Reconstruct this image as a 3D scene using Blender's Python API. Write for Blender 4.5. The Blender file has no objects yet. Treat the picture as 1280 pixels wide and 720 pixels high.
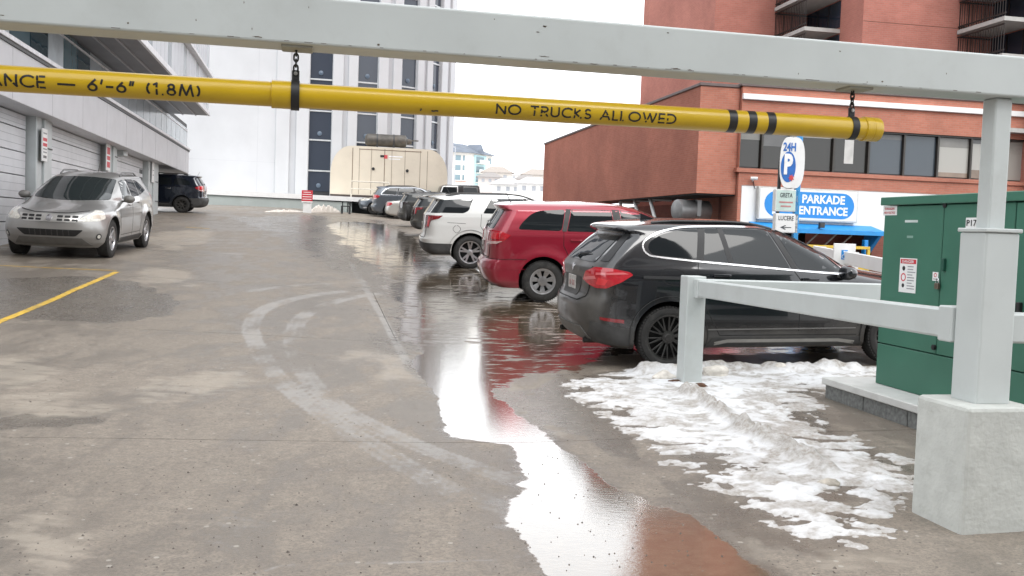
import bpy, bmesh, math, random
import numpy as np
from mathutils import Vector, Matrix, geometry
from mathutils.bvhtree import BVHTree
random.seed(7); rng = np.random.default_rng(7)
R = math.radians
sc = bpy.context.scene
col = sc.collection

# ------------------------------------------------------------------ camera
EYE = 1.5; F = 1200.0; PITCH = .0522; ROLL = .0354; CX = 640.0; CY = 352.0
cp, sp_ = math.cos(PITCH), math.sin(PITCH); cr, sr = math.cos(ROLL), math.sin(ROLL)
FW = Vector((0, cp, -sp_)); UP0 = Vector((0, sp_, cp)); RT0 = Vector((1, 0, 0))
RT = RT0 * cr + UP0 * sr; UP = UP0 * cr - RT0 * sr
cam_d = bpy.data.cameras.new('camera'); cam = bpy.data.objects.new('camera', cam_d); col.objects.link(cam)
cam.matrix_world = Matrix(((RT.x, UP.x, -FW.x, 0), (RT.y, UP.y, -FW.y, 0), (RT.z, UP.z, -FW.z, EYE), (0, 0, 0, 1)))
cam_d.sensor_width = 36; cam_d.lens = 36 * F / 1280; cam_d.shift_y = -(360 - CY) / 1280
cam_d.clip_start = .05; cam_d.clip_end = 5000
sc.camera = cam

# ------------------------------------------------------------------ overcast sky and a weak soft sun
SUN_EL, SUN_AZ = R(48), R(152)
w = bpy.data.worlds.new('World'); sc.world = w; w.use_nodes = True
nt = w.node_tree; nt.nodes.clear()
o_ = nt.nodes.new('ShaderNodeOutputWorld'); bg = nt.nodes.new('ShaderNodeBackground')
sky = nt.nodes.new('ShaderNodeTexSky'); sky.sky_type = 'NISHITA'; sky.sun_disc = False
sky.sun_elevation = SUN_EL; sky.sun_rotation = SUN_AZ; sky.dust_density = 6; sky.air_density = 1.0
hs = nt.nodes.new('ShaderNodeHueSaturation'); hs.inputs['Saturation'].default_value = .12
mx = nt.nodes.new('ShaderNodeMix'); mx.data_type = 'RGBA'; mx.inputs[0].default_value = .80
mx.inputs[7].default_value = (18.5, 19.0, 19.6, 1)          # even cloud layer over the clear-sky light
nt.links.new(sky.outputs[0], hs.inputs['Color']); nt.links.new(hs.outputs[0], mx.inputs[6])
nt.links.new(mx.outputs[2], bg.inputs[0]); bg.inputs[1].default_value = .137
nt.links.new(bg.outputs[0], o_.inputs[0])
sl = bpy.data.lights.new('sun', 'SUN'); sl.energy = 1.1; sl.angle = R(25); sl.color = (1, .97, .93)
so = bpy.data.objects.new('sun', sl); col.objects.link(so)
so.rotation_euler = (math.pi / 2 - SUN_EL, 0, math.pi - SUN_AZ)
so.location = (0, 0, 30)
sc.view_settings.view_transform = 'Standard'; sc.view_settings.look = 'None'
sc.view_settings.exposure = 0.10; sc.view_settings.gamma = 1; sc.view_settings.use_curve_mapping = False
sc.render.engine = 'CYCLES'; sc.cycles.use_denoising = True
sc.cycles.max_bounces = 8; sc.cycles.diffuse_bounces = 3; sc.cycles.glossy_bounces = 4

# ------------------------------------------------------------------ helpers: pixels, ground, planes
def ray(px, py):
    u = (px - CX) / F; v = -(py - CY) / F
    return FW + RT * u + UP * v
def at(px, py, Y):
    d = ray(px, py); return Vector((0, 0, EYE)) + d * (Y / d.y)
def spl(t, s): return s * np.logaddexp(0, np.asarray(t, float) / s)
def G(x, y):
    x = np.asarray(x, float); y = np.asarray(y, float)
    xv = .5 - .14 * (y - 4.2); d = x - xv
    v = -.05 + .053 * spl(y - 11, 1.5) - .011 * spl(y - 25, 2)
    a = np.sqrt(d * d + .04) - .2
    return v + np.where(d > 0, .17 * (1 - np.exp(-a / 6)), .38 * np.clip((y - 1) / 13, .2, 1) * (1 - np.exp(-(a / 4.5) ** 1.5)))
def gz(x, y): return float(G(x, y))
def gpt(px, py):
    d = ray(px, py); o = Vector((0, 0, EYE)); t0, t1 = .5, 120
    f = lambda t: EYE + d.z * t - gz(d.x * t, d.y * t)
    prev = f(t0); t = t0
    while t < t1:
        n = t * 1.02 + .02
        c = f(n)
        if c <= 0: break
        t = n
    lo, hi = t, n
    for _ in range(40):
        m = (lo + hi) / 2
        if f(m) > 0: lo = m
        else: hi = m
    return o + d * lo
class Plane:
    """vertical plane through p (x,y) running along angle a (0 = +x); n points to the viewer's side"""
    def __init__(s, x, y, a, flip=False):
        s.o = Vector((x, y, 0)); s.d = Vector((math.cos(a), math.sin(a), 0)); s.n = Vector((math.sin(a), -math.cos(a), 0))
        if flip: s.n = -s.n
    def px(s, px, py, off=0):
        r = ray(px, py); o = s.o + s.n * off
        t = (o - Vector((0, 0, EYE))).dot(s.n) / r.dot(s.n)
        p = Vector((0, 0, EYE)) + r * t
        return (p - s.o).dot(s.d), p.z
    def s(s_, px, py=250, off=0): return s_.px(px, py, off)[0]
    def z(s_, px, py, off=0): return s_.px(px, py, off)[1]
    def P(s, a, z, n=0): return s.o + s.d * a + s.n * n + Vector((0, 0, z))
def pchip(x, y, q):
    x = np.asarray(x, float); y = np.asarray(y, float); h = np.diff(x); d = np.diff(y) / h
    m = np.zeros_like(y); m[0] = d[0]; m[-1] = d[-1]
    for i in range(1, len(x) - 1):
        if d[i - 1] * d[i] > 0:
            w1 = 2 * h[i] + h[i - 1]; w2 = h[i] + 2 * h[i - 1]
            m[i] = (w1 + w2) / (w1 / d[i - 1] + w2 / d[i])
    q = np.asarray(q, float); i = np.clip(np.searchsorted(x, q) - 1, 0, len(x) - 2)
    t = (q - x[i]) / h[i]
    return ((1 + 2 * t) * (1 - t) ** 2 * y[i] + t * (1 - t) ** 2 * h[i] * m[i] + t * t * (3 - 2 * t) * y[i + 1] + t * t * (t - 1) * h[i] * m[i + 1])
def vnoise(x, y, seed=0):
    x = np.asarray(x, float); y = np.asarray(y, float)
    xi = np.floor(x).astype(np.int64); yi = np.floor(y).astype(np.int64); fx = x - xi; fy = y - yi
    def h(a, b):
        n = (a * 374761393 + b * 668265263 + seed * 974634541) & 0xffffffff
        n = ((n ^ (n >> 13)) * 1274126177) & 0xffffffff
        return ((n ^ (n >> 16)) & 0xffff) / 65535.0
    ux = fx * fx * (3 - 2 * fx); uy = fy * fy * (3 - 2 * fy)
    return (h(xi, yi) * (1 - ux) + h(xi + 1, yi) * ux) * (1 - uy) + (h(xi, yi + 1) * (1 - ux) + h(xi + 1, yi + 1) * ux) * uy
def fbm(x, y, o=4, seed=0):
    r = 0; a = .5; f = 1
    for k in range(o): r = r + a * vnoise(np.asarray(x) * f, np.asarray(y) * f, seed + k); a *= .5; f *= 2.07
    return r / (1 - .5 ** o)

# ------------------------------------------------------------------ helpers: objects
I4 = Matrix.Identity(4)
def tag(o, label=None, cat=None, group=None, kind=None):
    if label: o['label'] = label
    if cat: o['category'] = cat
    if group: o['group'] = group
    if kind: o['kind'] = kind
    return o
def thing(name, label, cat, loc=(0, 0, 0), group=None):
    o = bpy.data.objects.new(name, None); col.objects.link(o); o.location = loc; o.empty_display_size = .2
    tag(o, label, cat, group); return o
def setpar(o, parent, local):
    if parent is None: return
    o.parent = parent
    if not local and parent.type == 'EMPTY':
        o.matrix_parent_inverse = Matrix.Translation(parent.location).inverted()
def mobj(name, me, mat, parent=None, smooth=False, local=False, angle=35):
    o = bpy.data.objects.new(name, me); col.objects.link(o)
    if mat is not None:
        for m in (mat if isinstance(mat, (list, tuple)) else [mat]): me.materials.append(m)
    if smooth:
        me.polygons.foreach_set('use_smooth', [True] * len(me.polygons))
        if angle < 170: me.set_sharp_from_angle(angle=R(angle))
    setpar(o, parent, local)
    return o
def mesh(name, verts, faces, mat, parent=None, smooth=False, local=False, angle=35):
    me = bpy.data.meshes.new(name); me.from_pydata([tuple(v) for v in verts], [], [tuple(f) for f in faces]); me.update()
    return mobj(name, me, mat, parent, smooth, local, angle)
class MB:
    """collects shapes of one part"""
    def __init__(s): s.bm = bmesh.new()
    def hexa(s, c, bev=0, seg=1):
        vs = [s.bm.verts.new(p) for p in c]
        fs = [s.bm.faces.new([vs[i] for i in f]) for f in ((3, 2, 1, 0), (4, 5, 6, 7), (0, 1, 5, 4), (1, 2, 6, 5), (2, 3, 7, 6), (3, 0, 4, 7))]
        if bev:
            es = list({e for f in fs for e in f.edges})
            bmesh.ops.bevel(s.bm, geom=es, offset=bev, segments=seg, affect='EDGES', profile=.5, clamp_overlap=True)
        return s
    def box(s, x0, x1, y0, y1, z0, z1, bev=0, seg=1):
        return s.hexa([Vector(p) for p in ((x0, y0, z0), (x1, y0, z0), (x1, y1, z0), (x0, y1, z0), (x0, y0, z1), (x1, y0, z1), (x1, y1, z1), (x0, y1, z1))], bev, seg)
    def pbox(s, pl, s0, s1, z0, z1, n0, n1, bev=0, seg=1):
        c = [pl.P(s0, z0, n1), pl.P(s1, z0, n1), pl.P(s1, z0, n0), pl.P(s0, z0, n0), pl.P(s0, z1, n1), pl.P(s1, z1, n1), pl.P(s1, z1, n0), pl.P(s0, z1, n0)]
        return s.hexa(c, bev, seg)
    def bar(s, a, b, w, h, up=Vector((0, 0, 1)), bev=0):
        a = Vector(a); b = Vector(b); d = (b - a).normalized(); sd = d.cross(up).normalized() * w / 2; u = sd.cross(d).normalized() * h / 2
        return s.hexa([a - sd - u, a + sd - u, b + sd - u, b - sd - u, a - sd + u, a + sd + u, b + sd + u, b - sd + u], bev)
    def tube(s, pts, r, n=10, cap=True):
        pts = [Vector(p) for p in pts]; rings = []
        rr = r if isinstance(r, (list, tuple)) else [r] * len(pts)
        for i, p in enumerate(pts):
            d = (pts[min(i + 1, len(pts) - 1)] - pts[max(i - 1, 0)]).normalized()
            a = d.orthogonal().normalized() if i == 0 else (pa - d * pa.dot(d)).normalized()
            pa = a; b = d.cross(a)
            rings.append([s.bm.verts.new(p + (a * math.cos(k * 2 * math.pi / n) + b * math.sin(k * 2 * math.pi / n)) * rr[i]) for k in range(n)])
        for q, t in zip(rings, rings[1:]):
            for k in range(n): s.bm.faces.new([q[k], q[(k + 1) % n], t[(k + 1) % n], t[k]])
        if cap: s.bm.faces.new(rings[0][::-1]); s.bm.faces.new(rings[-1])
        return s
    def lathe(s, c, ax, prof, n=32, a0=None):
        """prof: (radius, distance along ax)"""
        c = Vector(c); ax = Vector(ax).normalized(); a = (a0 or ax.orthogonal()).normalized(); b = ax.cross(a); rings = []
        for r, h in prof:
            if r < 1e-6: rings.append([s.bm.verts.new(c + ax * h)])
            else: rings.append([s.bm.verts.new(c + ax * h + (a * math.cos(k * 2 * math.pi / n) + b * math.sin(k * 2 * math.pi / n)) * r) for k in range(n)])
        for q, t in zip(rings, rings[1:]):
            for k in range(n):
                k2 = (k + 1) % n
                f = [q[k], q[k2], t[k2], t[k]] if len(q) > 1 and len(t) > 1 else ([q[0], t[k2], t[k]] if len(q) == 1 and len(t) > 1 else ([q[k], q[k2], t[0]] if len(q) > 1 else None))
                if f: s.bm.faces.new(f)
        return s
    def prism(s, pts, ext):
        ext = Vector(ext); a = [s.bm.verts.new(p) for p in pts]; b = [s.bm.verts.new(Vector(p) + ext) for p in pts]; n = len(a)
        s.bm.faces.new(a); s.bm.faces.new(b[::-1])
        for k in range(n): s.bm.faces.new([a[k], b[k], b[(k + 1) % n], a[(k + 1) % n]])
        return s
    def build(s, name, mat, parent=None, smooth=False, local=False, angle=35, normals=True):
        if normals: bmesh.ops.recalc_face_normals(s.bm, faces=s.bm.faces)
        me = bpy.data.meshes.new(name); s.bm.to_mesh(me); s.bm.free()
        return mobj(name, me, mat, parent, smooth, local, angle)
def text_bm(txt, size=1.0, bold=.0, spacing=1.0, align='CENTER'):
    cu = bpy.data.curves.new('t', 'FONT'); cu.body = txt; cu.size = size; cu.offset = bold; cu.space_character = spacing
    cu.align_x = align; cu.align_y = 'CENTER'; cu.resolution_u = 3
    ob = bpy.data.objects.new('t', cu); col.objects.link(ob)
    me = bpy.data.meshes.new_from_object(ob.evaluated_get(bpy.context.evaluated_depsgraph_get()))
    bpy.data.objects.remove(ob); bm = bmesh.new(); bm.from_mesh(me); bpy.data.meshes.remove(me)
    return bm
def fit_text(name, txt, O, ex, ey, wd, ht, mat, parent=None, bold=.02, local=False, n=.002, thick=False):
    """lettering filling a wd x ht rectangle centred on O, spanned by ex, ey"""
    bm = text_bm(txt, 1, bold); ex = Vector(ex).normalized(); ey = Vector(ey).normalized(); en = ex.cross(ey)
    xs = [v.co.x for v in bm.verts]; ys = [v.co.y for v in bm.verts]
    x0, x1, y0, y1 = min(xs), max(xs), min(ys), max(ys)
    for v in bm.verts:
        a = ((v.co.x - x0) / (x1 - x0) - .5) * wd; b = ((v.co.y - y0) / (y1 - y0) - .5) * ht
        v.co = Vector(O) + ex * a + ey * b + en * n
    me = bpy.data.meshes.new(name); bm.to_mesh(me); bm.free()
    return mobj(name, me, mat, parent, False, local)

# ------------------------------------------------------------------ materials
MATS = {}
def nodes(name):
    m = bpy.data.materials.new(name); m.use_nodes = True; t = m.node_tree
    return m, t, t.nodes['Principled BSDF'], t.nodes, t.links
def mat(name, c, rough=.6, metal=0, var=.12, scale=6, bump=0, bscale=60, spec=.5, coat=0, dirt=0, dcol=(.12, .10, .08), dscale=1.3, emit=0):
    """plain surface with mottling, grime and fine relief"""
    if name in MATS: return MATS[name]
    m, t, b, N, L = nodes(name)
    tc = N.new('ShaderNodeTexCoord'); n1 = N.new('ShaderNodeTexNoise'); n1.inputs['Scale'].default_value = scale; n1.inputs['Detail'].default_value = 6
    L.new(tc.outputs['Object'], n1.inputs['Vector'])
    cr_ = N.new('ShaderNodeValToRGB'); cr_.color_ramp.elements[0].position = .3; cr_.color_ramp.elements[1].position = .7
    lo = [x * (1 - var) for x in c]; hi = [min(1, x * (1 + var)) for x in c]
    cr_.color_ramp.elements[0].color = (*lo, 1); cr_.color_ramp.elements[1].color = (*hi, 1)
    L.new(n1.outputs['Fac'], cr_.inputs[0]); src = cr_.outputs[0]
    if dirt:
        n2 = N.new('ShaderNodeTexNoise'); n2.inputs['Scale'].default_value = dscale; n2.inputs['Detail'].default_value = 9; n2.inputs['Roughness'].default_value = .7
        L.new(tc.outputs['Object'], n2.inputs['Vector'])
        r2 = N.new('ShaderNodeValToRGB'); r2.color_ramp.elements[0].position = .52; r2.color_ramp.elements[1].position = .75
        r2.color_ramp.elements[1].color = (dirt, dirt, dirt, 1)
        L.new(n2.outputs['Fac'], r2.inputs[0])
        mm = N.new('ShaderNodeMix'); mm.data_type = 'RGBA'; mm.inputs[7].default_value = (*dcol, 1)
        L.new(r2.outputs[0], mm.inputs[0]); L.new(src, mm.inputs[6]); src = mm.outputs[2]
    L.new(src, b.inputs['Base Color'])
    b.inputs['Roughness'].default_value = rough; b.inputs['Metallic'].default_value = metal
    b.inputs['Specular IOR Level'].default_value = spec; b.inputs['Coat Weight'].default_value = coat
    if bump:
        n3 = N.new('ShaderNodeTexNoise'); n3.inputs['Scale'].default_value = bscale; n3.inputs['Detail'].default_value = 4
        L.new(tc.outputs['Object'], n3.inputs['Vector'])
        bp = N.new('ShaderNodeBump'); bp.inputs['Strength'].default_value = bump; bp.inputs['Distance'].default_value = .01
        L.new(n3.outputs['Fac'], bp.inputs['Height']); L.new(bp.outputs[0], b.inputs['Normal'])
    MATS[name] = m; return m
def glassmat(name, c=(.012, .015, .017), rough=.03, wav=0):
    if name in MATS: return MATS[name]
    m, t, b, N, L = nodes(name)
    b.inputs['Base Color'].default_value = (*c, 1); b.inputs['Roughness'].default_value = rough; b.inputs['IOR'].default_value = 1.42 if name == 'car_glass' else 1.52
    if wav:
        tc = N.new('ShaderNodeTexCoord'); n3 = N.new('ShaderNodeTexNoise'); n3.inputs['Scale'].default_value = 1.6; n3.inputs['Detail'].default_value = 1
        L.new(tc.outputs['Object'], n3.inputs['Vector'])
        bp = N.new('ShaderNodeBump'); bp.inputs['Strength'].default_value = wav; bp.inputs['Distance'].default_value = .05
        L.new(n3.outputs['Fac'], bp.inputs['Height']); L.new(bp.outputs[0], b.inputs['Normal'])
    MATS[name] = m; return m
def brickmat(name, c1, c2, mortar, bw=.21, rh=.0755, along=None):
    """running-bond brick for walls too far away to pick bricks apart; u = distance along wall, v = height"""
    if name in MATS: return MATS[name]
    m, t, b, N, L = nodes(name)
    uv = N.new('ShaderNodeUVMap')
    br = N.new('ShaderNodeTexBrick'); br.inputs['Scale'].default_value = 1; br.inputs['Brick Width'].default_value = bw; br.inputs['Row Height'].default_value = rh
    br.inputs['Mortar Size'].default_value = .007; br.inputs['Mortar Smooth'].default_value = .3; br.inputs['Bias'].default_value = 0
    br.inputs['Color1'].default_value = (*c1, 1); br.inputs['Color2'].default_value = (*c2, 1); br.inputs['Mortar'].default_value = (*mortar, 1)
    L.new(uv.outputs[0], br.inputs['Vector'])
    n1 = N.new('ShaderNodeTexNoise'); n1.inputs['Scale'].default_value = .35; n1.inputs['Detail'].default_value = 8; n1.inputs['Roughness'].default_value = .65
    L.new(uv.outputs[0], n1.inputs['Vector'])
    r2 = N.new('ShaderNodeValToRGB'); r2.color_ramp.elements[0].position = .3; r2.color_ramp.elements[0].color = (.72, .70, .70, 1); r2.color_ramp.elements[1].position = .72; r2.color_ramp.elements[1].color = (1.12, 1.14, 1.15, 1)
    L.new(n1.outputs['Fac'], r2.inputs[0])
    mm = N.new('ShaderNodeMix'); mm.data_type = 'RGBA'; mm.blend_type = 'MULTIPLY'; mm.inputs[0].default_value = 1
    L.new(br.outputs['Color'], mm.inputs[6]); L.new(r2.outputs[0], mm.inputs[7]); L.new(mm.outputs[2], b.inputs['Base Color'])
    b.inputs['Roughness'].default_value = .85
    bp = N.new('ShaderNodeBump'); bp.inputs['Strength'].default_value = .6; bp.inputs['Distance'].default_value = .008; bp.invert = True
    L.new(br.outputs['Fac'], bp.inputs['Height']); L.new(bp.outputs[0], b.inputs['Normal'])
    MATS[name] = m; return m
def wall_uv(o, d=None):
    """u = horizontal run, v = height, for brick walls"""
    me = o.data; uvl = me.uv_layers.new(name='UVMap')
    for p in me.polygons:
        n = p.normal; t = Vector((-n.y, n.x, 0)); flat = t.length < .3
        if not flat: t.normalize()
        for li in p.loop_indices:
            c = me.vertices[me.loops[li].vertex_index].co
            uvl.data[li].uv = (c.x, c.y) if flat else (c.dot(t), c.z)
    return o
WHITE_P = mat('white_plate', (.76, .76, .75), .5, var=.04, scale=4, dirt=.10, dcol=(.4, .38, .35), dscale=6)
BLACK = mat('black_paint', (.015, .015, .016), .5)
RUBBER = mat('rubber', (.022, .021, .020), .85, var=.3, scale=14, dirt=.5, dcol=(.09, .085, .075), dscale=9)
CHROME = mat('bright_trim', (.72, .72, .74), .18, 1, var=.04)
ALLOY = mat('alloy', (.52, .52, .53), .32, .9, var=.12, scale=12, dirt=.4, dcol=(.16, .14, .12), dscale=9)
DALLOY = mat('dark_alloy', (.05, .048, .046), .38, .7, var=.3, scale=20, dirt=.4, dcol=(.12, .11, .095), dscale=9)
PLASTIC = mat('dark_plastic', (.045, .044, .043), .62, var=.25, scale=9, dirt=.45, dcol=(.12, .11, .095), dscale=4)
WELL = mat('wheel_well', (.012, .012, .012), .9)
GLASS = glassmat('car_glass')
REDL = mat('red_lens', (.42, .012, .022), .1, var=.15, scale=30, coat=1)
REDD = mat('dark_red_lens', (.20, .008, .012), .1, var=.15, scale=30, coat=1)
CLEARL = mat('clear_lens', (.62, .60, .54), .12, var=.2, scale=25, coat=1)
WHITE_T = mat('white_lettering', (.8, .8, .8), .6)
PLATE = mat('licence_plate', (.42, .40, .38), .5, var=.3, scale=30)

# ------------------------------------------------------------------ the lot: concrete slabs on a sloping base
LA = .205
AX = Vector((-math.sin(LA), math.cos(LA), 0)); DX = Vector((math.cos(LA), math.sin(LA), 0))
def pq(P): return P.x * DX.x + P.y * DX.y, P.x * AX.x + P.y * AX.y
def signed(poly, x, y):
    """signed distance to a polygon (negative inside), vectorised"""
    x = np.asarray(x); d = np.full(x.shape, 1e9); ins = np.zeros(x.shape, bool); n = len(poly)
    for k in range(n):
        x0, y0 = poly[k]; x1, y1 = poly[(k + 1) % n]; ex, ey = x1 - x0, y1 - y0
        t = np.clip(((x - x0) * ex + (y - y0) * ey) / (ex * ex + ey * ey + 1e-12), 0, 1)
        d = np.minimum(d, np.hypot(x - x0 - t * ex, y - y0 - t * ey))
        if abs(y1 - y0) > 1e-12:
            c = ((y0 > y) != (y1 > y)) & (x < (x1 - x0) * (y - y0) / (y1 - y0) + x0); ins ^= c
    return np.where(ins, -d, d)
def pdist(line, x, y):
    d = np.full(np.asarray(x).shape, 1e9)
    for (x0, y0), (x1, y1) in zip(line, line[1:]):
        ex, ey = x1 - x0, y1 - y0; t = np.clip(((x - x0) * ex + (y - y0) * ey) / (ex * ex + ey * ey + 1e-12), 0, 1)
        d = np.minimum(d, np.hypot(x - x0 - t * ex, y - y0 - t * ey))
    return d
def gp(l): return [(p.x, p.y) for p in (gpt(*q) for q in l)]
def cat_rom(P, n=8):
    out = []; P = [P[0]] + list(P) + [P[-1]]
    for k in range(1, len(P) - 2):
        a, b, c, d = [np.array(P[k + i - 1]) for i in range(4)]
        for j in range(n):
            t = j / n; out.append(tuple(.5 * ((2 * b) + (c - a) * t + (2 * a - 5 * b + 4 * c - d) * t * t + (3 * b - a - 3 * c + d) * t ** 3)))
    out.append(tuple(P[-2])); return out
# stains, with the places they have in the lot
WET = [gp([(512, 452), (540, 482), (546, 515), (565, 546), (628, 558), (655, 580), (660, 600), (640, 622), (633, 650), (650, 682), (690, 735), (960, 735), (930, 706), (880, 665), (815, 622), (770, 605), (735, 575), (690, 552), (640, 520), (617, 500), (612, 482), (608, 470), (603, 455), (600, 432), (575, 425), (548, 432)])]
DAMP = [gp([(290, 272), (350, 300), (400, 330), (450, 350), (480, 395), (500, 440), (600, 440), (640, 400), (600, 345), (560, 320), (520, 295), (480, 276), (380, 268)]), gp([(-40, 350), (110, 345), (175, 360), (215, 392), (150, 405), (-40, 398)]), gp([(700, 470), (760, 520), (850, 590), (960, 650), (1010, 690), (900, 660), (800, 600), (720, 540), (660, 500)]), gp([(-40, 524), (60, 523), (122, 527), (60, 532), (-40, 533)])]
PALE = [gp([(-40, 440), (60, 445), (100, 470), (100, 520), (40, 525), (-40, 515)]), gp([(180, 335), (235, 340), (240, 355), (190, 352)]), gp([(190, 292), (260, 285), (275, 300), (215, 312), (180, 305)]), gp([(200, 470), (300, 462), (320, 500), (220, 510)]), gp([(440, 440), (520, 445), (540, 480), (460, 475)]), gp([(615, 480), (660, 500), (720, 545), (700, 552), (650, 520), (620, 500)]), gp([(760, 580), (900, 640), (940, 690), (880, 640)]), gp([(900, 610), (960, 640), (1080, 680), (1180, 700), (1150, 720), (1040, 705), (960, 665)]), gp([(1010, 515), (1090, 545), (1150, 575), (1150, 560), (1050, 520)]), gp([(-30, 620), (60, 640), (150, 720), (-30, 720)])]
TRK = [cat_rom(gp(l)) for l in ([(478, 358), (430, 364), (380, 371), (335, 384), (314, 404), (322, 434), (352, 476), (400, 515), (470, 560), (560, 610), (650, 640)], [(482, 366), (440, 372), (405, 382), (380, 395), (366, 418), (372, 450), (400, 490), (450, 524), (520, 556), (640, 600)],
       [(275, 316), (320, 319), (378, 325)], [(480, 352), (380, 356), (300, 366), (225, 385)], [(165, 575), (220, 620), (300, 672), (400, 720)], [(235, 592), (300, 640), (420, 700)])]
WETB = gp([(470, 345), (490, 420), (560, 470), (612, 490), (650, 472), (700, 464), (760, 454), (830, 445), (1080, 445), (1095, 400), (900, 372), (760, 372), (660, 350), (560, 325), (530, 300), (490, 281), (440, 276), (400, 280), (430, 310)])
WT_ = [.8, .8, .6, .6, .28, .25]
TW = [.13, .13, .08, .10, .2, .2]
CRACK = [cat_rom(gp(l)) for l in ([(300, 722), (360, 706), (420, 704), (480, 703), (540, 702), (620, 700), (665, 692)], [(700, 556), (760, 551), (840, 553)])]
EDGE = cat_rom(gp([(440, 330), (452, 352), (465, 375), (480, 400), (497, 432), (510, 455)]))
SNOWP = gp([(722, 482), (760, 473), (800, 463), (842, 463), (900, 458), (1000, 459), (1100, 461), (1110, 478), (1045, 482), (1003, 486), (1000, 500), (1012, 515), (1018, 538), (1060, 552), (1110, 572), (1150, 590), (1152, 610), (1105, 614), (1085, 630), (1088, 648), (1075, 672), (1050, 680), (1010, 662), (950, 632), (880, 588), (840, 562), (790, 530), (750, 508)])
def stains(x, y):
    n = fbm(x * 1.3, y * .5, 4, 3) - .5; n2 = fbm(x * 4, y * 1.6, 4, 9) - .5
    wet = np.zeros(x.shape); damp = np.zeros(x.shape); pale = np.zeros(x.shape); trk = np.zeros(x.shape)
    for p in WET: wet = np.maximum(wet, np.clip(.5 - (signed(p, x, y) + n * .25 + n2 * .20) / .14, 0, 1))
    wet = np.maximum(wet, .56 * np.clip(.5 - (signed(WETB, x, y) + n * .8 + n2 * .4) / .5, 0, 1))
    for p in WET: damp = np.maximum(damp, .75 * np.clip(.5 - (signed(p, x, y) - .12 + n * .5 + n2 * .3) / .35, 0, 1))
    for p in DAMP: damp = np.maximum(damp, np.clip(.5 - (signed(p, x, y) + n * .9 + n2 * .5) / (2.6 if p is DAMP[0] else .3), 0, 1))
    damp = np.maximum(damp, .62 * np.clip(.5 - (signed(SNOWP, x, y) - .22 + n * .7 + n2 * .4) / .3, 0, 1))
    for p in PALE: pale = np.maximum(pale, np.clip(.5 - (signed(p, x, y) + n * 1.0 + n2 * .5) / .5, 0, 1))
    for l, w_, k_ in zip(TRK, TW, WT_): dd = pdist(l, x, y) + n2 * .05; trk = np.maximum(trk, k_ * np.clip((1.0 - dd / w_) * 5, 0, 1) * np.clip(.52 + .10 * np.cos(dd / w_ * 9) + n2 * 1.6 + n * 1.6, .03, .8))
    cr2 = np.zeros(x.shape)
    for l in CRACK: cr2 = np.maximum(cr2, .5 * np.clip(1 - (pdist(l, x, y) + n2 * .02) / .022, 0, 1))
    cr2 = np.maximum(cr2, np.clip(1 - np.abs(pdist(EDGE, x, y) - .02) / .06, 0, 1) * .9)
    wet *= (1 - .9 * (cr2 > .5)); 
    return wet, damp, pale, np.maximum(trk, cr2)
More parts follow.
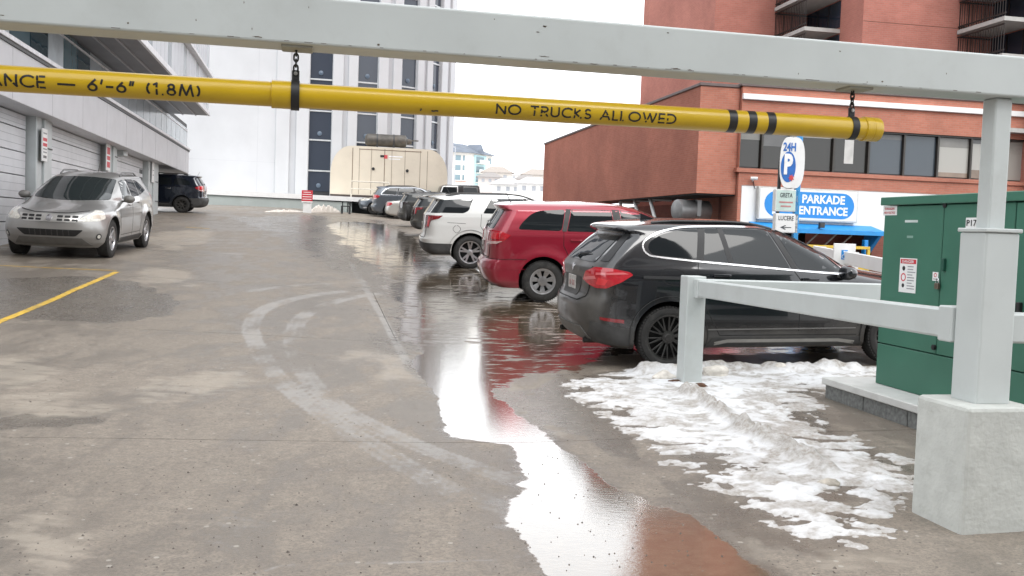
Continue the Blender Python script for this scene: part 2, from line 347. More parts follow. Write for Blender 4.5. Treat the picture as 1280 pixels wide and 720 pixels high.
def concrete_lot():
    m, t, b, N, L = nodes('lot_concrete')
    tc = N.new('ShaderNodeTexCoord')
    def noise(s, d=6, r=.6, dist=0, vec=None):
        n = N.new('ShaderNodeTexNoise'); n.inputs['Scale'].default_value = s; n.inputs['Detail'].default_value = d; n.inputs['Roughness'].default_value = r; n.inputs['Distortion'].default_value = dist
        L.new(vec or tc.outputs['Object'], n.inputs['Vector']); return n.outputs['Fac']
    def att(n): a = N.new('ShaderNodeAttribute'); a.attribute_name = n; return a.outputs['Fac']
    def mth(op, a, b_, cl=False):
        q = N.new('ShaderNodeMath'); q.operation = op; q.use_clamp = cl
        for i, v in enumerate((a, b_)):
            if isinstance(v, (int, float)): q.inputs[i].default_value = v
            else: L.new(v, q.inputs[i])
        return q.outputs[0]
    def mr(sock, a, b_, c0=0, c1=1):
        r = N.new('ShaderNodeMapRange'); r.interpolation_type = 'SMOOTHSTEP'
        for i, v in enumerate((a, b_, c0, c1)): r.inputs[i + 1].default_value = v
        L.new(sock, r.inputs[0]); return r.outputs[0]
    def mix(f, a, b_):
        q = N.new('ShaderNodeMix'); q.data_type = 'RGBA'
        for i, v in ((0, f), (6, a), (7, b_)):
            if isinstance(v, tuple): q.inputs[i].default_value = (*v, 1)
            elif isinstance(v, (int, float)): q.inputs[i].default_value = v
            else: L.new(v, q.inputs[i])
        return q.outputs[2]
    mp = N.new('ShaderNodeMapping'); mp.inputs['Scale'].default_value = (1, .45, 1); L.new(tc.outputs['Object'], mp.inputs[0])
    mp2 = N.new('ShaderNodeMapping'); mp2.inputs['Scale'].default_value = (2.2, 5.5, 1); mp2.inputs['Rotation'].default_value = (0, 0, -.2); L.new(tc.outputs['Object'], mp2.inputs[0])
    big = noise(.55, 8, .62, .4, mp.outputs[0]); mid = noise(3.2, 8, .65, .2, mp.outputs[0]); fine = noise(60, 5, .7); grit = noise(240, 3, .6)
    wet, damp, pale, trk = att('wet'), att('damp'), att('pale'), att('track')
    strk = noise(1.0, 7, .7, .3, mp2.outputs[0])
    wetm = mr(mth('ADD', wet, mth('MULTIPLY', mth('SUBTRACT', strk, .5), 1.1)), .40, .56)
    dampm = mth('MULTIPLY', mr(mth('ADD', damp, mth('MULTIPLY', mth('SUBTRACT', strk, .5), 1.3)), .38, .66), .72)
    film = mr(mth('ADD', mth('MULTIPLY', mid, .45), mth('MULTIPLY', big, .55)), .44, .57)
    sm = noise(16, 7, .7); c = mix(film, (.290, .246, .198), (.160, .137, .112))
    c = mix(mr(sm, .38, .66, 0, .5), c, (.125, .108, .092)); c = mix(mr(strk, .52, .72, 0, .5), c, (.31, .27, .225))
    c = mix(mr(mid, .35, .75, 0, .5), c, (.255, .212, .168))
    c = mix(mr(fine, .40, .66, 0, .6), c, (.10, .088, .076)); c = mix(mr(fine, .62, .74, 0, .5), c, (.36, .33, .29))
    gr2 = mth('ADD', mth('MULTIPLY', mth('SUBTRACT', sm, .5), 1.1), mth('MULTIPLY', mth('SUBTRACT', fine, .5), .9))
    palem = mth('MULTIPLY', mr(mth('ADD', mth('ADD', mth('MULTIPLY', pale, .62), mth('MULTIPLY', mth('SUBTRACT', strk, .5), 1.5)), mth('MULTIPLY', gr2, .6)), .31, .66), .48)
    c = mix(palem, c, (.40, .35, .285))
    c = mix(mth('MULTIPLY', mr(mth('ADD', trk, mth('MULTIPLY', gr2, .9)), .20, .62), .50), c, (.37, .36, .345))
    c = mix(mth('MULTIPLY', dampm, mr(sm, .3, .7, .75, 1)), c, (.10, .086, .070))
    c = mix(wetm, c, mix(mr(sm, .35, .65), (.115, .082, .052), (.155, .115, .075)))
    vo = N.new('ShaderNodeTexVoronoi'); vo.inputs['Scale'].default_value = 15; L.new(tc.outputs['Object'], vo.inputs['Vector'])
    sepc = N.new('ShaderNodeSeparateColor'); L.new(vo.outputs['Color'], sepc.inputs[0])
    dot = mth('MULTIPLY', mth('LESS_THAN', vo.outputs['Distance'], .13), mr(sepc.outputs[0], .80, .82))
    dot2 = mth('MULTIPLY', mth('LESS_THAN', vo.outputs['Distance'], .20), mr(sepc.outputs[1], .90, .92))
    dryk = mth('SUBTRACT', 1, wetm)
    c = mix(mth('MULTIPLY', mth('MULTIPLY', dot, dryk), .75), c, (.05, .043, .036)); c = mix(mth('MULTIPLY', mth('MULTIPLY', dot2, dryk), .6), c, (.42, .39, .34))
    c = mix(mr(grit, .64, .72, 0, .7), c, (.05, .045, .04))
    L.new(c, b.inputs['Base Color'])
    dry = mr(film, 0, 1, .58, .34)
    ro = N.new('ShaderNodeMix'); ro.data_type = 'FLOAT'; L.new(dampm, ro.inputs[0]); L.new(dry, ro.inputs[2]); L.new(mr(sm, .3, .7, .10, .30), ro.inputs[3])
    ro2 = N.new('ShaderNodeMix'); ro2.data_type = 'FLOAT'; L.new(wetm, ro2.inputs[0]); L.new(ro.outputs[0], ro2.inputs[2])
    L.new(mr(strk, .35, .7, .03, .10), ro2.inputs[3]); L.new(ro2.outputs[0], b.inputs['Roughness'])
    h = mth('ADD', mth('MULTIPLY', fine, .6), mth('MULTIPLY', grit, .4))
    bp = N.new('ShaderNodeBump'); bp.inputs['Distance'].default_value = .006
    st = N.new('ShaderNodeMix'); st.data_type = 'FLOAT'; L.new(mth('MAXIMUM', wetm, mth('MULTIPLY', dampm, .75)), st.inputs[0]); st.inputs[2].default_value = .7; st.inputs[3].default_value = .035
    L.new(st.outputs[0], bp.inputs['Strength']); L.new(h, bp.inputs['Height'])
    rip = N.new('ShaderNodeBump'); rip.inputs['Distance'].default_value = .004; L.new(mr(wetm, 0, 1, .0, .10), rip.inputs['Strength']); L.new(noise(9, 3, .6, 0, mp2.outputs[0]), rip.inputs['Height']); L.new(bp.outputs[0], rip.inputs['Normal'])
    L.new(rip.outputs[0], b.inputs['Normal']); L.new(rip.outputs[0], b.inputs['Coat Normal'])
    b.inputs['IOR'].default_value = 1.45
    L.new(mr(wetm, 0, 1, 0, 1), b.inputs['Coat Weight']); b.inputs['Coat Roughness'].default_value = .03; b.inputs['Coat IOR'].default_value = 1.6
    return m
LOT = concrete_lot()
P_L, P_R = -9.5, 8.2
def lot_right(q): return P_R
base_mat = mat('lot_base', (.05, .045, .04), .9)
def lot_grid(name, p0, p1, q0, q1, step, dz, m, parent=None, attrs=True, skirt=.05):
    npn = max(2, int((p1 - p0) / step) + 1); nq = max(2, int((q1 - q0) / step) + 1)
    p, q = np.meshgrid(np.linspace(p0, p1, npn), np.linspace(q0, q1, nq))
    x = p * DX.x + q * AX.x; y = p * DX.y + q * AX.y; z = G(x, y) + dz
    V = np.stack([x.ravel(), y.ravel(), z.ravel()], 1)
    i = np.arange(npn * nq).reshape(nq, npn); Fq = np.stack([i[:-1, :-1].ravel(), i[:-1, 1:].ravel(), i[1:, 1:].ravel(), i[1:, :-1].ravel()], 1)
    ring = np.concatenate([i[0, :], i[1:, -1], i[-1, -2::-1], i[-2:0:-1, 0]]); n0 = len(V); n = len(ring)
    V2 = V[ring].copy(); V2[:, 2] -= skirt; V = np.concatenate([V, V2, V[ring]])
    k = np.arange(n); k2 = (k + 1) % n
    Fs = np.stack([n0 + n + k, n0 + k, n0 + k2, n0 + n + k2], 1)
    Fq = np.concatenate([Fq, Fs]); me = bpy.data.meshes.new(name)
    me.vertices.add(len(V)); me.vertices.foreach_set('co', V.ravel()); me.loops.add(Fq.size); me.loops.foreach_set('vertex_index', Fq.ravel().astype(np.int32))
    me.polygons.add(len(Fq)); me.polygons.foreach_set('loop_start', (np.arange(len(Fq)) * 4).astype(np.int32))
    sm = np.ones(len(Fq), bool); sm[-n:] = False; me.polygons.foreach_set('use_smooth', sm); me.update(calc_edges=True); me.validate()
    if attrs:
        for nm, a in zip(('wet', 'damp', 'pale', 'track'), stains(V[:, 0], V[:, 1])):
            at_ = me.attributes.new(nm, 'FLOAT', 'POINT'); at_.data.foreach_set('value', a.astype(np.float32))
    return mobj(name, me, m, parent)
Jq = sorted([pq(gpt(640, 553))[1], pq(gpt(480, 427))[1]])
dj = Jq[1] - Jq[0]
joints = [Jq[0] - 2 * dj, Jq[0] - dj, Jq[0], Jq[1]] + [Jq[1] + dj * k for k in range(1, 8)]
joints = [j for j in joints if j < 59]; joints[-1] = 61.0
pm = pq(gpt(498, 430))[0]
lot = lot_grid('parking_lot', P_L - .5, P_R + .02, joints[0], joints[-1] + .4, 1.2, -.014, base_mat, None, False, 1.2); tag(lot, kind='structure')
GAP = .004
for a, b_ in zip(joints, joints[1:]):
    cs = [P_L - .45, pm, P_R] if abs(a - Jq[1]) < .1 else [P_L - .45, P_R]
    st_ = .035 if a < 13 else (.05 if a < 16 else (.10 if a < 26 else .22))
    for p0, p1 in zip(cs, cs[1:]): lot_grid('concrete_slab', p0 + GAP, p1 - GAP, a + GAP, b_ - GAP, st_, 0, LOT, lot)
# lower ground and the far snowy hillside
SNOWF = mat('far_snow', (.80, .81, .83), .8, var=.1, scale=.05, dirt=.55, dcol=(.30, .28, .25), dscale=.08)
xs = np.concatenate([np.linspace(-900, -60, 20), np.linspace(-55, 60, 40), np.linspace(70, 900, 20)]); ys = np.concatenate([np.linspace(-60, 70, 30), np.linspace(80, 420, 40), np.linspace(450, 2500, 12)])
gx, gy = np.meshgrid(xs, ys)
gzv = -1.35 + 17.0 * np.clip((gy - 95) / 230, 0, 1) ** 1.3 + np.where(gy > 90, (fbm(gx / 50, gy / 50, 3, 5) - .5) * 5 * np.clip((gy - 90) / 80, 0, 1), 0)
V = np.stack([gx.ravel(), gy.ravel(), gzv.ravel()], 1); i = np.arange(gx.size).reshape(gx.shape)
street = mat('street_asphalt', (.07, .066, .062), .6, var=.3, scale=2, dirt=.4, dcol=(.2, .19, .18), dscale=.6)
o = mesh('ground', V, np.stack([i[:-1, :-1].ravel(), i[:-1, 1:].ravel(), i[1:, 1:].ravel(), i[1:, :-1].ravel()], 1), [street, SNOWF], None, True, angle=180)
for p in o.data.polygons: p.material_index = 1 if p.center.y > 88 else 0
tag(o, kind='structure')

# yellow paint on the lot
YEL = mat('worn_yellow_paint', (.62, .40, .05), .6, var=.25, scale=9, dirt=.9, dcol=(.2, .18, .15), dscale=5)
def ground_strip(name, pts, wd, m, dz=.004, label=None, cat=None):
    P = [Vector((p[0], p[1], 0)) for p in pts]; L_ = []
    for a, b_ in zip(P, P[1:]):
        n = max(2, int((b_ - a).length / .08)); L_ += [a.lerp(b_, k / n) for k in range(n)]
    L_.append(P[-1]); vv, ff = [], []
    for k, p in enumerate(L_):
        d = (L_[min(k + 1, len(L_) - 1)] - L_[max(k - 1, 0)]).normalized(); q = Vector((-d.y, d.x, 0)) * wd / 2 * (1 + .12 * math.sin(k * 2.1) * random.random())
        for s_ in (1, -1):
            c = p + q * s_; vv.append((c.x, c.y, gz(c.x, c.y) + dz))
    for k in range(len(L_) - 1): ff.append((2 * k, 2 * k + 1, 2 * k + 3, 2 * k + 2))
    return tag(mesh(name, vv, ff, m), label, cat, kind='structure' if not label else None)
ground_strip('yellow_line', gp([(-60, 428), (0, 402), (75, 371), (146, 340)]), .10, YEL)
ground_strip('yellow_line', gp([(146, 338.5), (70, 335.5), (0, 332), (-40, 331)]), .06, YEL)
ground_strip('yellow_line', gp([(262, 286), (232, 284)]), .12, YEL)

# ------------------------------------------------------------------ snow and slush by the guard rail
RIDGE = cat_rom(gp([(853, 492), (872, 500), (890, 512), (915, 530), (935, 543), (960, 556), (990, 568), (1015, 580), (1030, 592)]))
BANK = cat_rom(gp([(800, 466), (835, 468), (880, 464), (940, 463), (985, 463), (1040, 464), (1100, 466)]))
def build_snow():
    bx = [p[0] for p in SNOWP]; by = [p[1] for p in SNOWP]; st = .022
    x, y = np.meshgrid(np.arange(min(bx) - .3, max(bx) + .3, st), np.arange(min(by) - .3, max(by) + .3, st))
    sd = signed(SNOWP, x, y); n1 = fbm(x * 2.2, y * 2.2, 4, 21) - .5; n2 = fbm(x * 9, y * 9, 3, 33) - .5; n3 = fbm(x * 4, y * 4, 4, 40); n4_ = fbm(x * 20, y * 20, 3, 28) - .5
    h = np.clip(-(sd - .16 + n1 * .26 + n2 * .30 + n4_ * .16) / .40, -1, 1)
    n4 = fbm(x * 24, y * 24, 3, 29) - .5; h = np.where(h > 0, .020 * h ** .7, .03 * h)
    h += n2 * .015 + n1 * .012 + n4 * .017
    near = np.clip((7.5 - y) / 2.5, 0, 1)                    # thin, half melted towards the kerb side of the lot
    h -= near * np.clip((n3 - .55) * .14, 0, .03)
    lf = np.clip((signed(SNOWP, x, y) + .55) / .55, 0, 1); h -= lf * np.clip((fbm(x * 5, y * 7, 4, 77) - .52) * .26, 0, .045)
    rd = pdist(RIDGE, x, y); lump = fbm(x * 7, y * 7, 3, 55)
    rdg = np.exp(-(rd / .085) ** 2) * np.clip(lump * 1.7 - .35, .05, 1.2); h += .13 * rdg
    bd = pdist(BANK, x, y); bk = np.exp(-(bd / .13) ** 2) * np.clip(fbm(x * 4, y * 4, 3, 66) * 1.6 - .3, 0, 1.1); h += .13 * bk
    h += np.exp(-(rd / .05) ** 2) * (fbm(x * 22, y * 22, 2, 91) - .5) * .05
    dirt = np.clip(rdg * 2.4 + np.clip(fbm(x * 2.5, y * 4, 5, 99) - .46, 0, 1) * 1.6 + np.clip(-lf * 0 + .25 * lf, 0, .25) + bk * 1.1 * fbm(x * 6, y * 6, 3, 8) + np.clip(fbm(x * 5, y * 5, 4, 81) - .54, 0, 1) * 4.0 + np.clip(fbm(x * 14, y * 14, 3, 83) - .56, 0, 1) * 4.5 + np.clip(.010 - h, 0, .010) * 55, 0, 1)
    z = G(x, y) + h; keep = h > -.05
    V = np.stack([x.ravel(), y.ravel(), z.ravel()], 1); i = np.arange(x.size).reshape(x.shape)
    Fq = np.stack([i[:-1, :-1].ravel(), i[:-1, 1:].ravel(), i[1:, 1:].ravel(), i[1:, :-1].ravel()], 1)
    Fq = Fq[keep.ravel()[Fq].any(1)]; used = np.unique(Fq); mp_ = np.full(len(V), -1); mp_[used] = np.arange(len(used))
    m, t, b, N, L = nodes('snow')
    tc = N.new('ShaderNodeTexCoord'); a = N.new('ShaderNodeAttribute'); a.attribute_name = 'dirt'
    n = N.new('ShaderNodeTexNoise'); n.inputs['Scale'].default_value = 28; n.inputs['Detail'].default_value = 8; n.inputs['Roughness'].default_value = .7; L.new(tc.outputs['Object'], n.inputs['Vector'])
    g = N.new('ShaderNodeTexNoise'); g.inputs['Scale'].default_value = 110; g.inputs['Detail'].default_value = 3; L.new(tc.outputs['Object'], g.inputs['Vector'])
    mu = N.new('ShaderNodeMath'); mu.operation = 'MULTIPLY'; r = N.new('ShaderNodeMapRange'); r.inputs[1].default_value = .3; r.inputs[2].default_value = .7; r.inputs[3].default_value = .35; L.new(n.outputs[0], r.inputs[0])
    L.new(a.outputs['Fac'], mu.inputs[0]); L.new(r.outputs[0], mu.inputs[1])
    mx_ = N.new('ShaderNodeMix'); mx_.data_type = 'RGBA'; mx_.inputs[6].default_value = (.74, .745, .755, 1); mx_.inputs[7].default_value = (.25, .21, .165, 1); L.new(mu.outputs[0], mx_.inputs[0])
    r2 = N.new('ShaderNodeMapRange'); r2.inputs[1].default_value = .68; r2.inputs[2].default_value = .74; L.new(g.outputs[0], r2.inputs[0])
    m2 = N.new('ShaderNodeMix'); m2.data_type = 'RGBA'; m2.inputs[7].default_value = (.18, .15, .12, 1); L.new(r2.outputs[0], m2.inputs[0]); L.new(mx_.outputs[2], m2.inputs[6])
    L.new(m2.outputs[2], b.inputs['Base Color']); b.inputs['Roughness'].default_value = .55
    bp = N.new('ShaderNodeBump'); bp.inputs['Strength'].default_value = .6; bp.inputs['Distance'].default_value = .012; L.new(n.outputs[0], bp.inputs['Height']); L.new(bp.outputs[0], b.inputs['Normal'])
    o = mesh('snow', V[used], mp_[Fq], m, None, True, angle=180)
    at_ = o.data.attributes.new('dirt', 'FLOAT', 'POINT'); at_.data.foreach_set('value', dirt.ravel()[used].astype(np.float32))
    tag(o, 'slushy white snow with a dirty brown ridge beside the guard rail', 'snow', kind='stuff')
    return m
SNOWM = build_snow()
def chunk(name, px, py, r, m, label, cat, seed, flat=.6, sx=1.0):
    P = gpt(px, py); bm = bmesh.new(); bmesh.ops.create_icosphere(bm, subdivisions=3, radius=r)
    rr = random.Random(seed); ph = [rr.uniform(0, 6) for _ in range(6)]
    for v in bm.verts:
        k = 1 + .22 * math.sin(v.co.x / r * 2.7 + ph[0]) * math.sin(v.co.y / r * 2.2 + ph[1]) + .12 * math.sin(v.co.z / r * 4 + ph[2]) + .08 * math.sin(v.co.x / r * 7 + ph[3])
        v.co = Vector((v.co.x * k * sx, v.co.y * k, v.co.z * k * flat))
    bmesh.ops.translate(bm, verts=bm.verts, vec=(P.x, P.y, P.z + r * flat * .55))
    me = bpy.data.meshes.new(name); bm.to_mesh(me); bm.free(); return tag(mobj(name, me, m, None, True), label, cat)
ICE = mat('dirty_ice', (.42, .38, .32), .4, var=.35, scale=18, bump=.5, bscale=50, dirt=.6, dcol=(.16, .13, .1), dscale=14)
def snowdirt(name): return mat(name, (.66, .62, .56), .6, var=.2, scale=14, bump=.6, bscale=40, dirt=.5, dcol=(.3, .25, .2), dscale=12)
chunk('ice_lump', 1037, 607, .045, ICE, 'small dirty brown ice lump on the snow near the concrete pier', 'ice', 3, .7, 1.4)
chunk('snow_lump', 830, 474, .10, snowdirt('lump_snow'), 'pale snow lump left of the short rail post', 'snow lump', 4, .55, 1.2)
chunk('snow_lump', 893, 470, .13, snowdirt('lump_snow'), 'rounded grey snow lump just right of the short rail post', 'snow lump', 5, .5, 1.3)
chunk('snow_lump', 976, 464, .085, snowdirt('lump_snow'), 'clean white snow block in the bank below the black car door', 'snow lump', 6, .6, 1.8)
chunk('dirt_clod', 876, 485, .055, mat('rust_dirt', (.10, .05, .028), .9, var=.4, scale=30, bump=.8), 'reddish brown clod at the foot of the short rail post', 'dirt', 7, .5, 1.5)
chunk('dirt_clod', 846, 478, .05, mat('rust_dirt', (.10, .05, .028), .9), 'dark rusty debris left of the short rail post foot', 'dirt', 8, .4, 1.6)

# loose grit on the slabs
def grit():
    V, Fc = [], []; n = 850
    for _ in range(n):
        px, py = rng.uniform(-20, 1150), 400 + 330 * rng.random() ** .7
        P = gpt(px, py); r = rng.uniform(.003, .0075) * (1.6 if rng.random() < .06 else 1); k = len(V)
        for a in range(5):
            t = a * 1.2566 + rng.uniform(-.3, .3); V.append((P.x + math.cos(t) * r, P.y + math.sin(t) * r, P.z - .001))
        V.append((P.x + rng.uniform(-.3, .3) * r, P.y, P.z + r * .9))
        for a in range(5): Fc.append((k + a, k + (a + 1) % 5, k + 5))
    o = mesh('grit', V, Fc, mat('grit_stone', (.13, .11, .095), .8, var=.6, scale=20)); tag(o, 'scattered small stones and grit on the wet concrete', 'grit', kind='stuff')
grit()

# ------------------------------------------------------------------ cars (local frame: x forward from the rear bumper, y to the left, z up)
def paint(name, c, metal=.35, rough=.28, dirt=.6, rear=0, dz=.75, dcol=(.15, .135, .115)):
    if name in MATS: return MATS[name]
    m, t, b, N, L = nodes(name)
    tc = N.new('ShaderNodeTexCoord'); sx = N.new('ShaderNodeSeparateXYZ'); L.new(tc.outputs['Object'], sx.inputs[0])
    n1 = N.new('ShaderNodeTexNoise'); n1.inputs['Scale'].default_value = 2.2; n1.inputs['Detail'].default_value = 9; n1.inputs['Roughness'].default_value = .68
    L.new(tc.outputs['Object'], n1.inputs['Vector'])
    def mr(sock, a, b_, c0, c1):
        r = N.new('ShaderNodeMapRange'); r.interpolation_type = 'SMOOTHSTEP'
        for i, v in enumerate((a, b_, c0, c1)): r.inputs[i + 1].default_value = v
        L.new(sock, r.inputs[0]); return r.outputs[0]
    def mth(op, a, b_):
        q = N.new('ShaderNodeMath'); q.operation = op
        for i, v in enumerate((a, b_)):
            if isinstance(v, (int, float)): q.inputs[i].default_value = v
            else: L.new(v, q.inputs[i])
        return q.outputs[0]
    low = mr(sx.outputs['Z'], dz, dz * .35, 0, 1)
    amt = low
    if rear: amt = mth('MAXIMUM', low, mth('MULTIPLY', mr(sx.outputs['X'], .42, .12, 0, rear), mr(sx.outputs['Z'], 1.45, 1.15, .25, 1)))
    spots = mr(n1.outputs['Fac'], .3, .72, .35, 1.0)
    fac = mth('MULTIPLY', mth('MULTIPLY', amt, spots), dirt)
    fac = mth('ADD', fac, mr(n1.outputs['Fac'], .5, .85, 0, .10 * (1 if dirt else 0)))
    mm = N.new('ShaderNodeMix'); mm.data_type = 'RGBA'; mm.inputs[6].default_value = (*c, 1); mm.inputs[7].default_value = (*dcol, 1)
    L.new(fac, mm.inputs[0]); L.new(mm.outputs[2], b.inputs['Base Color'])
    L.new(mr(fac, 0, .8, rough, .75), b.inputs['Roughness']); L.new(mr(fac, 0, .7, metal, 0), b.inputs['Metallic'])
    L.new(mr(fac, 0, .6, 1, .05), b.inputs['Coat Weight']); b.inputs['Coat Roughness'].default_value = .03
    MATS[name] = m; return m

def make_body(lv, L, arches, flare=.0, barrel=.05, nz=96, arch_r=.40, sill=None):
    lv = np.array(lv, float); z = lv[:, 0]
    zq = np.linspace(z[0], z[-1], 2000)
    C = [pchip(z, lv[:, k], zq) for k in range(1, lv.shape[1])]
    ds = np.sqrt(np.diff(zq) ** 2 + .35 * np.diff(C[0]) ** 2 + .35 * np.diff(C[1]) ** 2 + np.diff(C[2]) ** 2)
    s = np.concatenate([[0], np.cumsum(ds)]); zs = np.interp(np.linspace(0, s[-1], nz), s, zq)
    T = [np.interp(zs, zq, c) for c in C]
    n1, n2 = 16, 34; V = []; rows = []
    ph = np.linspace(0, math.pi / 2, n1)
    for i, zz in enumerate(zs):
        xr, xf, W, Rr, pr, Rf, pf = [t[i] for t in T]
        ln = xf - xr; Rr = min(Rr, ln * .48); Rf = min(Rf, ln * .48)
        a = xr + Rr * (1 - np.cos(ph) ** (2 / pr)); ya = W * np.sin(ph) ** (2 / pr)
        mid = np.linspace(xr + Rr, xf - Rf, n2)[1:-1]
        c = xf - Rf * (1 - np.cos(ph[::-1]) ** (2 / pf)); yc = W * np.sin(ph[::-1]) ** (2 / pf)
        xs = np.concatenate([a, mid, c]); ys = np.concatenate([ya, np.full(len(mid), W), yc])
        u = np.abs((xs - L * .5) / (L * .5)); ys = ys * (1 - barrel * u ** 3.2)
        if flare:
            for ax, rw in arches:
                r = np.hypot(xs - ax, (zz - rw)); ys = ys + flare * np.exp(-((r - arch_r - .03) / .10) ** 2) * (ys > W * .8)
        half = list(zip(xs, ys)); loop = half + [(x, -y) for x, y in half[-2:0:-1]]
        rows.append(range(len(V), len(V) + len(loop))); V += [(x, y, zz) for x, y in loop]
    Fc = []
    for q, t in zip(rows, rows[1:]):
        n = len(q)
        for k in range(n): Fc.append((q[k], t[k], t[(k + 1) % n], q[(k + 1) % n]))
    Fc.append(tuple(rows[0])); Fc.append(tuple(reversed(rows[-1])))
    me = bpy.data.meshes.new('body'); me.from_pydata(V, [], Fc)
    bm = bmesh.new(); bm.from_mesh(me); bmesh.ops.remove_doubles(bm, verts=bm.verts, dist=1e-5); bmesh.ops.recalc_face_normals(bm, faces=bm.faces); bm.to_mesh(me); bm.free()
    return me

class Decals:
    """shapes laid on the body surface: rays are cast from outside onto it"""
    def __init__(s, me):
        s.bvh = BVHTree.FromPolygons([v.co for v in me.vertices], [p.vertices for p in me.polygons])
    DIR = {'R': (Vector((0, -1, 0)), Vector((1, 0, 0))), 'L': (Vector((0, 1, 0)), Vector((1, 0, 0))),
           'B': (Vector((-1, 0, 0)), Vector((0, 1, 0))), 'F': (Vector((1, 0, 0)), Vector((0, 1, 0))),
           'BR': (Vector((-1, -1, 0)).normalized(), Vector((1, -1, 0)).normalized()), 'BL': (Vector((-1, 1, 0)).normalized(), Vector((1, 1, 0)).normalized()),
           'FR': (Vector((1, -1, 0)).normalized(), Vector((1, 1, 0)).normalized()), 'FL': (Vector((1, 1, 0)).normalized(), Vector((1, -1, 0)).normalized())}
    def put(s, v, p, off):
        if v == 'T':
            o = Vector((p[0], p[1], 4)); d = Vector((0, 0, -1)); n0 = Vector((0, 0, 1))
        else:
            n0, t = s.DIR[v]; o = t * p[0] + Vector((0, 0, p[1])) + n0 * 8; d = -n0
        h = s.bvh.ray_cast(o, d)
        if h[0] is None:
            q = s.bvh.find_nearest(o + d * (8 - .9) if v != 'T' else o + d * 2.6); co, n = q[0], q[1]
        else: co, n = h[0], h[1]
        if n.dot(n0) < 0: n = -n
        n = (n + n0 * .35).normalized()
        return co + n * off
    def patch(s, v, poly, off=.004, res=.05, skirt=.012):
        """filled polygon -> verts, faces"""
        P = []
        for a, b in zip(poly, poly[1:] + poly[:1]):
            n = max(1, int(math.dist(a, b) / res))
            P += [(a[0] + (b[0] - a[0]) * k / n, a[1] + (b[1] - a[1]) * k / n) for k in range(n)]
        nb = len(P); xs = [p[0] for p in P]; ys = [p[1] for p in P]; pts = [Vector(p) for p in P]
        def inside(x, y):
            c = False
            for k in range(nb):
                x0, y0 = P[k]; x1, y1 = P[k - 1]
                if (y0 > y) != (y1 > y) and x < (x1 - x0) * (y - y0) / (y1 - y0) + x0: c = not c
            return c
        g = np.arange(min(xs) + res / 2, max(xs), res); h = np.arange(min(ys) + res / 2, max(ys), res)
        for x in g:
            for y in h:
                if inside(x, y) and min((x - p[0]) ** 2 + (y - p[1]) ** 2 for p in P) > (res * .45) ** 2: pts.append(Vector((x, y)))
        r = geometry.delaunay_2d_cdt(pts, [(k, (k + 1) % nb) for k in range(nb)], [], 1, 1e-6)
        vv = [s.put(v, p, off) for p in r[0]]; ff = [list(f) for f in r[2]]
        ec = {}
        for f in ff:
            for a, b in zip(f, f[1:] + f[:1]): ec[(a, b)] = 1
        bd = [(a, b) for (a, b) in ec if (b, a) not in ec]; mp = {}
        for a, b in bd:
            for q in (a, b):
                if q not in mp: mp[q] = len(vv); vv.append(s.put(v, r[0][q], off - skirt))
            ff.append([b, a, mp[a], mp[b]])
        return vv, ff
    def strip(s, v, line, wd, off=.004, closed=False, res=.04):
        P = []
        L_ = line + line[:1] if closed else line
        for a, b in zip(L_, L_[1:]):
            n = max(1, int(math.dist(a, b) / res)); P += [(a[0] + (b[0] - a[0]) * k / n, a[1] + (b[1] - a[1]) * k / n) for k in range(n)]
        if not closed: P.append(L_[-1])
        vv, ff = [], []; n = len(P)
        for k in range(n):
            a = P[(k - 1) % n] if closed or k else P[0]; b = P[(k + 1) % n] if closed or k < n - 1 else P[-1]
            d = Vector((b[0] - a[0], b[1] - a[1])); d = d.normalized() if d.length else Vector((1, 0)); q = Vector((-d.y, d.x)) * wd / 2
            p = Vector(P[k]); a, b = p + q, p - q
            vv += [s.put(v, a, -.004), s.put(v, a, off), s.put(v, b, off), s.put(v, b, -.004)]
        for k in range(n if closed else n - 1):
            i, j = 4 * k, 4 * ((k + 1) % n)
            for m in range(3): ff.append([i + m, j + m, j + m + 1, i + m + 1])
        return vv, ff
def addm(acc, vf):
    v, f = vf; k = len(acc[0]); acc[0].extend(v); acc[1].extend([[i + k for i in q] for q in f])
def smoothpoly(P, n=6):
    """closed Catmull-Rom through P"""
    out = []; m = len(P)
    for k in range(m):
        a, b, c, d = [Vector(P[(k + i - 1) % m]) for i in range(4)]
        for j in range(n):
            t = j / n; q = .5 * ((2 * b) + (c - a) * t + (2 * a - 5 * b + 4 * c - d) * t * t + (3 * b - a - 3 * c + d) * t ** 3); out.append((q.x, q.y))
    return out
def rpoly(P, r=.03, n=3):
    """polygon with rounded corners"""
    out = []; m = len(P)
    for k in range(m):
        a, b, c = Vector(P[k - 1]), Vector(P[k]), Vector(P[(k + 1) % m])
        u = (a - b); w_ = (c - b); rr = min(r, u.length * .45, w_.length * .45); p0 = b + u.normalized() * rr; p1 = b + w_.normalized() * rr
        for j in range(n + 1):
            t = j / n; q = p0 * (1 - t) ** 2 + b * 2 * t * (1 - t) + p1 * t * t; out.append((q.x, q.y))
    return out

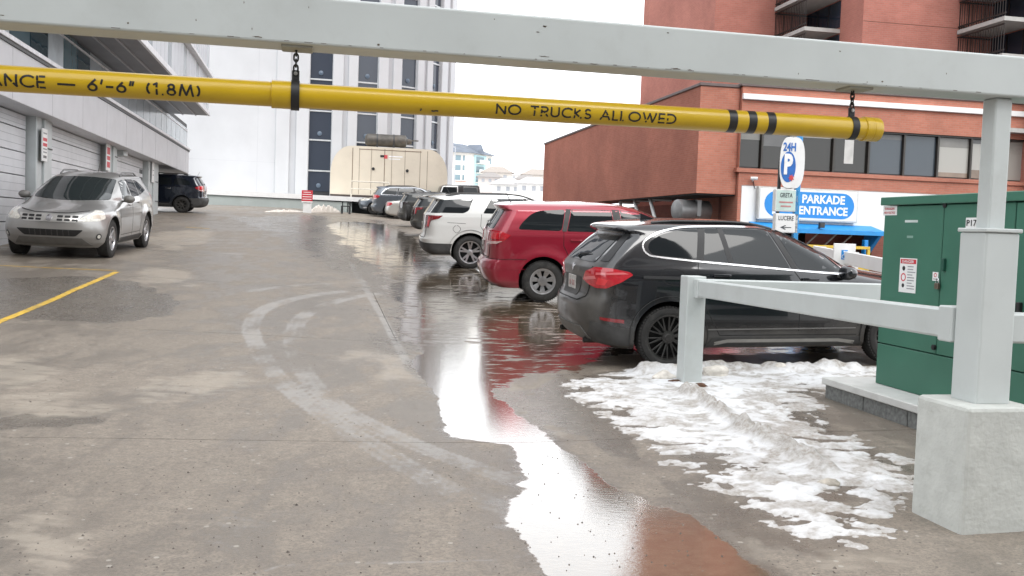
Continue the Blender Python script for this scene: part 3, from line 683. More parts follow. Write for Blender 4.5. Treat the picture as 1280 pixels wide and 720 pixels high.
def wheel(parent, x, side, y_out, r, wd, style, rimr, lo=True):
    """side -1 right / +1 left; tyre with rim, spokes, hub"""
    ax = Vector((0, side, 0)); c = Vector((x, side * (y_out - wd), r))
    sw = (r - rimr)
    prof = [(rimr - .01, .02), (rimr + .005, .004), (rimr + sw * .35, -.004 + .0), (rimr + sw * .7, .006), (r - .012, .028), (r - .002, .05), (r, wd * .5), (r - .002, wd - .05), (r - .012, wd - .026), (rimr + sw * .72, wd - .006), (rimr + sw * .35, wd), (rimr + .008, wd - .006), (rimr - .004, wd - .02)]
    t = MB().lathe(c, ax, prof, 56); 
    if lo:      # tread blocks give the tyre its rough outline
        n = 60
        for k in range(n):
            a = 2 * math.pi * k / n
            d = Vector((math.cos(a), 0, math.sin(a)))
            for h in (.035, wd - .035):
                p = c + ax * h + d * (r - .006)
                t.bar(p - ax * .02, p + ax * .02, .020, .016, up=d)
    o = t.build('wheel', RUBBER, parent, True, True, 40)
    rm = MB(); yo = wd - .015
    rm.lathe(c, ax, [(rimr - .02, .03), (rimr - .03, wd * .5), (rimr - .022, yo - .02), (rimr - .014, yo), (rimr + .004, yo + .004), (rimr + .006, yo - .012)], 56)
    msp = {'dark': DALLOY, 'steel': mat('steel_wheel', (.035, .033, .03), .6, .3, dirt=.6, dcol=(.12, .1, .085), dscale=9)}.get(style[0], ALLOY)
    bd = MB().lathe(c, ax, [(rimr - .02, wd * .42), (rimr * .5, wd * .45), (.0, wd * .45)], 40); bd.build('brake_disc', WELL, o, True, True)
    sp = rm; kind, n, w0, w1, spread = style; rin = .055; ro = rimr - .012
    def spoke(a0, a1, wa, wb, ya, yb, r0=rin, r1=ro):
        p0 = c + Vector((math.cos(a0) * r0, 0, math.sin(a0) * r0)) + ax * ya; p1 = c + Vector((math.cos(a1) * r1, 0, math.sin(a1) * r1)) + ax * yb
        d = (p1 - p0).normalized(); q = d.cross(ax).normalized()
        h = ax * .022
        sp.hexa([p0 - q * wa / 2 - h, p0 + q * wa / 2 - h, p1 + q * wb / 2 - h, p1 - q * wb / 2 - h, p0 - q * wa / 2, p0 + q * wa / 2, p1 + q * wb / 2, p1 - q * wb / 2], .003)
    for k in range(n):
        a = 2 * math.pi * (k + .25) / n
        if spread:
            spoke(a, a + spread, w0, w1, yo - .03, yo - .008); spoke(a, a - spread, w0, w1, yo - .03, yo - .008)
        else: spoke(a, a, w0, w1, yo - .03, yo - .008)
    if kind == 'cap':
        sp.lathe(c, ax, [(ro + .01, yo - .01), (ro - .012, yo - .004), (ro - .03, yo - .008), (ro - .03, yo - .02)], 48)
        sp.lathe(c, ax, [(.085, yo - .02), (.08, yo - .004), (0, yo + .002)], 36)
    sp.lathe(c, ax, [(.075, yo - .045), (.07, yo - .022), (.04, yo - .016), (.034, yo - .01), (0, yo - .008)], 24)
    sp.build('rim', msp, o, True, True, 30)
    return o

def car(name, label, cat, S, pos, heading, group=None):
    """S: spec. pos: world point under the middle of the rear axle; heading: angle of the forward axis (0 = +x)"""
    e = thing(name, label, cat, (0, 0, 0), group)
    L, rx, fx, wr, hw = S['L'], S['rx'], S['fx'], S['wr'], S['hw']
    # stand on the sloping lot
    c, s_ = math.cos(heading), math.sin(heading)
    def wp(x, y): X = pos[0] + (x - rx) * c - y * s_; Y = pos[1] + (x - rx) * s_ + y * c; return Vector((X, Y, gz(X, Y) + .006 + S.get('dz', 0)))
    a, b, d = wp(rx, hw * .85), wp(rx, -hw * .85), (wp(fx, hw * .85) + wp(fx, -hw * .85)) / 2
    m_ = (a + b) / 2; xd = (d - m_).normalized(); yd = (a - b).normalized(); zd = xd.cross(yd).normalized(); yd = zd.cross(xd)
    k = S.get('scale', 1)
    org = m_ - xd * rx * k
    e.matrix_world = Matrix(((xd.x * k, yd.x * k, zd.x * k, org.x), (xd.y * k, yd.y * k, zd.y * k, org.y), (xd.z * k, yd.z * k, zd.z * k, org.z), (0, 0, 0, 1)))
    arches = [(rx, wr), (fx, wr)]; ar = S.get('ar', wr + .055)
    me = make_body(S['lv'], L, arches, S.get('flare', 0), S.get('barrel', .05), arch_r=ar)
    bo = mobj('body', me, [S['paint'], WELL], e, False, True)
    cut = MB()
    for x, r in arches:
        for sd in (-1, 1): cut.lathe(Vector((x, sd * (hw - .34), r + .01)), Vector((0, sd, 0)), [(0, 0), (ar, 0), (ar, .6), (0, .6)], 40)
    co = cut.build('cut', [S['paint'], WELL], None)
    for p in co.data.polygons: p.material_index = 1
    md = bo.modifiers.new('b', 'BOOLEAN'); md.object = co; md.solver = 'EXACT'; md.operation = 'DIFFERENCE'
    bo.parent = None
    dg = bpy.context.evaluated_depsgraph_get(); nm = bpy.data.meshes.new_from_object(bo.evaluated_get(dg))
    bo.modifiers.clear(); old = bo.data; bo.data = nm; bpy.data.meshes.remove(old); bpy.data.objects.remove(co); bo.parent = e
    if len(nm.materials) < 2: nm.materials.append(WELL)
    nm.name = 'body'; nm.polygons.foreach_set('use_smooth', [True] * len(nm.polygons)); nm.set_sharp_from_angle(angle=R(32))
    # faces of the arch wells
    for p in nm.polygons:
        cc = p.center
        for x, r in arches:
            if math.hypot(cc.x - x, cc.z - r - .01) < ar + .004 and abs(cc.y) < hw - .001 and (abs(p.normal.y) > .9 and abs(cc.y) < hw - .2 or abs(math.hypot(cc.x - x, cc.z - r - .01) - ar) < .006): p.material_index = 1
        if cc.z < S['lv'][0][0] + .004: p.material_index = 1
    D = Decals(nm)
    def part(nm_, vf, m, par=None, ang=30):
        return mesh(nm_, vf[0], vf[1], m, par or e, True, True, ang)
    sides = ('R', 'L')
    for v in sides:
        for w_ in S['win']:
            poly = rpoly(w_['p'], w_.get('r', .03)); o = part('side_window', D.patch(v, poly, .003), w_.get('m', GLASS))
        for poly in S.get('pillar', []): part('window_pillar', D.patch(v, poly, .005), S.get('pillar_m', PLASTIC))
        if S.get('dlo'): part('window_trim', D.strip(v, S['dlo'], S.get('dlo_w', .022), .009, True), S.get('dlo_m', CHROME))
        for ln in S.get('seams', []): part('panel_gap', D.strip(v, ln, .009, .0015), WELL)
        for h in S.get('handles', []):
            p = D.put(v, h, .02); q = 1 if v == 'L' else -1
            mb = MB().box(p.x - .10, p.x + .10, p.y - .012, p.y + .012, p.z - .017, p.z + .012, .008, 2); mb.build('door_handle', S.get('handle_m', S['paint']), e, True, True)
        if S.get('clad'):
            for ln in S['clad']: part('side_cladding', D.patch(v, ln, .008), S.get('clad_m', PLASTIC))
        if S.get('archtrim'):
            for x, r in arches:
                w_ = S['archtrim']; zlo = S['lv'][0][0] + .02
                aa = [k_ * math.pi / 24 for k_ in range(-9, 34)]
                pts = [(x + math.cos(t) * (ar + w_ / 2 - .006), r + .01 + math.sin(t) * (ar + w_ / 2 - .006)) for t in aa]
                pts = [p for p in pts if p[1] > zlo]
                part('wheel_arch_trim', D.strip(v, pts, w_, .016), S.get('arch_m', PLASTIC))
        for t in S.get('trims', []): part(t[3] if len(t) > 3 else 'body_trim', D.strip(v, t[0], t[1], .010), t[2])
        for t in S.get('sidep', []): part(t[0], D.patch(v, t[1], .005), t[2])
        # mirror
        if S.get('mirror'):
            mxx, mz = S['mirror']; p = D.put(v, (mxx, mz), 0); q = 1 if v == 'L' else -1
            mb = MB().lathe(Vector((p.x + .03, p.y + q * .15, p.z + .02)), Vector((1, 0, 0)), [(0, -.07), (.06, -.07), (.082, -.045), (.085, 0), (.07, .05), (.035, .085), (0, .095)], 20)
            for vv in mb.bm.verts: vv.co.y = p.y + q * .15 + (vv.co.y - p.y - q * .15) * 1.35; vv.co.z = p.z + .02 + (vv.co.z - p.z - .02) * .95
            mo = mb.build('mirror', S.get('mirror_m', S['paint']), e, True, True, 60)
            MB().box(p.x - .03, p.x + .05, min(p.y - q * .03, p.y + q * .12), max(p.y - q * .03, p.y + q * .12), p.z - .045, p.z - .01, .01).build('mirror_stalk', PLASTIC, mo, True, True)
    vb = {'R': 'BR', 'L': 'BL'}; vf_ = {'R': 'FR', 'L': 'FL'}
    for v in sides:
        if S.get('tail'):
            o = part('tail_light', D.patch(vb[v], rpoly(S['tail'], .015), .010, .03), S.get('tail_m', REDL))
            for t in S.get('tail_in', []): part(t[2] if len(t) > 2 else 'lens', D.patch(vb[v], t[0], .013, .03), t[1], o)
        if S.get('head'):
            o = part('headlight', D.patch(vf_[v], rpoly(S['head'], .02), .008, .03), CLEARL)
            for t in S.get('head_in', []): part('reflector', D.patch(vf_[v], t[0], .011, .03), t[1], o)
    for nm_, view, poly, m, *off in S.get('ends', []):
        part(nm_, D.patch(view, poly, off[0] if off else .006, .04), m)
    for nm_, view, ln, wd, m in S.get('endstrips', []): part(nm_, D.strip(view, ln, wd, .006), m)
    if S.get('rails'):
        x0, x1, yy, hh = S['rails'][:4]; rmat = S.get('rail_m', PLASTIC)
        for sd in (-1, 1):
            P = []
            for k_ in range(13):
                t = k_ / 12; x = x0 + (x1 - x0) * t; q = D.put('T', (x, sd * yy), 0); P.append(q + Vector((0, 0, hh * min(1, 6 * t, 6 * (1 - t)) + .004)))
            MB().tube(P, .017, 8).build('roof_rail', rmat, e, True, True, 80)
    if S.get('antenna'):
        x, ln = S['antenna']; p = D.put('T', (x, S.get('ant_y', 0)), 0)
        MB().tube([p, p + Vector((-ln * .55, 0, ln))], [.008, .004], 6).build('antenna', BLACK, e, True, True)
    if S.get('fin'):
        p = D.put('T', (S['fin'], 0), -.005)
        MB().prism([p + Vector((-.09, -.012, 0)), p + Vector((.10, -.012, 0)), p + Vector((.02, -.006, .03)), p + Vector((-.085, -.004, .07))], (0, .024, 0)).build('antenna_fin', S['paint'], e, False, True)
    if S.get('plate'):
        y, z, x = S['plate']; q = D.put('B', (y, z), .012)
        po = MB().box(q.x - .006, q.x + .006, y - .16, y + .16, z - .085, z + .085, .004).build('licence_plate', PLATE, e, False, True)
        [MB().box(q.x - .0075, q.x - .005, y - .11 + .038 * k_, y - .085 + .038 * k_, z - .035, z + .03).build('plate_mark', REDD, po, False, True) for k_ in range(6) if k_ != 3]
    if S.get('exhaust'):
        for y in S['exhaust']: MB().lathe(Vector((.30, y, S['lv'][0][0] + .06)), Vector((-1, 0, 0)), [(.0, 0), (.034, 0), (.034, .22), (.028, .22), (.028, .12), (0, .12)], 16).build('exhaust_pipe', DALLOY, e, True, True)
    if S.get('wiper'):
        pts = [D.put('B', p, .02) for p in S['wiper']]
        MB().tube(pts, [.016, .010, .006][:len(pts)] if len(pts) == 3 else .008, 6).build('wiper', BLACK, e, True, True)
    st = S['wheel']
    for x in (rx, fx):
        for sd in (-1, 1): wheel(e, x, sd, hw - S.get('inset', .012), wr, S.get('tw', .235), st, S['rim'], S.get('detail', True))
    e['_'] = 1; del e['_']
    return e, D
def rect(x0, x1, z0, z1): return [(x0, z0), (x1, z0), (x1, z1), (x0, z1)]

# black compact SUV, nearest of the row
P_BLACK = paint('black_car_paint', (.006, .007, .010), .2, .2, .75, .8, .62, (.12, .11, .095))
P_RED = paint('crimson_paint', (.29, .011, .030), .3, .3, .45, .25, .5, (.16, .10, .09))
P_WHITE = paint('white_car_paint', (.66, .66, .64), 0, .3, .6, .5, .8, (.36, .32, .27))
P_GREY = paint('grey_car_paint', (.09, .095, .10), .5, .3, .7, .5, .8)
P_OLIVE = paint('dark_grey_car_paint', (.05, .05, .048), .4, .35, .8, .8, .9, (.13, .12, .10))
P_SILVER = paint('silver_car_paint', (.52, .51, .48), .5, .3, .5, .4, .6, (.3, .27, .23))
P_SLATE = paint('slate_car_paint', (.10, .115, .135), .5, .28, .4, .3, .6)
P_NAVY = paint('navy_car_paint', (.008, .013, .025), .35, .22, .45, .3, .6, (.11, .10, .09))
P_PEWTER = paint('pewter_car_paint', (.36, .355, .345), .6, .32, .65, 0, .95, (.21, .19, .165))

# columns of a level: z, rear x, front x, half width, rear corner radius, rear exponent, front corner radius, front exponent
X1 = dict(L=4.44, rx=.93, fx=3.60, wr=.335, hw=.91, rim=.245, paint=P_BLACK, ar=.385, wheel=('dark', 10, .020, .015, .14), tw=.225,
    lv=[(.21, .30, 4.10, .80, .30, 3, .6, 2.6), (.27, .12, 4.30, .865, .34, 3, .6, 2.6), (.36, .05, 4.40, .885, .36, 3, .6, 2.6), (.50, .005, 4.44, .895, .38, 3, .6, 2.6),
        (.64, .0, 4.43, .90, .38, 3, .6, 2.6), (.72, .03, 4.41, .905, .38, 3.2, .6, 2.6), (.78, .075, 4.38, .908, .38, 3.4, .65, 2.6), (.86, .09, 4.30, .912, .36, 3.4, .8, 2.6), (.93, .088, 4.10, .91, .34, 3.4, 1.0, 2.6),
        (.99, .085, 3.80, .90, .32, 3.4, 1.1, 2.6), (1.05, .09, 3.42, .885, .30, 3.4, .95, 2.6), (1.10, .125, 3.20, .865, .28, 3.4, .7, 2.7), (1.20, .22, 3.00, .825, .27, 3.4, .6, 2.7), (1.34, .37, 2.71, .765, .26, 3.4, .55, 2.8),
        (1.43, .46, 2.51, .722, .26, 3.4, .5, 2.8), (1.46, .40, 2.44, .705, .26, 3.4, .5, 2.8), (1.49, .36, 2.36, .685, .30, 3.2, .5, 2.8), (1.52, .38, 2.27, .655, .34, 3, .5, 2.6), (1.55, .52, 2.14, .60, .5, 2.6, .5, 2.4), (1.575, .80, 1.96, .50, .6, 2.4, .5, 2.2), (1.592, 1.10, 1.75, .32, .35, 2, .35, 2), (1.597, 1.3, 1.6, .12, .1, 2, .1, 2)],
    win=[dict(p=[(.75, 1.22), (.70, 1.28), (.72, 1.35), (.86, 1.43), (1.10, 1.485), (1.30, 1.495), (1.24, 1.175)], r=.05), dict(p=[(1.30, 1.17), (1.36, 1.497), (1.52, 1.50), (1.60, 1.145)]), dict(p=[(1.64, 1.14), (1.56, 1.50), (2.08, 1.495), (2.30, 1.085)]), dict(p=[(2.40, 1.075), (2.18, 1.49), (2.30, 1.47), (2.55, 1.36), (2.80, 1.19), (2.96, 1.05)], r=.03)],
    dlo=smoothpoly([(.70, 1.215), (.645, 1.29), (.68, 1.37), (.85, 1.455), (1.10, 1.508), (1.40, 1.52), (1.70, 1.523), (2.05, 1.515), (2.30, 1.49), (2.55, 1.385), (2.80, 1.215), (3.0, 1.035), (2.96, 1.02), (2.6, 1.045), (2.2, 1.075), (1.7, 1.115), (1.2, 1.155), (.85, 1.19)], 4), dlo_w=.017,
    pillar=[[(2.32, 1.08), (2.10, 1.50), (2.17, 1.50), (2.39, 1.075)], [(1.23, 1.165), (1.29, 1.50), (1.37, 1.505), (1.31, 1.16)], [(1.59, 1.135), (1.51, 1.508), (1.57, 1.508), (1.65, 1.13)]], pillar_m=BLACK,
    seams=[[(1.25, 1.16), (1.22, .95), (1.30, .72), (1.42, .50), (1.50, .36)], [(2.33, 1.07), (2.42, .95), (2.42, .40)], [(3.05, 1.02), (3.12, .85), (3.13, .45)], [(1.50, .355), (3.12, .355)], smoothpoly([(.84, 1.06), (1.06, 1.05), (1.07, .91), (.87, .92)], 4), [(.28, .76), (.42, .74), (.55, .70)]],
    handles=[(1.50, 1.005), (2.52, .97)], mirror=(2.88, 1.03), archtrim=.06,
    clad=[[(1.36, .24), (3.20, .24), (3.16, .33), (1.42, .33)], [(.10, .26), (.50, .25), (.52, .42), (.10, .50)], [(3.98, .25), (4.35, .28), (4.35, .40), (4.0, .38)]], clad_m=PLASTIC,
    trims=[([(1.45, .265), (1.60, .295), (2.9, .295), (3.10, .27)], .035, mat('sill_grey', (.28, .27, .25), .5, .2, dirt=.4), 'sill_trim'), ([(1.36, .42), (3.10, .43)], .012, mat('door_edge', (.14, .135, .13), .5), 'door_moulding'), ([(.62, .985), (1.0, .975), (1.4, .965)], .03, BLACK, 'side_moulding')],
    tail=[(.36, .93), (.42, 1.02), (.60, 1.075), (.80, 1.07), (.95, 1.035), (.985, 1.005), (.90, .93), (.76, .86), (.62, .855), (.48, .885)],
    tail_in=[([(.40, .955), (.60, .985), (.62, .955), (.42, .925)], mat('pink_lens', (.62, .14, .15), .15, coat=1)), ([(.62, .895), (.74, .89), (.78, .95), (.66, .97)], mat('bright_lens', (.62, .02, .03), .12, coat=1)), ([(.62, .995), (.95, 1.012), (.90, 1.03), (.62, 1.02)], mat('pink_lens', (.62, .14, .15), .15, coat=1))],
    head=[(2.25, .80), (2.45, .86), (2.85, .88), (2.80, .78), (2.45, .72)],
    ends=[('rear_window', 'B', rpoly([(-.60, 1.12), (-.52, 1.40), (.52, 1.40), (.60, 1.12)], .05), GLASS), ('rear_window_shade', 'BR', [(.62, 1.14), (.74, 1.14), (.84, 1.43), (.75, 1.435)], BLACK), ('rear_window_shade', 'BL', [(.62, 1.14), (.74, 1.14), (.84, 1.43), (.75, 1.435)], BLACK),
          ('bumper_insert', 'B', [(-.62, .30), (-.50, .42), (.50, .42), (.62, .30), (.4, .27), (-.4, .27)], mat('bumper_silver', (.13, .125, .115), .5, .3, dirt=.5), .012), ('bumper_reflector', 'BR', [(.70, .555), (.92, .53), (.92, .49), (.70, .525)], REDD), ('bumper_reflector', 'BL', [(.70, .555), (.92, .53), (.92, .49), (.70, .525)], REDD),
          ('windshield', 'F', rpoly([(-.68, 1.12), (-.56, 1.48), (.56, 1.48), (.68, 1.12)], .05), GLASS), ('plate_recess', 'B', rpoly([(-.30, .74), (-.34, .95), (.34, .95), (.30, .74)], .03), PLASTIC), ('grille', 'F', [(-.4, .5), (.4, .5), (.34, .78), (-.34, .78)], BLACK),
          ('badge', 'B', [(math.cos(a_ * math.pi / 8) * .04, 1.035 + math.sin(a_ * math.pi / 8) * .04) for a_ in range(16)], CHROME, .010)],
    endstrips=[('tailgate_gap', 'B', [(-.62, 1.08), (-.56, .75), (-.40, .70), (.40, .70), (.56, .75), (.62, 1.08)], .01, WELL)],
    rails=(.80, 2.2, .57, .010), rail_m=mat('rail_black', (.02, .02, .022), .3), fin=.95, plate=(0, .86, .1), exhaust=(-.52, .52), wiper=[(.02, 1.14), (.0, 1.17), (-.30, 1.20)])

def lvl(rear, front, width, Rr, Rf, pr=3.2, pf=2.6):
    zs = sorted({z for q in (rear, front, width) for z, _ in q})
    f = lambda q, z: float(np.interp(z, [a for a, _ in q], [b for _, b in q]))
    return [(z, f(rear, z), f(front, z), f(width, z), f(Rr, z), pr if z < zs[-3] else 2.3, f(Rf, z), pf if z < zs[-3] else 2.3) for z in zs]
def octo(y, z, r, n=14): return [(y + math.cos(2 * math.pi * k / n) * r, z + math.sin(2 * math.pi * k / n) * r) for k in range(n)]
CROSS = dict(L=4.89, rx=1.05, fx=3.94, wr=.362, hw=.93, rim=.222, paint=P_RED, ar=.425, flare=.035, wheel=('cap', 7, .040, .042, .15), tw=.225,
    lv=lvl([(.24, .25), (.34, .08), (.45, .03), (.58, 0), (.68, .03), (.74, .09), (.95, .10), (1.2, .13), (1.27, .17), (1.57, .36), (1.61, .30), (1.65, .28), (1.69, .42), (1.715, .95), (1.73, 1.5)],
           [(.24, 4.6), (.35, 4.8), (.6, 4.89), (.85, 4.85), (.98, 4.65), (1.05, 4.2), (1.12, 3.85), (1.18, 3.72), (1.55, 3.0), (1.63, 2.76), (1.69, 2.46), (1.715, 2.2), (1.73, 1.9)],
           [(.24, .86), (.35, .905), (.6, .915), (.95, .925), (1.15, .92), (1.24, .90), (1.4, .845), (1.58, .765), (1.65, .70), (1.69, .6), (1.715, .45), (1.73, .15)],
           [(.24, .3), (.6, .42), (1.2, .30), (1.6, .26), (1.73, .3)], [(.24, .6), (.8, .8), (1.05, 1.1), (1.2, .6), (1.73, .4)]),
    win=[dict(p=[(.60, 1.255), (.68, 1.37), (.83, 1.51), (.98, 1.575), (1.44, 1.60), (1.36, 1.235)], r=.06), dict(p=[(1.46, 1.23), (1.55, 1.605), (2.25, 1.60), (2.30, 1.22)]), dict(p=[(2.46, 1.215), (2.40, 1.60), (2.76, 1.565), (3.1, 1.38), (3.36, 1.2)])],
    pillar=[[(1.37, 1.232), (1.45, 1.607), (1.54, 1.607), (1.45, 1.228)], [(2.31, 1.218), (2.26, 1.607), (2.39, 1.602), (2.45, 1.213)]],
    seams=[[(1.40, 1.23), (1.40, .98), (1.52, .75), (1.60, .5), (1.62, .33)], [(2.38, 1.21), (2.40, .33)], [(3.4, 1.1), (3.42, .4)], [(1.62, .325), (3.42, .325)]],
    handles=[(1.62, 1.08), (2.62, 1.06)], handle_m=P_RED, mirror=(3.15, 1.22), trims=[],
    tail=[(.40, 1.20), (.62, 1.235), (.85, 1.215), (.98, 1.15), (.9, 1.06), (.75, .99), (.42, .97)], tail_m=REDL,
    tail_in=[([(.43, 1.03), (.87, 1.05), (.78, 1.003), (.43, .985)], mat('pale_lens', (.60, .40, .38), .15, coat=1)), ([(.60, 1.08), (.80, 1.085), (.80, 1.18), (.60, 1.19)], mat('bright_lens', (.62, .02, .03), .12, coat=1)), ([(.41, 1.06), (.9, 1.075), (.9, 1.083), (.41, 1.068)], REDD), ([(.58, 1.0), (.595, 1.0), (.595, 1.22), (.58, 1.22)], REDD)],
    head=[(2.45, .95), (2.75, .97), (3.0, .9), (2.9, .82), (2.5, .85)],
    ends=[('rear_window', 'B', rpoly([(-.66, 1.255), (-.58, 1.575), (.58, 1.575), (.66, 1.255)], .06), GLASS), ('windshield', 'F', rpoly([(-.72, 1.2), (-.58, 1.6), (.58, 1.6), (.72, 1.2)], .05), GLASS), ('grille', 'F', [(-.4, .6), (.4, .6), (.4, .9), (-.4, .9)], BLACK), ('bumper_valance', 'B', [(-.7, .26), (.7, .26), (.6, .36), (-.6, .36)], PLASTIC), ('plate_recess', 'B', rpoly([(-.30, .80), (-.30, 1.06), (.30, 1.06), (.30, .80)], .03), P_RED)],
    endstrips=[('tailgate_gap', 'B', [(-.70, 1.22), (-.62, .76), (.62, .76), (.70, 1.22)], .01, WELL), ('bumper_crease', 'BR', [(.0, .60), (1.15, .565)], .012, P_RED), ('bumper_gap', 'BR', [(.30, .735), (1.2, .74)], .008, WELL)],
    antenna=(.55, .17), ant_y=-.25, plate=(.05, .93, .1), wiper=[(.02, 1.28), (.0, 1.30), (-.30, 1.33)], fin=None)
LARGE = dict(L=5.04, rx=1.16, fx=4.02, wr=.385, hw=1.0, rim=.262, paint=P_WHITE, ar=.45, wheel=('alloy', 5, .05, .04, .20), tw=.255, archtrim=.075,
    lv=lvl([(.30, .25), (.42, .07), (.55, .02), (.68, 0), (.75, .05), (.9, .08), (1.25, .12), (1.30, .16), (1.60, .36), (1.63, .27), (1.66, .23), (1.70, .34), (1.73, .9), (1.745, 1.6)],
           [(.30, 4.75), (.42, 4.95), (.65, 5.04), (.95, 5.0), (1.08, 4.8), (1.14, 4.3), (1.20, 3.85), (1.26, 3.65), (1.58, 2.95), (1.65, 2.7), (1.70, 2.4), (1.73, 2.15), (1.745, 1.9)],
           [(.30, .90), (.42, .97), (.7, .985), (1.0, .995), (1.2, .985), (1.29, .965), (1.45, .90), (1.62, .82), (1.67, .76), (1.70, .66), (1.73, .5), (1.745, .2)],
           [(.3, .3), (.6, .42), (1.2, .32), (1.62, .28), (1.745, .3)], [(.3, .6), (.8, .7), (1.1, 1.1), (1.3, .6), (1.745, .4)]),
    win=[dict(p=[(.36, 1.305), (.52, 1.60), (1.24, 1.645), (1.12, 1.36), (1.0, 1.30)], r=.04), dict(p=[(1.46, 1.30), (1.66, 1.635), (2.42, 1.645), (2.46, 1.29)]), dict(p=[(2.56, 1.29), (2.52, 1.645), (2.8, 1.61), (3.15, 1.42), (3.4, 1.27)])],
    pillar=[[(2.46, 1.29), (2.42, 1.65), (2.52, 1.65), (2.56, 1.29)]], pillar_m=BLACK,
    seams=[[(1.42, 1.28), (1.40, 1.0), (1.55, .75), (1.68, .5), (1.70, .4)], [(2.5, 1.28), (2.52, .4)], smoothpoly([(.84, 1.02), (.93, .93), (.84, .84), (.75, .93)], 5), [(.62, 1.08), (1.05, 1.06)]],
    handles=[(1.66, 1.14), (2.76, 1.12)], handle_m=BLACK, mirror=(3.25, 1.28),
    clad=[[(1.62, .31), (3.55, .31), (3.55, .44), (1.66, .44)]],
    tail=[(.50, .93), (.44, 1.235), (.70, 1.245), (1.04, 1.24), (.98, 1.17), (.80, 1.12), (.73, .95)], tail_m=REDD,
    tail_in=[([(.66, .98), (.72, .98), (.78, 1.2), (.70, 1.22)], mat('bright_lens', (.62, .02, .03), .12, coat=1)), ([(.53, 1.0), (.62, 1.0), (.62, 1.18), (.53, 1.2)], mat('smoke_lens', (.22, .13, .13), .15, coat=1))],
    head=[(2.5, .98), (2.8, 1.02), (3.05, .96), (2.95, .88), (2.55, .9)],
    ends=[('rear_window', 'B', rpoly([(-.70, 1.30), (-.64, 1.60), (.64, 1.60), (.70, 1.30)], .05), GLASS), ('rear_pillar', 'BR', [(.72, 1.30), (.98, 1.30), (1.06, 1.60), (.84, 1.60)], GLASS), ('rear_pillar', 'BL', [(.72, 1.30), (.98, 1.30), (1.06, 1.60), (.84, 1.60)], GLASS), ('windshield', 'F', rpoly([(-.76, 1.28), (-.62, 1.62), (.62, 1.62), (.76, 1.28)], .05), GLASS), ('grille', 'F', [(-.5, .65), (.5, .65), (.5, 1.0), (-.5, 1.0)], BLACK),
          ('bumper_cladding', 'BR', [(.02, .33), (1.14, .33), (1.20, .58), (.02, .62)], PLASTIC, .012), ('bumper_cladding', 'BL', [(.04, .33), (1.14, .33), (1.20, .58), (.04, .62)], PLASTIC, .012)],
    endstrips=[('tailgate_gap', 'B', [(-.75, 1.25), (-.70, .72), (.70, .72), (.75, 1.25)], .01, WELL)],
    rails=(.6, 2.7, .66, .045), antenna=(.75, .2), plate=(0, .98, .1))
def variant(base, **k):
    d = dict(base); d.update(k); return d
SMALL_SPARE = variant(LARGE, paint=P_OLIVE, L=5.04, detail=False, wheel=('alloy', 6, .05, .05, 0), scale=.88, rail_m=PLASTIC, antenna=None, handle_m=P_OLIVE)
DARK_SUV = variant(LARGE, paint=P_OLIVE, detail=False, scale=.93, antenna=None, wheel=('alloy', 5, .06, .05, .2), handle_m=P_OLIVE, tail_m=mat('smoked_lens', (.03, .02, .02), .2, coat=1), tail_in=[])
GREY_SUV = variant(CROSS, paint=P_SLATE, detail=False, scale=1.03, flare=0, rails=(.8, 2.5, .62, .05), rail_m=BLACK, handle_m=P_SLATE, antenna=None, dlo=rpoly([(.52, 1.24), (.60, 1.37), (.80, 1.54), (1.0, 1.61), (2.4, 1.635), (2.70, 1.58), (3.05, 1.39), (3.32, 1.19), (2.3, 1.205)], .05), ends=[e_ for e_ in CROSS['ends'] if e_[0] != 'plate_recess'], endstrips=[], wheel=('alloy', 7, .05, .04, 0))
NOSE_SUV = variant(CROSS, paint=P_SLATE, detail=False, scale=1.0, flare=.02, handle_m=P_SLATE, antenna=None, ends=[e_ for e_ in CROSS['ends'] if e_[0] != 'plate_recess'] + [('bumper_trim', 'FL', [(2.3, .42), (2.8, .38), (2.8, .41), (2.32, .46)], CHROME), ('bumper_trim', 'FR', [(2.3, .42), (2.8, .38), (2.8, .41), (2.32, .46)], CHROME)], endstrips=[], wheel=('dark', 7, .05, .04, 0), head=[(2.35, .98), (2.75, 1.0), (3.05, .9), (2.95, .84), (2.45, .88)], head_in=[([(2.55, .9), (2.75, .9), (2.75, .97), (2.55, .97)], CHROME)])
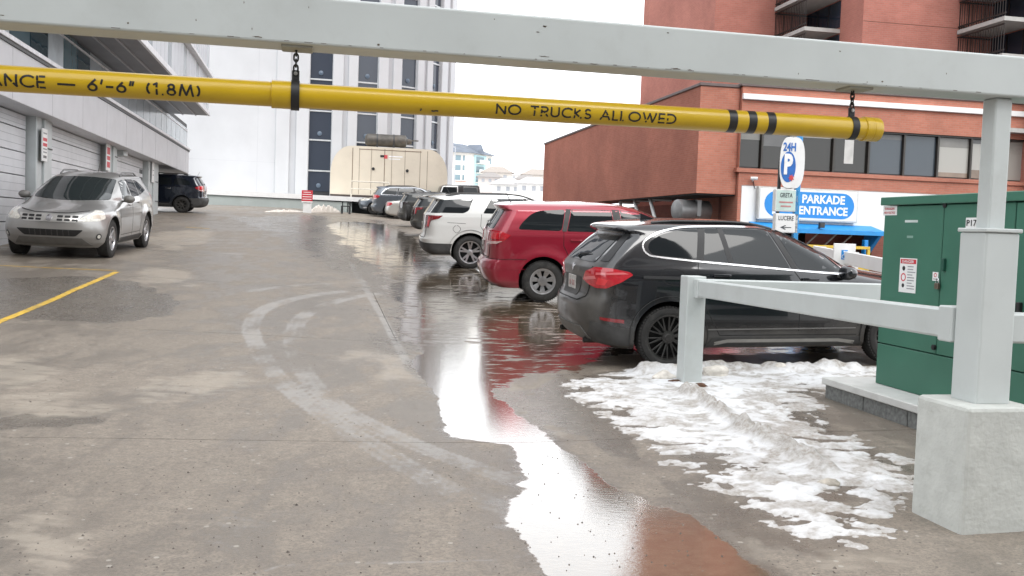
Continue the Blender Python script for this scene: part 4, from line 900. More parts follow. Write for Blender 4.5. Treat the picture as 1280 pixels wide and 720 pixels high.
SEDAN = dict(L=4.75, rx=1.08, fx=3.83, wr=.325, hw=.90, rim=.21, paint=P_SILVER, ar=.37, wheel=('alloy', 7, .045, .04, 0), tw=.21, detail=False,
    lv=lvl([(.20, .3), (.32, .06), (.5, 0), (.66, .02), (.74, .06), (.95, .09), (1.0, .14), (1.03, .35), (1.07, .75), (1.12, .92), (1.35, 1.5), (1.40, 1.75), (1.43, 2.0), (1.44, 2.2)],
           [(.20, 4.4), (.32, 4.65), (.55, 4.75), (.70, 4.68), (.80, 4.4), (.88, 3.9), (.95, 3.5), (1.0, 3.35), (1.30, 2.75), (1.37, 2.55), (1.42, 2.35), (1.44, 2.3)],
           [(.20, .82), (.32, .88), (.6, .895), (.85, .90), (.95, .885), (1.02, .86), (1.15, .79), (1.33, .68), (1.38, .62), (1.42, .45), (1.44, .1)],
           [(.2, .3), (.9, .35), (1.03, .5), (1.1, .4), (1.44, .3)], [(.2, .6), (.7, .8), (.9, 1.1), (1.05, .6), (1.44, .3)]),
    win=[dict(p=[(1.0, 1.06), (1.25, 1.24), (1.5, 1.335), (1.62, 1.345), (1.66, 1.03)], r=.05), dict(p=[(1.70, 1.03), (1.66, 1.35), (2.25, 1.36), (2.3, 1.0)]), dict(p=[(2.38, .995), (2.34, 1.355), (2.6, 1.31), (3.05, 1.04)])],
    dlo=rpoly([(.94, 1.045), (1.24, 1.255), (1.5, 1.355), (2.3, 1.375), (2.62, 1.325), (3.14, 1.02), (2.3, .98)], .04),
    seams=[[(1.7, 1.02), (1.65, .5), (1.66, .3)], [(2.34, .99), (2.36, .3)], [(3.2, .9), (3.2, .35)]], handles=[(1.85, .93), (2.65, .91)], handle_m=CHROME, mirror=(2.95, 1.03),
    tail=[(.45, .76), (.45, .93), (.68, .965), (.86, .95), (.92, .86), (.8, .78), (.62, .74)], head=[(2.4, .72), (2.9, .72), (2.8, .6), (2.45, .62)],
    ends=[('rear_window', 'B', rpoly([(-.62, 1.10), (-.52, 1.32), (.52, 1.32), (.62, 1.10)], .05), GLASS), ('windshield', 'F', rpoly([(-.66, 1.02), (-.52, 1.34), (.52, 1.34), (.66, 1.02)], .05), GLASS), ('grille', 'F', [(-.4, .45), (.4, .45), (.4, .62), (-.4, .62)], BLACK)], plate=(0, .8, .1))
JEEP = dict(L=4.2, rx=.9, fx=3.4, wr=.40, hw=.80, rim=.23, paint=P_OLIVE, ar=.48, wheel=('alloy', 5, .06, .05, 0), tw=.26, detail=False, barrel=.01,
    lv=lvl([(.45, .12), (.55, .06), (1.15, .06), (1.2, .08), (1.78, .16), (1.82, .25), (1.84, .6)], [(.45, 3.9), (.6, 4.05), (1.0, 4.1), (1.1, 4.0), (1.18, 3.0), (1.2, 2.72), (1.24, 2.62), (1.75, 2.38), (1.82, 2.2), (1.84, 1.9)],
           [(.45, .76), (.6, .79), (1.15, .79), (1.2, .775), (1.70, .70), (1.78, .66), (1.82, .55), (1.84, .3)], [(.45, .12), (1.84, .14)], [(.45, .2), (1.1, .3), (1.2, .22), (1.84, .2)], 5, 4),
    win=[dict(p=[(.30, 1.26), (.36, 1.66), (1.10, 1.68), (1.10, 1.26)], r=.08), dict(p=[(1.52, 1.24), (1.52, 1.68), (2.28, 1.68), (2.44, 1.24)], r=.05)],
    dlo=rpoly([(1.47, 1.2), (1.47, 1.72), (2.31, 1.72), (2.50, 1.2)], .06), dlo_w=.05, dlo_m=P_WHITE,
    seams=[[(1.47, 1.18), (1.47, .6), (2.5, .6), (2.5, 1.15)]], handles=[(1.65, 1.05)], handle_m=BLACK, mirror=(2.50, 1.30), mirror_m=BLACK,
    sidep=[('roof_panel', [(.16, 1.70), (1.42, 1.73), (1.42, 1.80), (.2, 1.80)], BLACK), ('roof_panel', [(1.12, 1.24), (1.12, 1.72), (1.44, 1.72), (1.44, 1.24)], BLACK)],
    ends=[('windshield', 'F', rpoly([(-.62, 1.26), (-.58, 1.68), (.58, 1.68), (.62, 1.26)], .05), GLASS), ('rear_window', 'B', rpoly([(-.55, 1.25), (-.5, 1.7), (.5, 1.7), (.55, 1.25)], .05), GLASS)])
FRONT = dict(L=4.77, rx=1.03, fx=3.86, wr=.38, hw=.94, rim=.235, paint=P_PEWTER, ar=.44, flare=.035, wheel=('alloy', 6, .06, .055, 0), tw=.235,
    lv=lvl([(.26, .3), (.4, .06), (.6, 0), (.8, .05), (1.0, .08), (1.15, .15), (1.5, .48), (1.56, .42), (1.60, .5), (1.64, .8), (1.67, 1.3), (1.68, 1.6)],
           [(.22, 4.5), (.30, 4.62), (.42, 4.72), (.56, 4.77), (.70, 4.77), (.80, 4.73), (.88, 4.63), (.94, 4.45), (.99, 4.2), (1.05, 3.88), (1.10, 3.68), (1.15, 3.54), (1.48, 2.72), (1.55, 2.52), (1.61, 2.3), (1.65, 2.1), (1.67, 1.95), (1.68, 1.85)],
           [(.22, .82), (.32, .90), (.5, .93), (.8, .94), (.95, .93), (1.08, .915), (1.16, .895), (1.3, .84), (1.5, .745), (1.56, .70), (1.60, .64), (1.64, .55), (1.67, .38), (1.68, .15)],
           [(.22, .3), (1.1, .4), (1.6, .3)], [(.22, .55), (.6, .6), (.85, .8), (1.0, 1.15), (1.1, 1.0), (1.2, .7), (1.5, .55), (1.68, .4)], 3, 2.7),
    win=[dict(p=[(.85, 1.30), (1.10, 1.45), (1.4, 1.52), (1.55, 1.53), (1.55, 1.20)], r=.05), dict(p=[(1.60, 1.195), (1.60, 1.535), (2.2, 1.54), (2.26, 1.17)]), dict(p=[(2.34, 1.165), (2.30, 1.535), (2.50, 1.49), (2.78, 1.33), (3.0, 1.15)])],
    seams=[[(1.58, 1.18), (1.54, .8), (1.65, .5), (1.66, .33)], [(2.32, 1.15), (2.34, .33)], [(3.3, 1.05), (3.3, .45)], [(1.66, .42), (3.3, .42)]],
    handles=[(1.75, 1.05), (2.55, 1.02)], handle_m=P_PEWTER, mirror=(3.02, 1.13), mirror_m=mat('dull_grey', (.16, .155, .145), .5),
    clad=[[(1.55, .25), (3.36, .25), (3.36, .36), (1.55, .36)]], archtrim=None,
    tail=[(.5, .95), (.5, 1.3), (.8, 1.4), (.9, 1.2), (.8, .95)],
    head=[(2.36, .93), (2.50, .945), (2.72, .87), (2.93, .79), (2.90, .735), (2.60, .745), (2.40, .79)],
    head_in=[([(2.52, .80), (2.68, .79), (2.68, .84), (2.52, .88)], mat('amber_glass', (.55, .48, .40), .15, coat=1))],
    ends=[('windshield', 'F', rpoly([(-.74, 1.13), (-.62, 1.53), (-.2, 1.56), (.2, 1.56), (.62, 1.53), (.74, 1.13), (.2, 1.10), (-.2, 1.10)], .05), glassmat('windscreen_glass', (.02, .026, .027))),
          ('grille', 'F', rpoly([(-.46, .715), (-.58, .855), (.58, .855), (.46, .715)], .02), mat('grille_bright', (.55, .54, .52), .3, .7, dirt=.5, dscale=8), .012),
          ('lower_grille', 'F', rpoly([(-.46, .45), (-.60, .575), (.60, .575), (.46, .45)], .03), BLACK, .008),
          ('bumper_lip', 'F', [(-.70, .27), (-.56, .42), (.56, .42), (.70, .27)], mat('bumper_grey', (.17, .165, .155), .55, .2, dirt=.5), .012)]
         + [('grille_slot', 'F', rpoly(rect(sg * (.14 + .13 * k) if sg > 0 else -(.14 + .13 * k) - .10, sg * (.14 + .13 * k) + .10 if sg > 0 else -(.14 + .13 * k), z0, z0 + .038), .008, 1), BLACK, .015) for sg in (1, -1) for k in range(3) for z0 in (.735, .795)]
         + [('emblem', 'F', octo(0, .785, .055), CHROME, .02)] + [('grille_bar', 'F', rect(-.35 + .1 * k - .008, -.35 + .1 * k + .008, .455, .57), PLASTIC, .013) for k in range(8)]
         + [('fog_light', v_, octo(2.58, .45, .06), m_, o_) for v_ in ('FL', 'FR') for m_, o_ in ((PLASTIC, .008), )] + [('fog_lens', v_, octo(2.58, .45, .035), CLEARL, .012) for v_ in ('FL', 'FR')],
    endstrips=[('hood_gap', 'F', [(-.62, .93), (-.3, .885), (.3, .885), (.62, .93)], .008, WELL)],
    rails=(.8, 2.15, .60, .055), rail_m=mat('rail_grey', (.10, .10, .10), .4), antenna=(1.9, .18), ant_y=.1)
NAVY = variant(CROSS, paint=P_NAVY, L=4.89, flare=.015, archtrim=.06, arch_m=PLASTIC, wheel=('steel', 8, .06, .07, 0), handle_m=CHROME, rails=(.8, 2.5, .62, .06), antenna=(.5, .17), rail_m=BLACK, scale=.99, clad=[[(1.55, .26), (3.45, .26), (3.45, .42), (1.55, .42)]],
    ends=[e_ for e_ in CROSS['ends'] if e_[0] != 'plate_recess'] + [('bumper_cladding', v_, [(.02, .27), (1.14, .27), (1.2, .66), (.02, .70)], PLASTIC, .012) for v_ in ('BR', 'BL')], endstrips=[], win=[dict(p=[(.62, 1.26), (.74, 1.40), (.95, 1.52), (1.30, 1.56), (1.42, 1.24)], r=.03)] + CROSS['win'][1:], pillar=[CROSS['pillar'][1]])

# ------------------------------------------------------------------ garage building on the left
LB = Plane(-6.55, 0, math.pi / 2 + .21, True)       # door plane, s grows with distance, n towards the lot
if LB.n.x < 0: LB.n = -LB.n
FO = .55                                              # the fascia stands out over the doors
METAL = mat('grey_cladding', (.56, .56, .58), .45, .1, var=.05, scale=1.5, dirt=.2, dcol=(.3, .29, .28), dscale=1.0)
DOORM = mat('garage_door_paint', (.64, .65, .67), .5, .05, var=.05, scale=2, dirt=.25, dcol=(.36, .36, .35), dscale=1.2)
COLM = mat('column_paint', (.50, .53, .53), .5, .1, var=.07, scale=3, dirt=.3, dcol=(.3, .3, .3), dscale=2)
DARKM = mat('dark_steel', (.05, .052, .055), .5, .3)
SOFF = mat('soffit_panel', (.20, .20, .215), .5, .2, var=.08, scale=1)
PALEG = mat('pale_glazing', (.42, .47, .50), .15, .1, var=.12, scale=.6)
TEAL = glassmat('teal_glass', (.02, .055, .075), .04, .12)
s_end = LB.s(236, 200, FO); z_fb = LB.z(100, 160, FO); z_ft = LB.z(120, 117, FO)
s_open = LB.s(193, 230); s0 = 9.0
lb = thing('garage_building', 'grey metal garage building with roll-up doors and glazed upper floor on the left', 'building', (LB.P(20, 0, 0)))
gnd = lambda s_, n=0: gz(*LB.P(s_, 0, n)[:2])
MB().pbox(LB, s0, s_end, z_fb, z_ft, -.6, FO, .01).build('fascia', METAL, lb)
MB().pbox(LB, s0, s_end + .06, z_ft, z_ft + .10, -.05, FO + .07, .008).build('ledge', mat('ledge_white', (.7, .7, .72), .4, .1), lb)
MB().pbox(LB, s0, s_end + .03, z_ft - .07, z_ft - .002, FO - .1, FO + .035).build('ledge_shadow_strip', DARKM, lb)  # dark strip standing in for the shadow under the ledge
for k in range(14):
    s_ = s0 + 1.5 + 3.05 * k
    if s_ < s_end - .3: MB().pbox(LB, s_, s_ + .014, z_fb + .02, z_ft - .08, FO - .01, FO + .002).build('fascia_joint', mat('joint_grey', (.30, .30, .32), .5), lb)
# doors and columns, measured along the wall
bays = [(LB.s(-120, 200), LB.s(35, 200)), (LB.s(57, 200), LB.s(128, 200)), (LB.s(141, 220), LB.s(180, 220))]
pitch = .53; ztop = z_fb
MB().pbox(LB, s0, s_open - .12, .0, z_fb, -.5, -.16).build('back_wall', DARKM, lb)
for j, (a, b_) in enumerate(bays):
    zb = min(gnd(a), gnd(b_)) - .02
    d = MB().pbox(LB, a, b_, zb, ztop - .02, -.15, -.10).build('garage_door', DARKM, lb)
    z = ztop - .35; rows = []
    while z > zb: rows.append(z); z -= pitch
    edges = [ztop - .02] + rows + [zb]
    for z1, z0 in zip(edges, edges[1:]):
        if z1 - z0 < .04: continue
        MB().pbox(LB, a + .02, b_ - .02, z0 + .022, z1, -.11, -.05, .006).build('door_panel', DOORM, d)
        for f in (1 / 3, 2 / 3):
            zz = z0 + (z1 - z0) * f; MB().pbox(LB, a + .02, b_ - .02, zz - .006, zz + .006, -.06, -.0465).build('door_groove', mat('groove_grey', (.40, .42, .44), .5), d)
    if j == 2:
        for k in range(9):
            zz = LB.z(178, 212) - k * .30; MB().pbox(LB, b_ - .75, b_ - .12, zz - .16, zz, -.05, -.042).build('door_vent', DARKM, d)
cl = [(LB.s(36, 200), LB.s(56, 200)), (LB.s(129, 200), LB.s(140, 200)), (LB.s(180.5, 220), LB.s(193, 220))]
for a, b_ in cl:
    zb = gnd((a + b_) / 2) - .05; c = MB().pbox(LB, a, b_, zb, z_fb + .01, -.2, .16, .012).build('column', COLM, lb)
    MB().pbox(LB, a + .36 * (b_ - a), a + .52 * (b_ - a), zb + .1, z_fb, .16, .215, .01).build('column_rib', COLM, c)
    for k in range(4): MB().pbox(LB, a + .5 * (b_ - a), b_ - .01, zb + .6 + .8 * k, zb + .63 + .8 * k, .16, .18).build('column_strap', DARKM, c)
# open bay at the end
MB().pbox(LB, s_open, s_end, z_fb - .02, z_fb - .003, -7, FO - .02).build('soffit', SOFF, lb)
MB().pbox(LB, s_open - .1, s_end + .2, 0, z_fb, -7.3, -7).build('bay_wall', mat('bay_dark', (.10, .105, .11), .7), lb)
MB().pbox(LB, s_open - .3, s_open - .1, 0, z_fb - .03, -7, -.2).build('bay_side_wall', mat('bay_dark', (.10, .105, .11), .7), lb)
# upper floor: glazing, overhanging storey with dark soffit
gz0 = FO - .55; z_so = LB.z(245, 126, FO + 1.25); s_up = LB.s(263, 100, FO + 1.25)
s_gl = LB.s(234.5, 160, gz0)
MB().pbox(LB, s0, s_gl, z_ft + .09, z_so + .2, gz0 - .5, gz0 - .04).build('upper_wall', DARKM, lb)
ss = s0; k = 0
while ss < s_gl - .2:
    e_ = min(ss + 1.55, s_gl)
    far_ = ss > LB.s(105, 85, gz0)
    MB().pbox(LB, ss + .03, e_ - .03, z_ft + .10, z_so - .02, gz0 - .05, gz0).build('window', (PALEG if far_ else (TEAL, mat('drawn_curtain', (.40, .45, .48), .3, var=.2, scale=2), glassmat('blue_glass', (.10, .17, .20), .05, .15))[k % 3]), lb)
    ss = e_; k += 1
MB().pbox(LB, s0, s_gl + .02, z_ft + 1.25, z_ft + 1.30, gz0 - .02, gz0 + .03).build('transom', mat('ledge_white', (.7, .7, .72), .4, .1), lb)
sof0 = LB.s(72, 40, gz0)
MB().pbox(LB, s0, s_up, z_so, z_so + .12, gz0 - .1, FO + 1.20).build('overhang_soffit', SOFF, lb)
for n_ in (FO + .05, FO + .62): MB().pbox(LB, s0, s_up - .05, z_so - .04, z_so + .01, n_, n_ + .05).build('soffit_strip', mat('strip_grey', (.42, .42, .44), .5), lb)
MB().pbox(LB, s0, s_up + .02, z_so - .02, z_so + .18, FO + 1.18, FO + 1.27, .01).build('overhang_edge', mat('ledge_white', (.7, .7, .72), .4, .1), lb)
zs = [z_so + .18, z_so + 2.1, z_so + 2.35, z_so + 9]
z_l2 = LB.z(243, 70, FO + 1.25)
ss = s0
RIB = mat('ribbed_panel', (.55, .57, .60), .4, .15, var=.08, scale=.8)
while ss < s_up - .1:
    e_ = min(ss + .8, s_up); MB().pbox(LB, ss + .02, e_ - .02, z_so + .18, z_so + 12, FO + 1.12, FO + 1.20).build('facade_panel', RIB if int(ss / .8) % 5 else PALEG, lb); ss = e_
MB().pbox(LB, s0, s_up - .001, z_so + .18, z_so + 12, gz0 - 3, FO + 1.13).build('upper_storey', METAL, lb)
MB().pbox(LB, s0, s_up + .05, z_l2, z_l2 + .12, FO + 1.15, FO + 1.42, .01).build('upper_ledge', mat('ledge_white', (.7, .7, .72), .4, .1), lb)
# wall signs on the columns
def plate_sign(name, label, pl, s_a, s_b, z0, z1, n, bands, cat='sign', parent_extra=None):
    t = thing(name, label, cat, pl.P((s_a + s_b) / 2, z0, n))
    MB().pbox(pl, s_a, s_b, z0, z1, n, n + .03, .004).build('plate', WHITE_P, t)
    for (a, b_, c, d, m) in bands:
        MB().pbox(pl, s_a + (s_b - s_a) * a, s_a + (s_b - s_a) * b_, z0 + (z1 - z0) * c, z0 + (z1 - z0) * d, n + .03, n + .033).build('print', m, t)
    return t
REDP = mat('sign_red', (.55, .03, .045), .5, var=.1); GREYP = mat('sign_grey', (.25, .25, .26), .5)
a, b_ = cl[0]; zz0, zz1 = LB.z(54, 201.5, .25), LB.z(54, 160.5, .25)
plate_sign('notice_sign', 'tall white notice with red and black print on the first garage column', LB, LB.s(52, 180, .25), LB.s(58.3, 180, .25), zz0, zz1, .24, [(.1, .9, .62, .72, REDP), (.1, .9, .46, .56, REDP), (.15, .85, .84, .88, GREYP), (.15, .85, .36, .40, GREYP), (.15, .85, .26, .30, GREYP), (.2, .45, .1, .18, BLACK), (.55, .8, .1, .18, BLACK)])
zz0, zz1 = LB.z(135, 213, .22), LB.z(135, 177, .22)
plate_sign('notice_sign', 'narrow red and white notice on the column beside the pewter SUV', LB, LB.s(133, 195, .22), LB.s(137.5, 195, .22), zz0, zz1, .2, [(.1, .9, .1, .3, REDP), (.1, .9, .36, .5, REDP), (.1, .9, .56, .8, REDP)])
zz0, zz1 = LB.z(191, 228, .22), LB.z(191, 199, .22)
plate_sign('notice_sign', 'small white notice on the last garage column by the open bay', LB, LB.s(190, 215, .22), LB.s(192.6, 215, .22), zz0, zz1, .2, [(.2, .8, .5, .54, GREYP), (.2, .8, .3, .34, GREYP)])
# flood lamp above the third door
fl = thing('flood_lamp', 'small grey flood lamp under the fascia above the third garage door', 'lamp', LB.P(bays[2][0] + .9, LB.z(147, 192), .0))
q = LB.P(LB.s(147, 188), LB.z(147, 188), .1); MB().bar(q + Vector((0, 0, .18)), q + Vector((.05, 0, -.2)), .35, .28, bev=.02).build('housing', COLM, fl); MB().bar(q + Vector((0, 0, .2)), q + LB.n * -.12 + Vector((0, 0, .25)), .06, .06).build('bracket', DARKM, fl)

# ------------------------------------------------------------------ white tower at the end of the lot
WT = mat('white_concrete', (.54, .55, .565), .7, var=.04, scale=.6, dirt=.3, dcol=(.45, .46, .475), dscale=.35)
WT2 = mat('white_reveal', (.47, .48, .50), .7, var=.05, scale=.6)
SLATE = glassmat('tower_glass', (.045, .055, .075), .12, .0)
MULL = mat('mullion_light', (.55, .57, .58), .4, .3)
RW = Plane(*at(261, 250, 59.5)[:2], .205)               # retaining wall front
wt = thing('white_tower', 'tall white office tower with vertical fins and dark blue window strips', 'building', RW.P(5, 2, -4))
off = -5.5
edges = [(205, 0), (345, 0), (386, 0), (415, 2), (446, 8), (471.5, 16), (500, 27), (519.5, 42), (537.5, 52), (549, 64), (565, 72)]   # pixel column, turn of the facade from here (degrees)
p = RW.P(RW.s(205, 150, off), 0, off); ptsx = [p]; base_a = .205
for (x0, t0), (x1, t1) in zip(edges, edges[1:]):
    a = base_a + R(t1 if False else t0) ; pl = Plane(p.x, p.y, a); s1 = pl.s(x1, 150); p = pl.P(s1, 0, 0); ptsx.append(p)
ZT = 62; zb0 = 1.5
kind = ['wall', 'pil', 'win', 'pil', 'win', 'pil', 'win', 'pil', 'win', 'pil']
# floor lines of the window strips from the photograph, carried up the tower
zl = Plane(ptsx[2].x, ptsx[2].y, base_a)
zlev = sorted(zl.z(400, y_) for y_ in (240, 213.5, 175, 138.5, 99)); dzf = (zlev[-1] - zlev[1]) / 3
while zlev[-1] < ZT - 3: zlev.append(zlev[-1] + dzf)
core = MB()
for (a_, b_), kd in zip(zip(ptsx, ptsx[1:]), kind):
    d = (b_ - a_); pl = Plane(a_.x, a_.y, math.atan2(d.y, d.x)); w_ = d.length
    if kd == 'wall':
        MB().pbox(pl, 0, w_, zb0, ZT, -.6, 0).build('wall', WT, wt)
        for k in range(1, 7): MB().pbox(pl, 0, w_, zb0 + 4.1 * k, zb0 + 4.1 * k + .02, -.1, .004).build('wall_joint', WT2, wt)
        MB().pbox(pl, w_ - 1.2, w_ - 1.17, zb0, ZT, -.1, .004).build('wall_joint', WT2, wt)
    elif kd == 'pil':
        f = MB().pbox(pl, 0, w_, zb0, ZT, -.6, .02).build('fin', WT2, wt)
        MB().pbox(pl, w_ * .0, w_ * .42, zb0, ZT, .02, .14, .02).build('fin_rib', WT, f); MB().pbox(pl, w_ * .62, w_ * 1.0, zb0, ZT, .02, .18, .02).build('fin_rib', WT, f)
    else:
        st = MB().pbox(pl, 0, w_, zb0, ZT, -.6, -.2).build('window_strip', DARKM, wt)
        for i_, (z0, z1) in enumerate(zip(zlev, zlev[1:])):
            MB().pbox(pl, .03, w_ - .03, z0 + .05, z1 - .05, -.2, -.15).build('pane', SLATE, st)
            MB().pbox(pl, 0, w_, z1 - .05, z1 + .05, -.2, -.08).build('mullion', MULL, st)
            if i_ % 2 == 0 and i_ < 8: MB().lathe(pl.P(w_ * .48, z0 + .45, -.15), pl.n, [(.16, 0), (.16, .06), (0, .1)], 12).build('vent_cap', mat('vent_blue', (.10, .14, .19), .4), st)
        for e_ in (0, w_ - .04): MB().pbox(pl, e_, e_ + .04, zb0, ZT, -.2, -.06).build('side_frame', MULL, st)
q0 = ptsx[-1]; back = MB(); back.prism([Vector((v.x, v.y, zb0)) - RW.n * .62 for v in ptsx] + [Vector((ptsx[-1].x - 1.6, ptsx[-1].y + 16, zb0)), Vector((ptsx[0].x, ptsx[0].y + 16, zb0))], (0, 0, ZT - zb0 - .2)); back.build('tower_core', WT, wt)
# low retaining wall with pale coping in front of it
rw = thing('retaining_wall', 'low pale green concrete wall with white coping below the white tower', 'wall', RW.P(3, 2, 0))
PG = mat('pale_green_concrete', (.40, .44, .42), .8, var=.08, scale=1.2, bump=.2, dirt=.4, dcol=(.28, .29, .27), dscale=.8)
sL, sR = RW.s(238, 250), RW.s(434, 255); zc0, zc1 = RW.z(262, 243), RW.z(262, 236.5)
zR1 = RW.z(434, 248)
MB().hexa([RW.P(sL, 0, 0), RW.P(sR, 0, 0), RW.P(sR, 0, -.3), RW.P(sL, 0, -.3), RW.P(sL, zc0, 0), RW.P(sR, zR1 - .25, 0), RW.P(sR, zR1 - .25, -.3), RW.P(sL, zc0, -.3)]).build('wall_face', PG, rw)
MB().hexa([RW.P(sL, zc0, .12), RW.P(sR + 9, zR1 - .25, .12), RW.P(sR + 9, zR1 - .25, -5.4), RW.P(sL, zc0, -5.4), RW.P(sL, zc1, .12), RW.P(sR + 9, zR1, .12), RW.P(sR + 9, zR1, -5.4), RW.P(sL, zc1, -5.4)]).build('coping', WHITE_P, rw)
MB().pbox(RW, sR, sR + 9, 0, zR1 - .27, -1.4, -1.1).build('recess_wall', mat('recess_grey', (.12, .125, .13), .8), rw)
for k in range(4): MB().pbox(RW, sR + .05 + 1.9 * k, sR + .3 + 1.9 * k, 0, zR1 - .26, -.4, -.15).build('pier', PG, rw)
# snow left along its foot
def mound(name, px0, px1, py, wd, ht, label):
    P0, P1 = gpt(px0, py), gpt(px1, py); n = 60; m_ = 8; V, Fc = [], []
    for i in range(n + 1):
        c = P0.lerp(P1, i / n)
        for j in range(m_ + 1):
            t = j / m_ * 2 - 1; y = c.y + t * wd; h = ht * max(0, 1 - t * t) * math.sin(math.pi * i / n) ** .5 * (.4 + 1.1 * float(fbm(i * .35, j * .5, 3, 5)))
            V.append((c.x, y, gz(c.x, y) + h - .02))
    for i in range(n):
        for j in range(m_): k = i * (m_ + 1) + j; Fc.append((k, k + 1, k + m_ + 2, k + m_ + 1))
    tag(mesh(name, V, Fc, snowdirt('mound_snow'), None, True, angle=180), label, 'snow', kind='stuff')
mound('snow', 385, 424, 265.5, .5, .42, 'low heap of old snow at the foot of the pale wall'); mound('snow', 330, 380, 265, .4, .14, 'thin patch of old snow along the pale wall')

# red notice on a short white post
rp = gpt(384, 266); rs = thing('notice_sign', 'red notice board on a short white post in front of the pale wall', 'sign', rp)
MB().box(rp.x - .22, rp.x + .22, rp.y - .08, rp.y + .08, rp.z - .05, rp.z + .80, .01).build('post', WHITE_P, rs)
z0 = at(384, 251.5, rp.y)[2]; z1 = at(384, 238, rp.y)[2]
MB().box(rp.x - .30, rp.x + .30, rp.y - .13, rp.y - .08, z0, z1, .006).build('board', REDP, rs); MB().box(rp.x - .30, rp.x + .30, rp.y - .134, rp.y - .10, z0 - .07, z0 - .002).build('board_edge', WHITE_P, rs)
for f0, wd in ((.82, .4), (.62, .5), (.40, .5), (.18, .5)):
    zz = z0 + (z1 - z0) * f0; MB().box(rp.x - wd / 2, rp.x + wd / 2, rp.y - .135, rp.y - .129, zz - .018, zz + .018).build('print_line', WHITE_T, rs)
# small dark step stands by the wall
for px, lab in ((432, 'dark metal step stand in front of the pale wall end'),):
    q = gpt(px, 267.5); st = thing('step_stand', lab, 'stand', q)
    for dx in (-.25, .2):
        MB().box(q.x + dx, q.x + dx + .06, q.y - .2, q.y - .14, q.z, q.z + .45).build('leg', DARKM, st); MB().box(q.x + dx, q.x + dx + .06, q.y + .14, q.y + .2, q.z, q.z + .75).build('leg', DARKM, st)
    MB().box(q.x - .25, q.x + .26, q.y - .2, q.y + .0, q.z + .42, q.z + .48).build('step', DARKM, st); MB().box(q.x - .25, q.x + .26, q.y, q.y + .2, q.z + .7, q.z + .76).build('step', DARKM, st)

# ------------------------------------------------------------------ beige generator
GP = Plane(*at(413, 240, 62.5)[:2], .17)
BEI = mat('beige_enclosure', (.66, .60, .49), .5, var=.05, scale=.8, dirt=.3, dcol=(.36, .31, .25), dscale=.7)
gs0, gs1 = GP.s(413, 215), GP.s(559.5, 215); gz0_, gz1_ = GP.z(430, 243), GP.z(486, 184.5); gdep = 2.3
ge = thing('generator', 'beige rounded diesel generator enclosure with a silencer on its roof', 'generator', GP.P((gs0 + gs1) / 2, gz0_, -1))
rr = (gz1_ - gz0_) * .56; prof = [(gs0, gz0_)]
for k in range(9): t = math.pi / 2 * k / 8; prof.append((gs0 + rr * .72 * (1 - math.cos(t)), gz1_ - rr * (1 - math.sin(t))))
for k in range(9): t = math.pi / 2 * (1 - k / 8); prof.append((gs1 - rr * .72 * (1 - math.cos(t)), gz1_ - rr * (1 - math.sin(t))))
prof.append((gs1, gz0_))
MB().prism([GP.P(a, z, 0) for a, z in prof], -GP.n * gdep).build('enclosure', BEI, ge, True, angle=20)
MB().pbox(GP, gs0 + .02, gs1 - .02, gz0_ - .14, gz0_ - .002, -gdep, .03).build('skid', mat('skid_brown', (.06, .045, .04), .6), ge)
MB().pbox(GP, gs0 + .3, gs1 - .3, gz0_ - .75, gz0_ - .142, -gdep, -.15).build('fuel_tank', mat('tank_grey', (.30, .30, .29), .6), ge)
seam = mat('seam_brown', (.20, .15, .11), .7)
for px in (440.5, 449, 464, 480.5, 489.5, 506, 525, 534): s_ = GP.s(px, 210); w_ = .05 if px in (440.5, 480.5) else .028; MB().pbox(GP, s_ - w_ / 2, s_ + w_ / 2, gz0_ + .05, gz1_ - .12, -.05, .006).build('panel_seam', seam, ge)
MB().pbox(GP, GP.s(449, 192), GP.s(527, 192), GP.z(486, 188) - .03, GP.z(486, 188) + .02, -.05, .012).build('roof_trim', seam, ge)
for px, py in ((466.5, 211), (509, 213.5)): MB().lathe(GP.P(*GP.px(px, py), 0), GP.n, [(.10, 0), (.10, .05), (0, .06)], 14).build('latch', BLACK, ge)
lx, lz = GP.px(484, 196.5); MB().pbox(GP, lx - .22, lx + .02, lz - .10, lz + .14, 0, .012).build('logo_block', mat('logo_red', (.55, .07, .08), .5), ge); MB().pbox(GP, lx - .45, lx - .18, lz - .02, lz + .12, 0, .014).build('logo_shade', BLACK, ge)
MB().pbox(GP, lx + .10, lx + 1.0, lz + .02, lz + .10, 0, .006).build('logo_line', WHITE_T, ge); MB().pbox(GP, lx + .10, lx + .85, lz - .14, lz - .07, 0, .006).build('logo_line', WHITE_T, ge)
mzc = GP.z(488, 174.5); ms0, ms1 = GP.s(457, 175), GP.s(510, 175); MUF = mat('silencer_steel', (.10, .093, .083), .55, .4, var=.3, scale=3, dirt=.5, dcol=(.2, .15, .1), dscale=2)
mr_ = (GP.z(488, 166.5) - GP.z(488, 182.5)) / 2
MB().lathe(GP.P(ms0, mzc, -1.0), GP.d, [(0, -.05), (mr_ * .7, 0), (mr_ * .97, .12), (mr_, .3), (mr_, ms1 - ms0 - .3), (mr_ * .97, ms1 - ms0 - .1), (mr_ * .5, ms1 - ms0), (mr_ * .35, ms1 - ms0 + .3), (0, ms1 - ms0 + .3)], 28).build('silencer', MUF, ge, True)
for px in (472, 493): MB().lathe(GP.P(GP.s(px, 175), mzc, -1.0), GP.d, [(mr_ + .012, -.05), (mr_ + .02, 0), (mr_ + .012, .05)], 28).build('silencer_strap', DARKM, ge, True); MB().pbox(GP, GP.s(px, 175) - .06, GP.s(px, 175) + .06, gz1_ - .02, mzc, -1.3, -.7).build('silencer_bracket', DARKM, ge)
MB().pbox(GP, ms1 + .15, ms1 + .75, mzc + .05, mzc + .12, -1.1, -.9).build('exhaust_flap', MUF, ge)
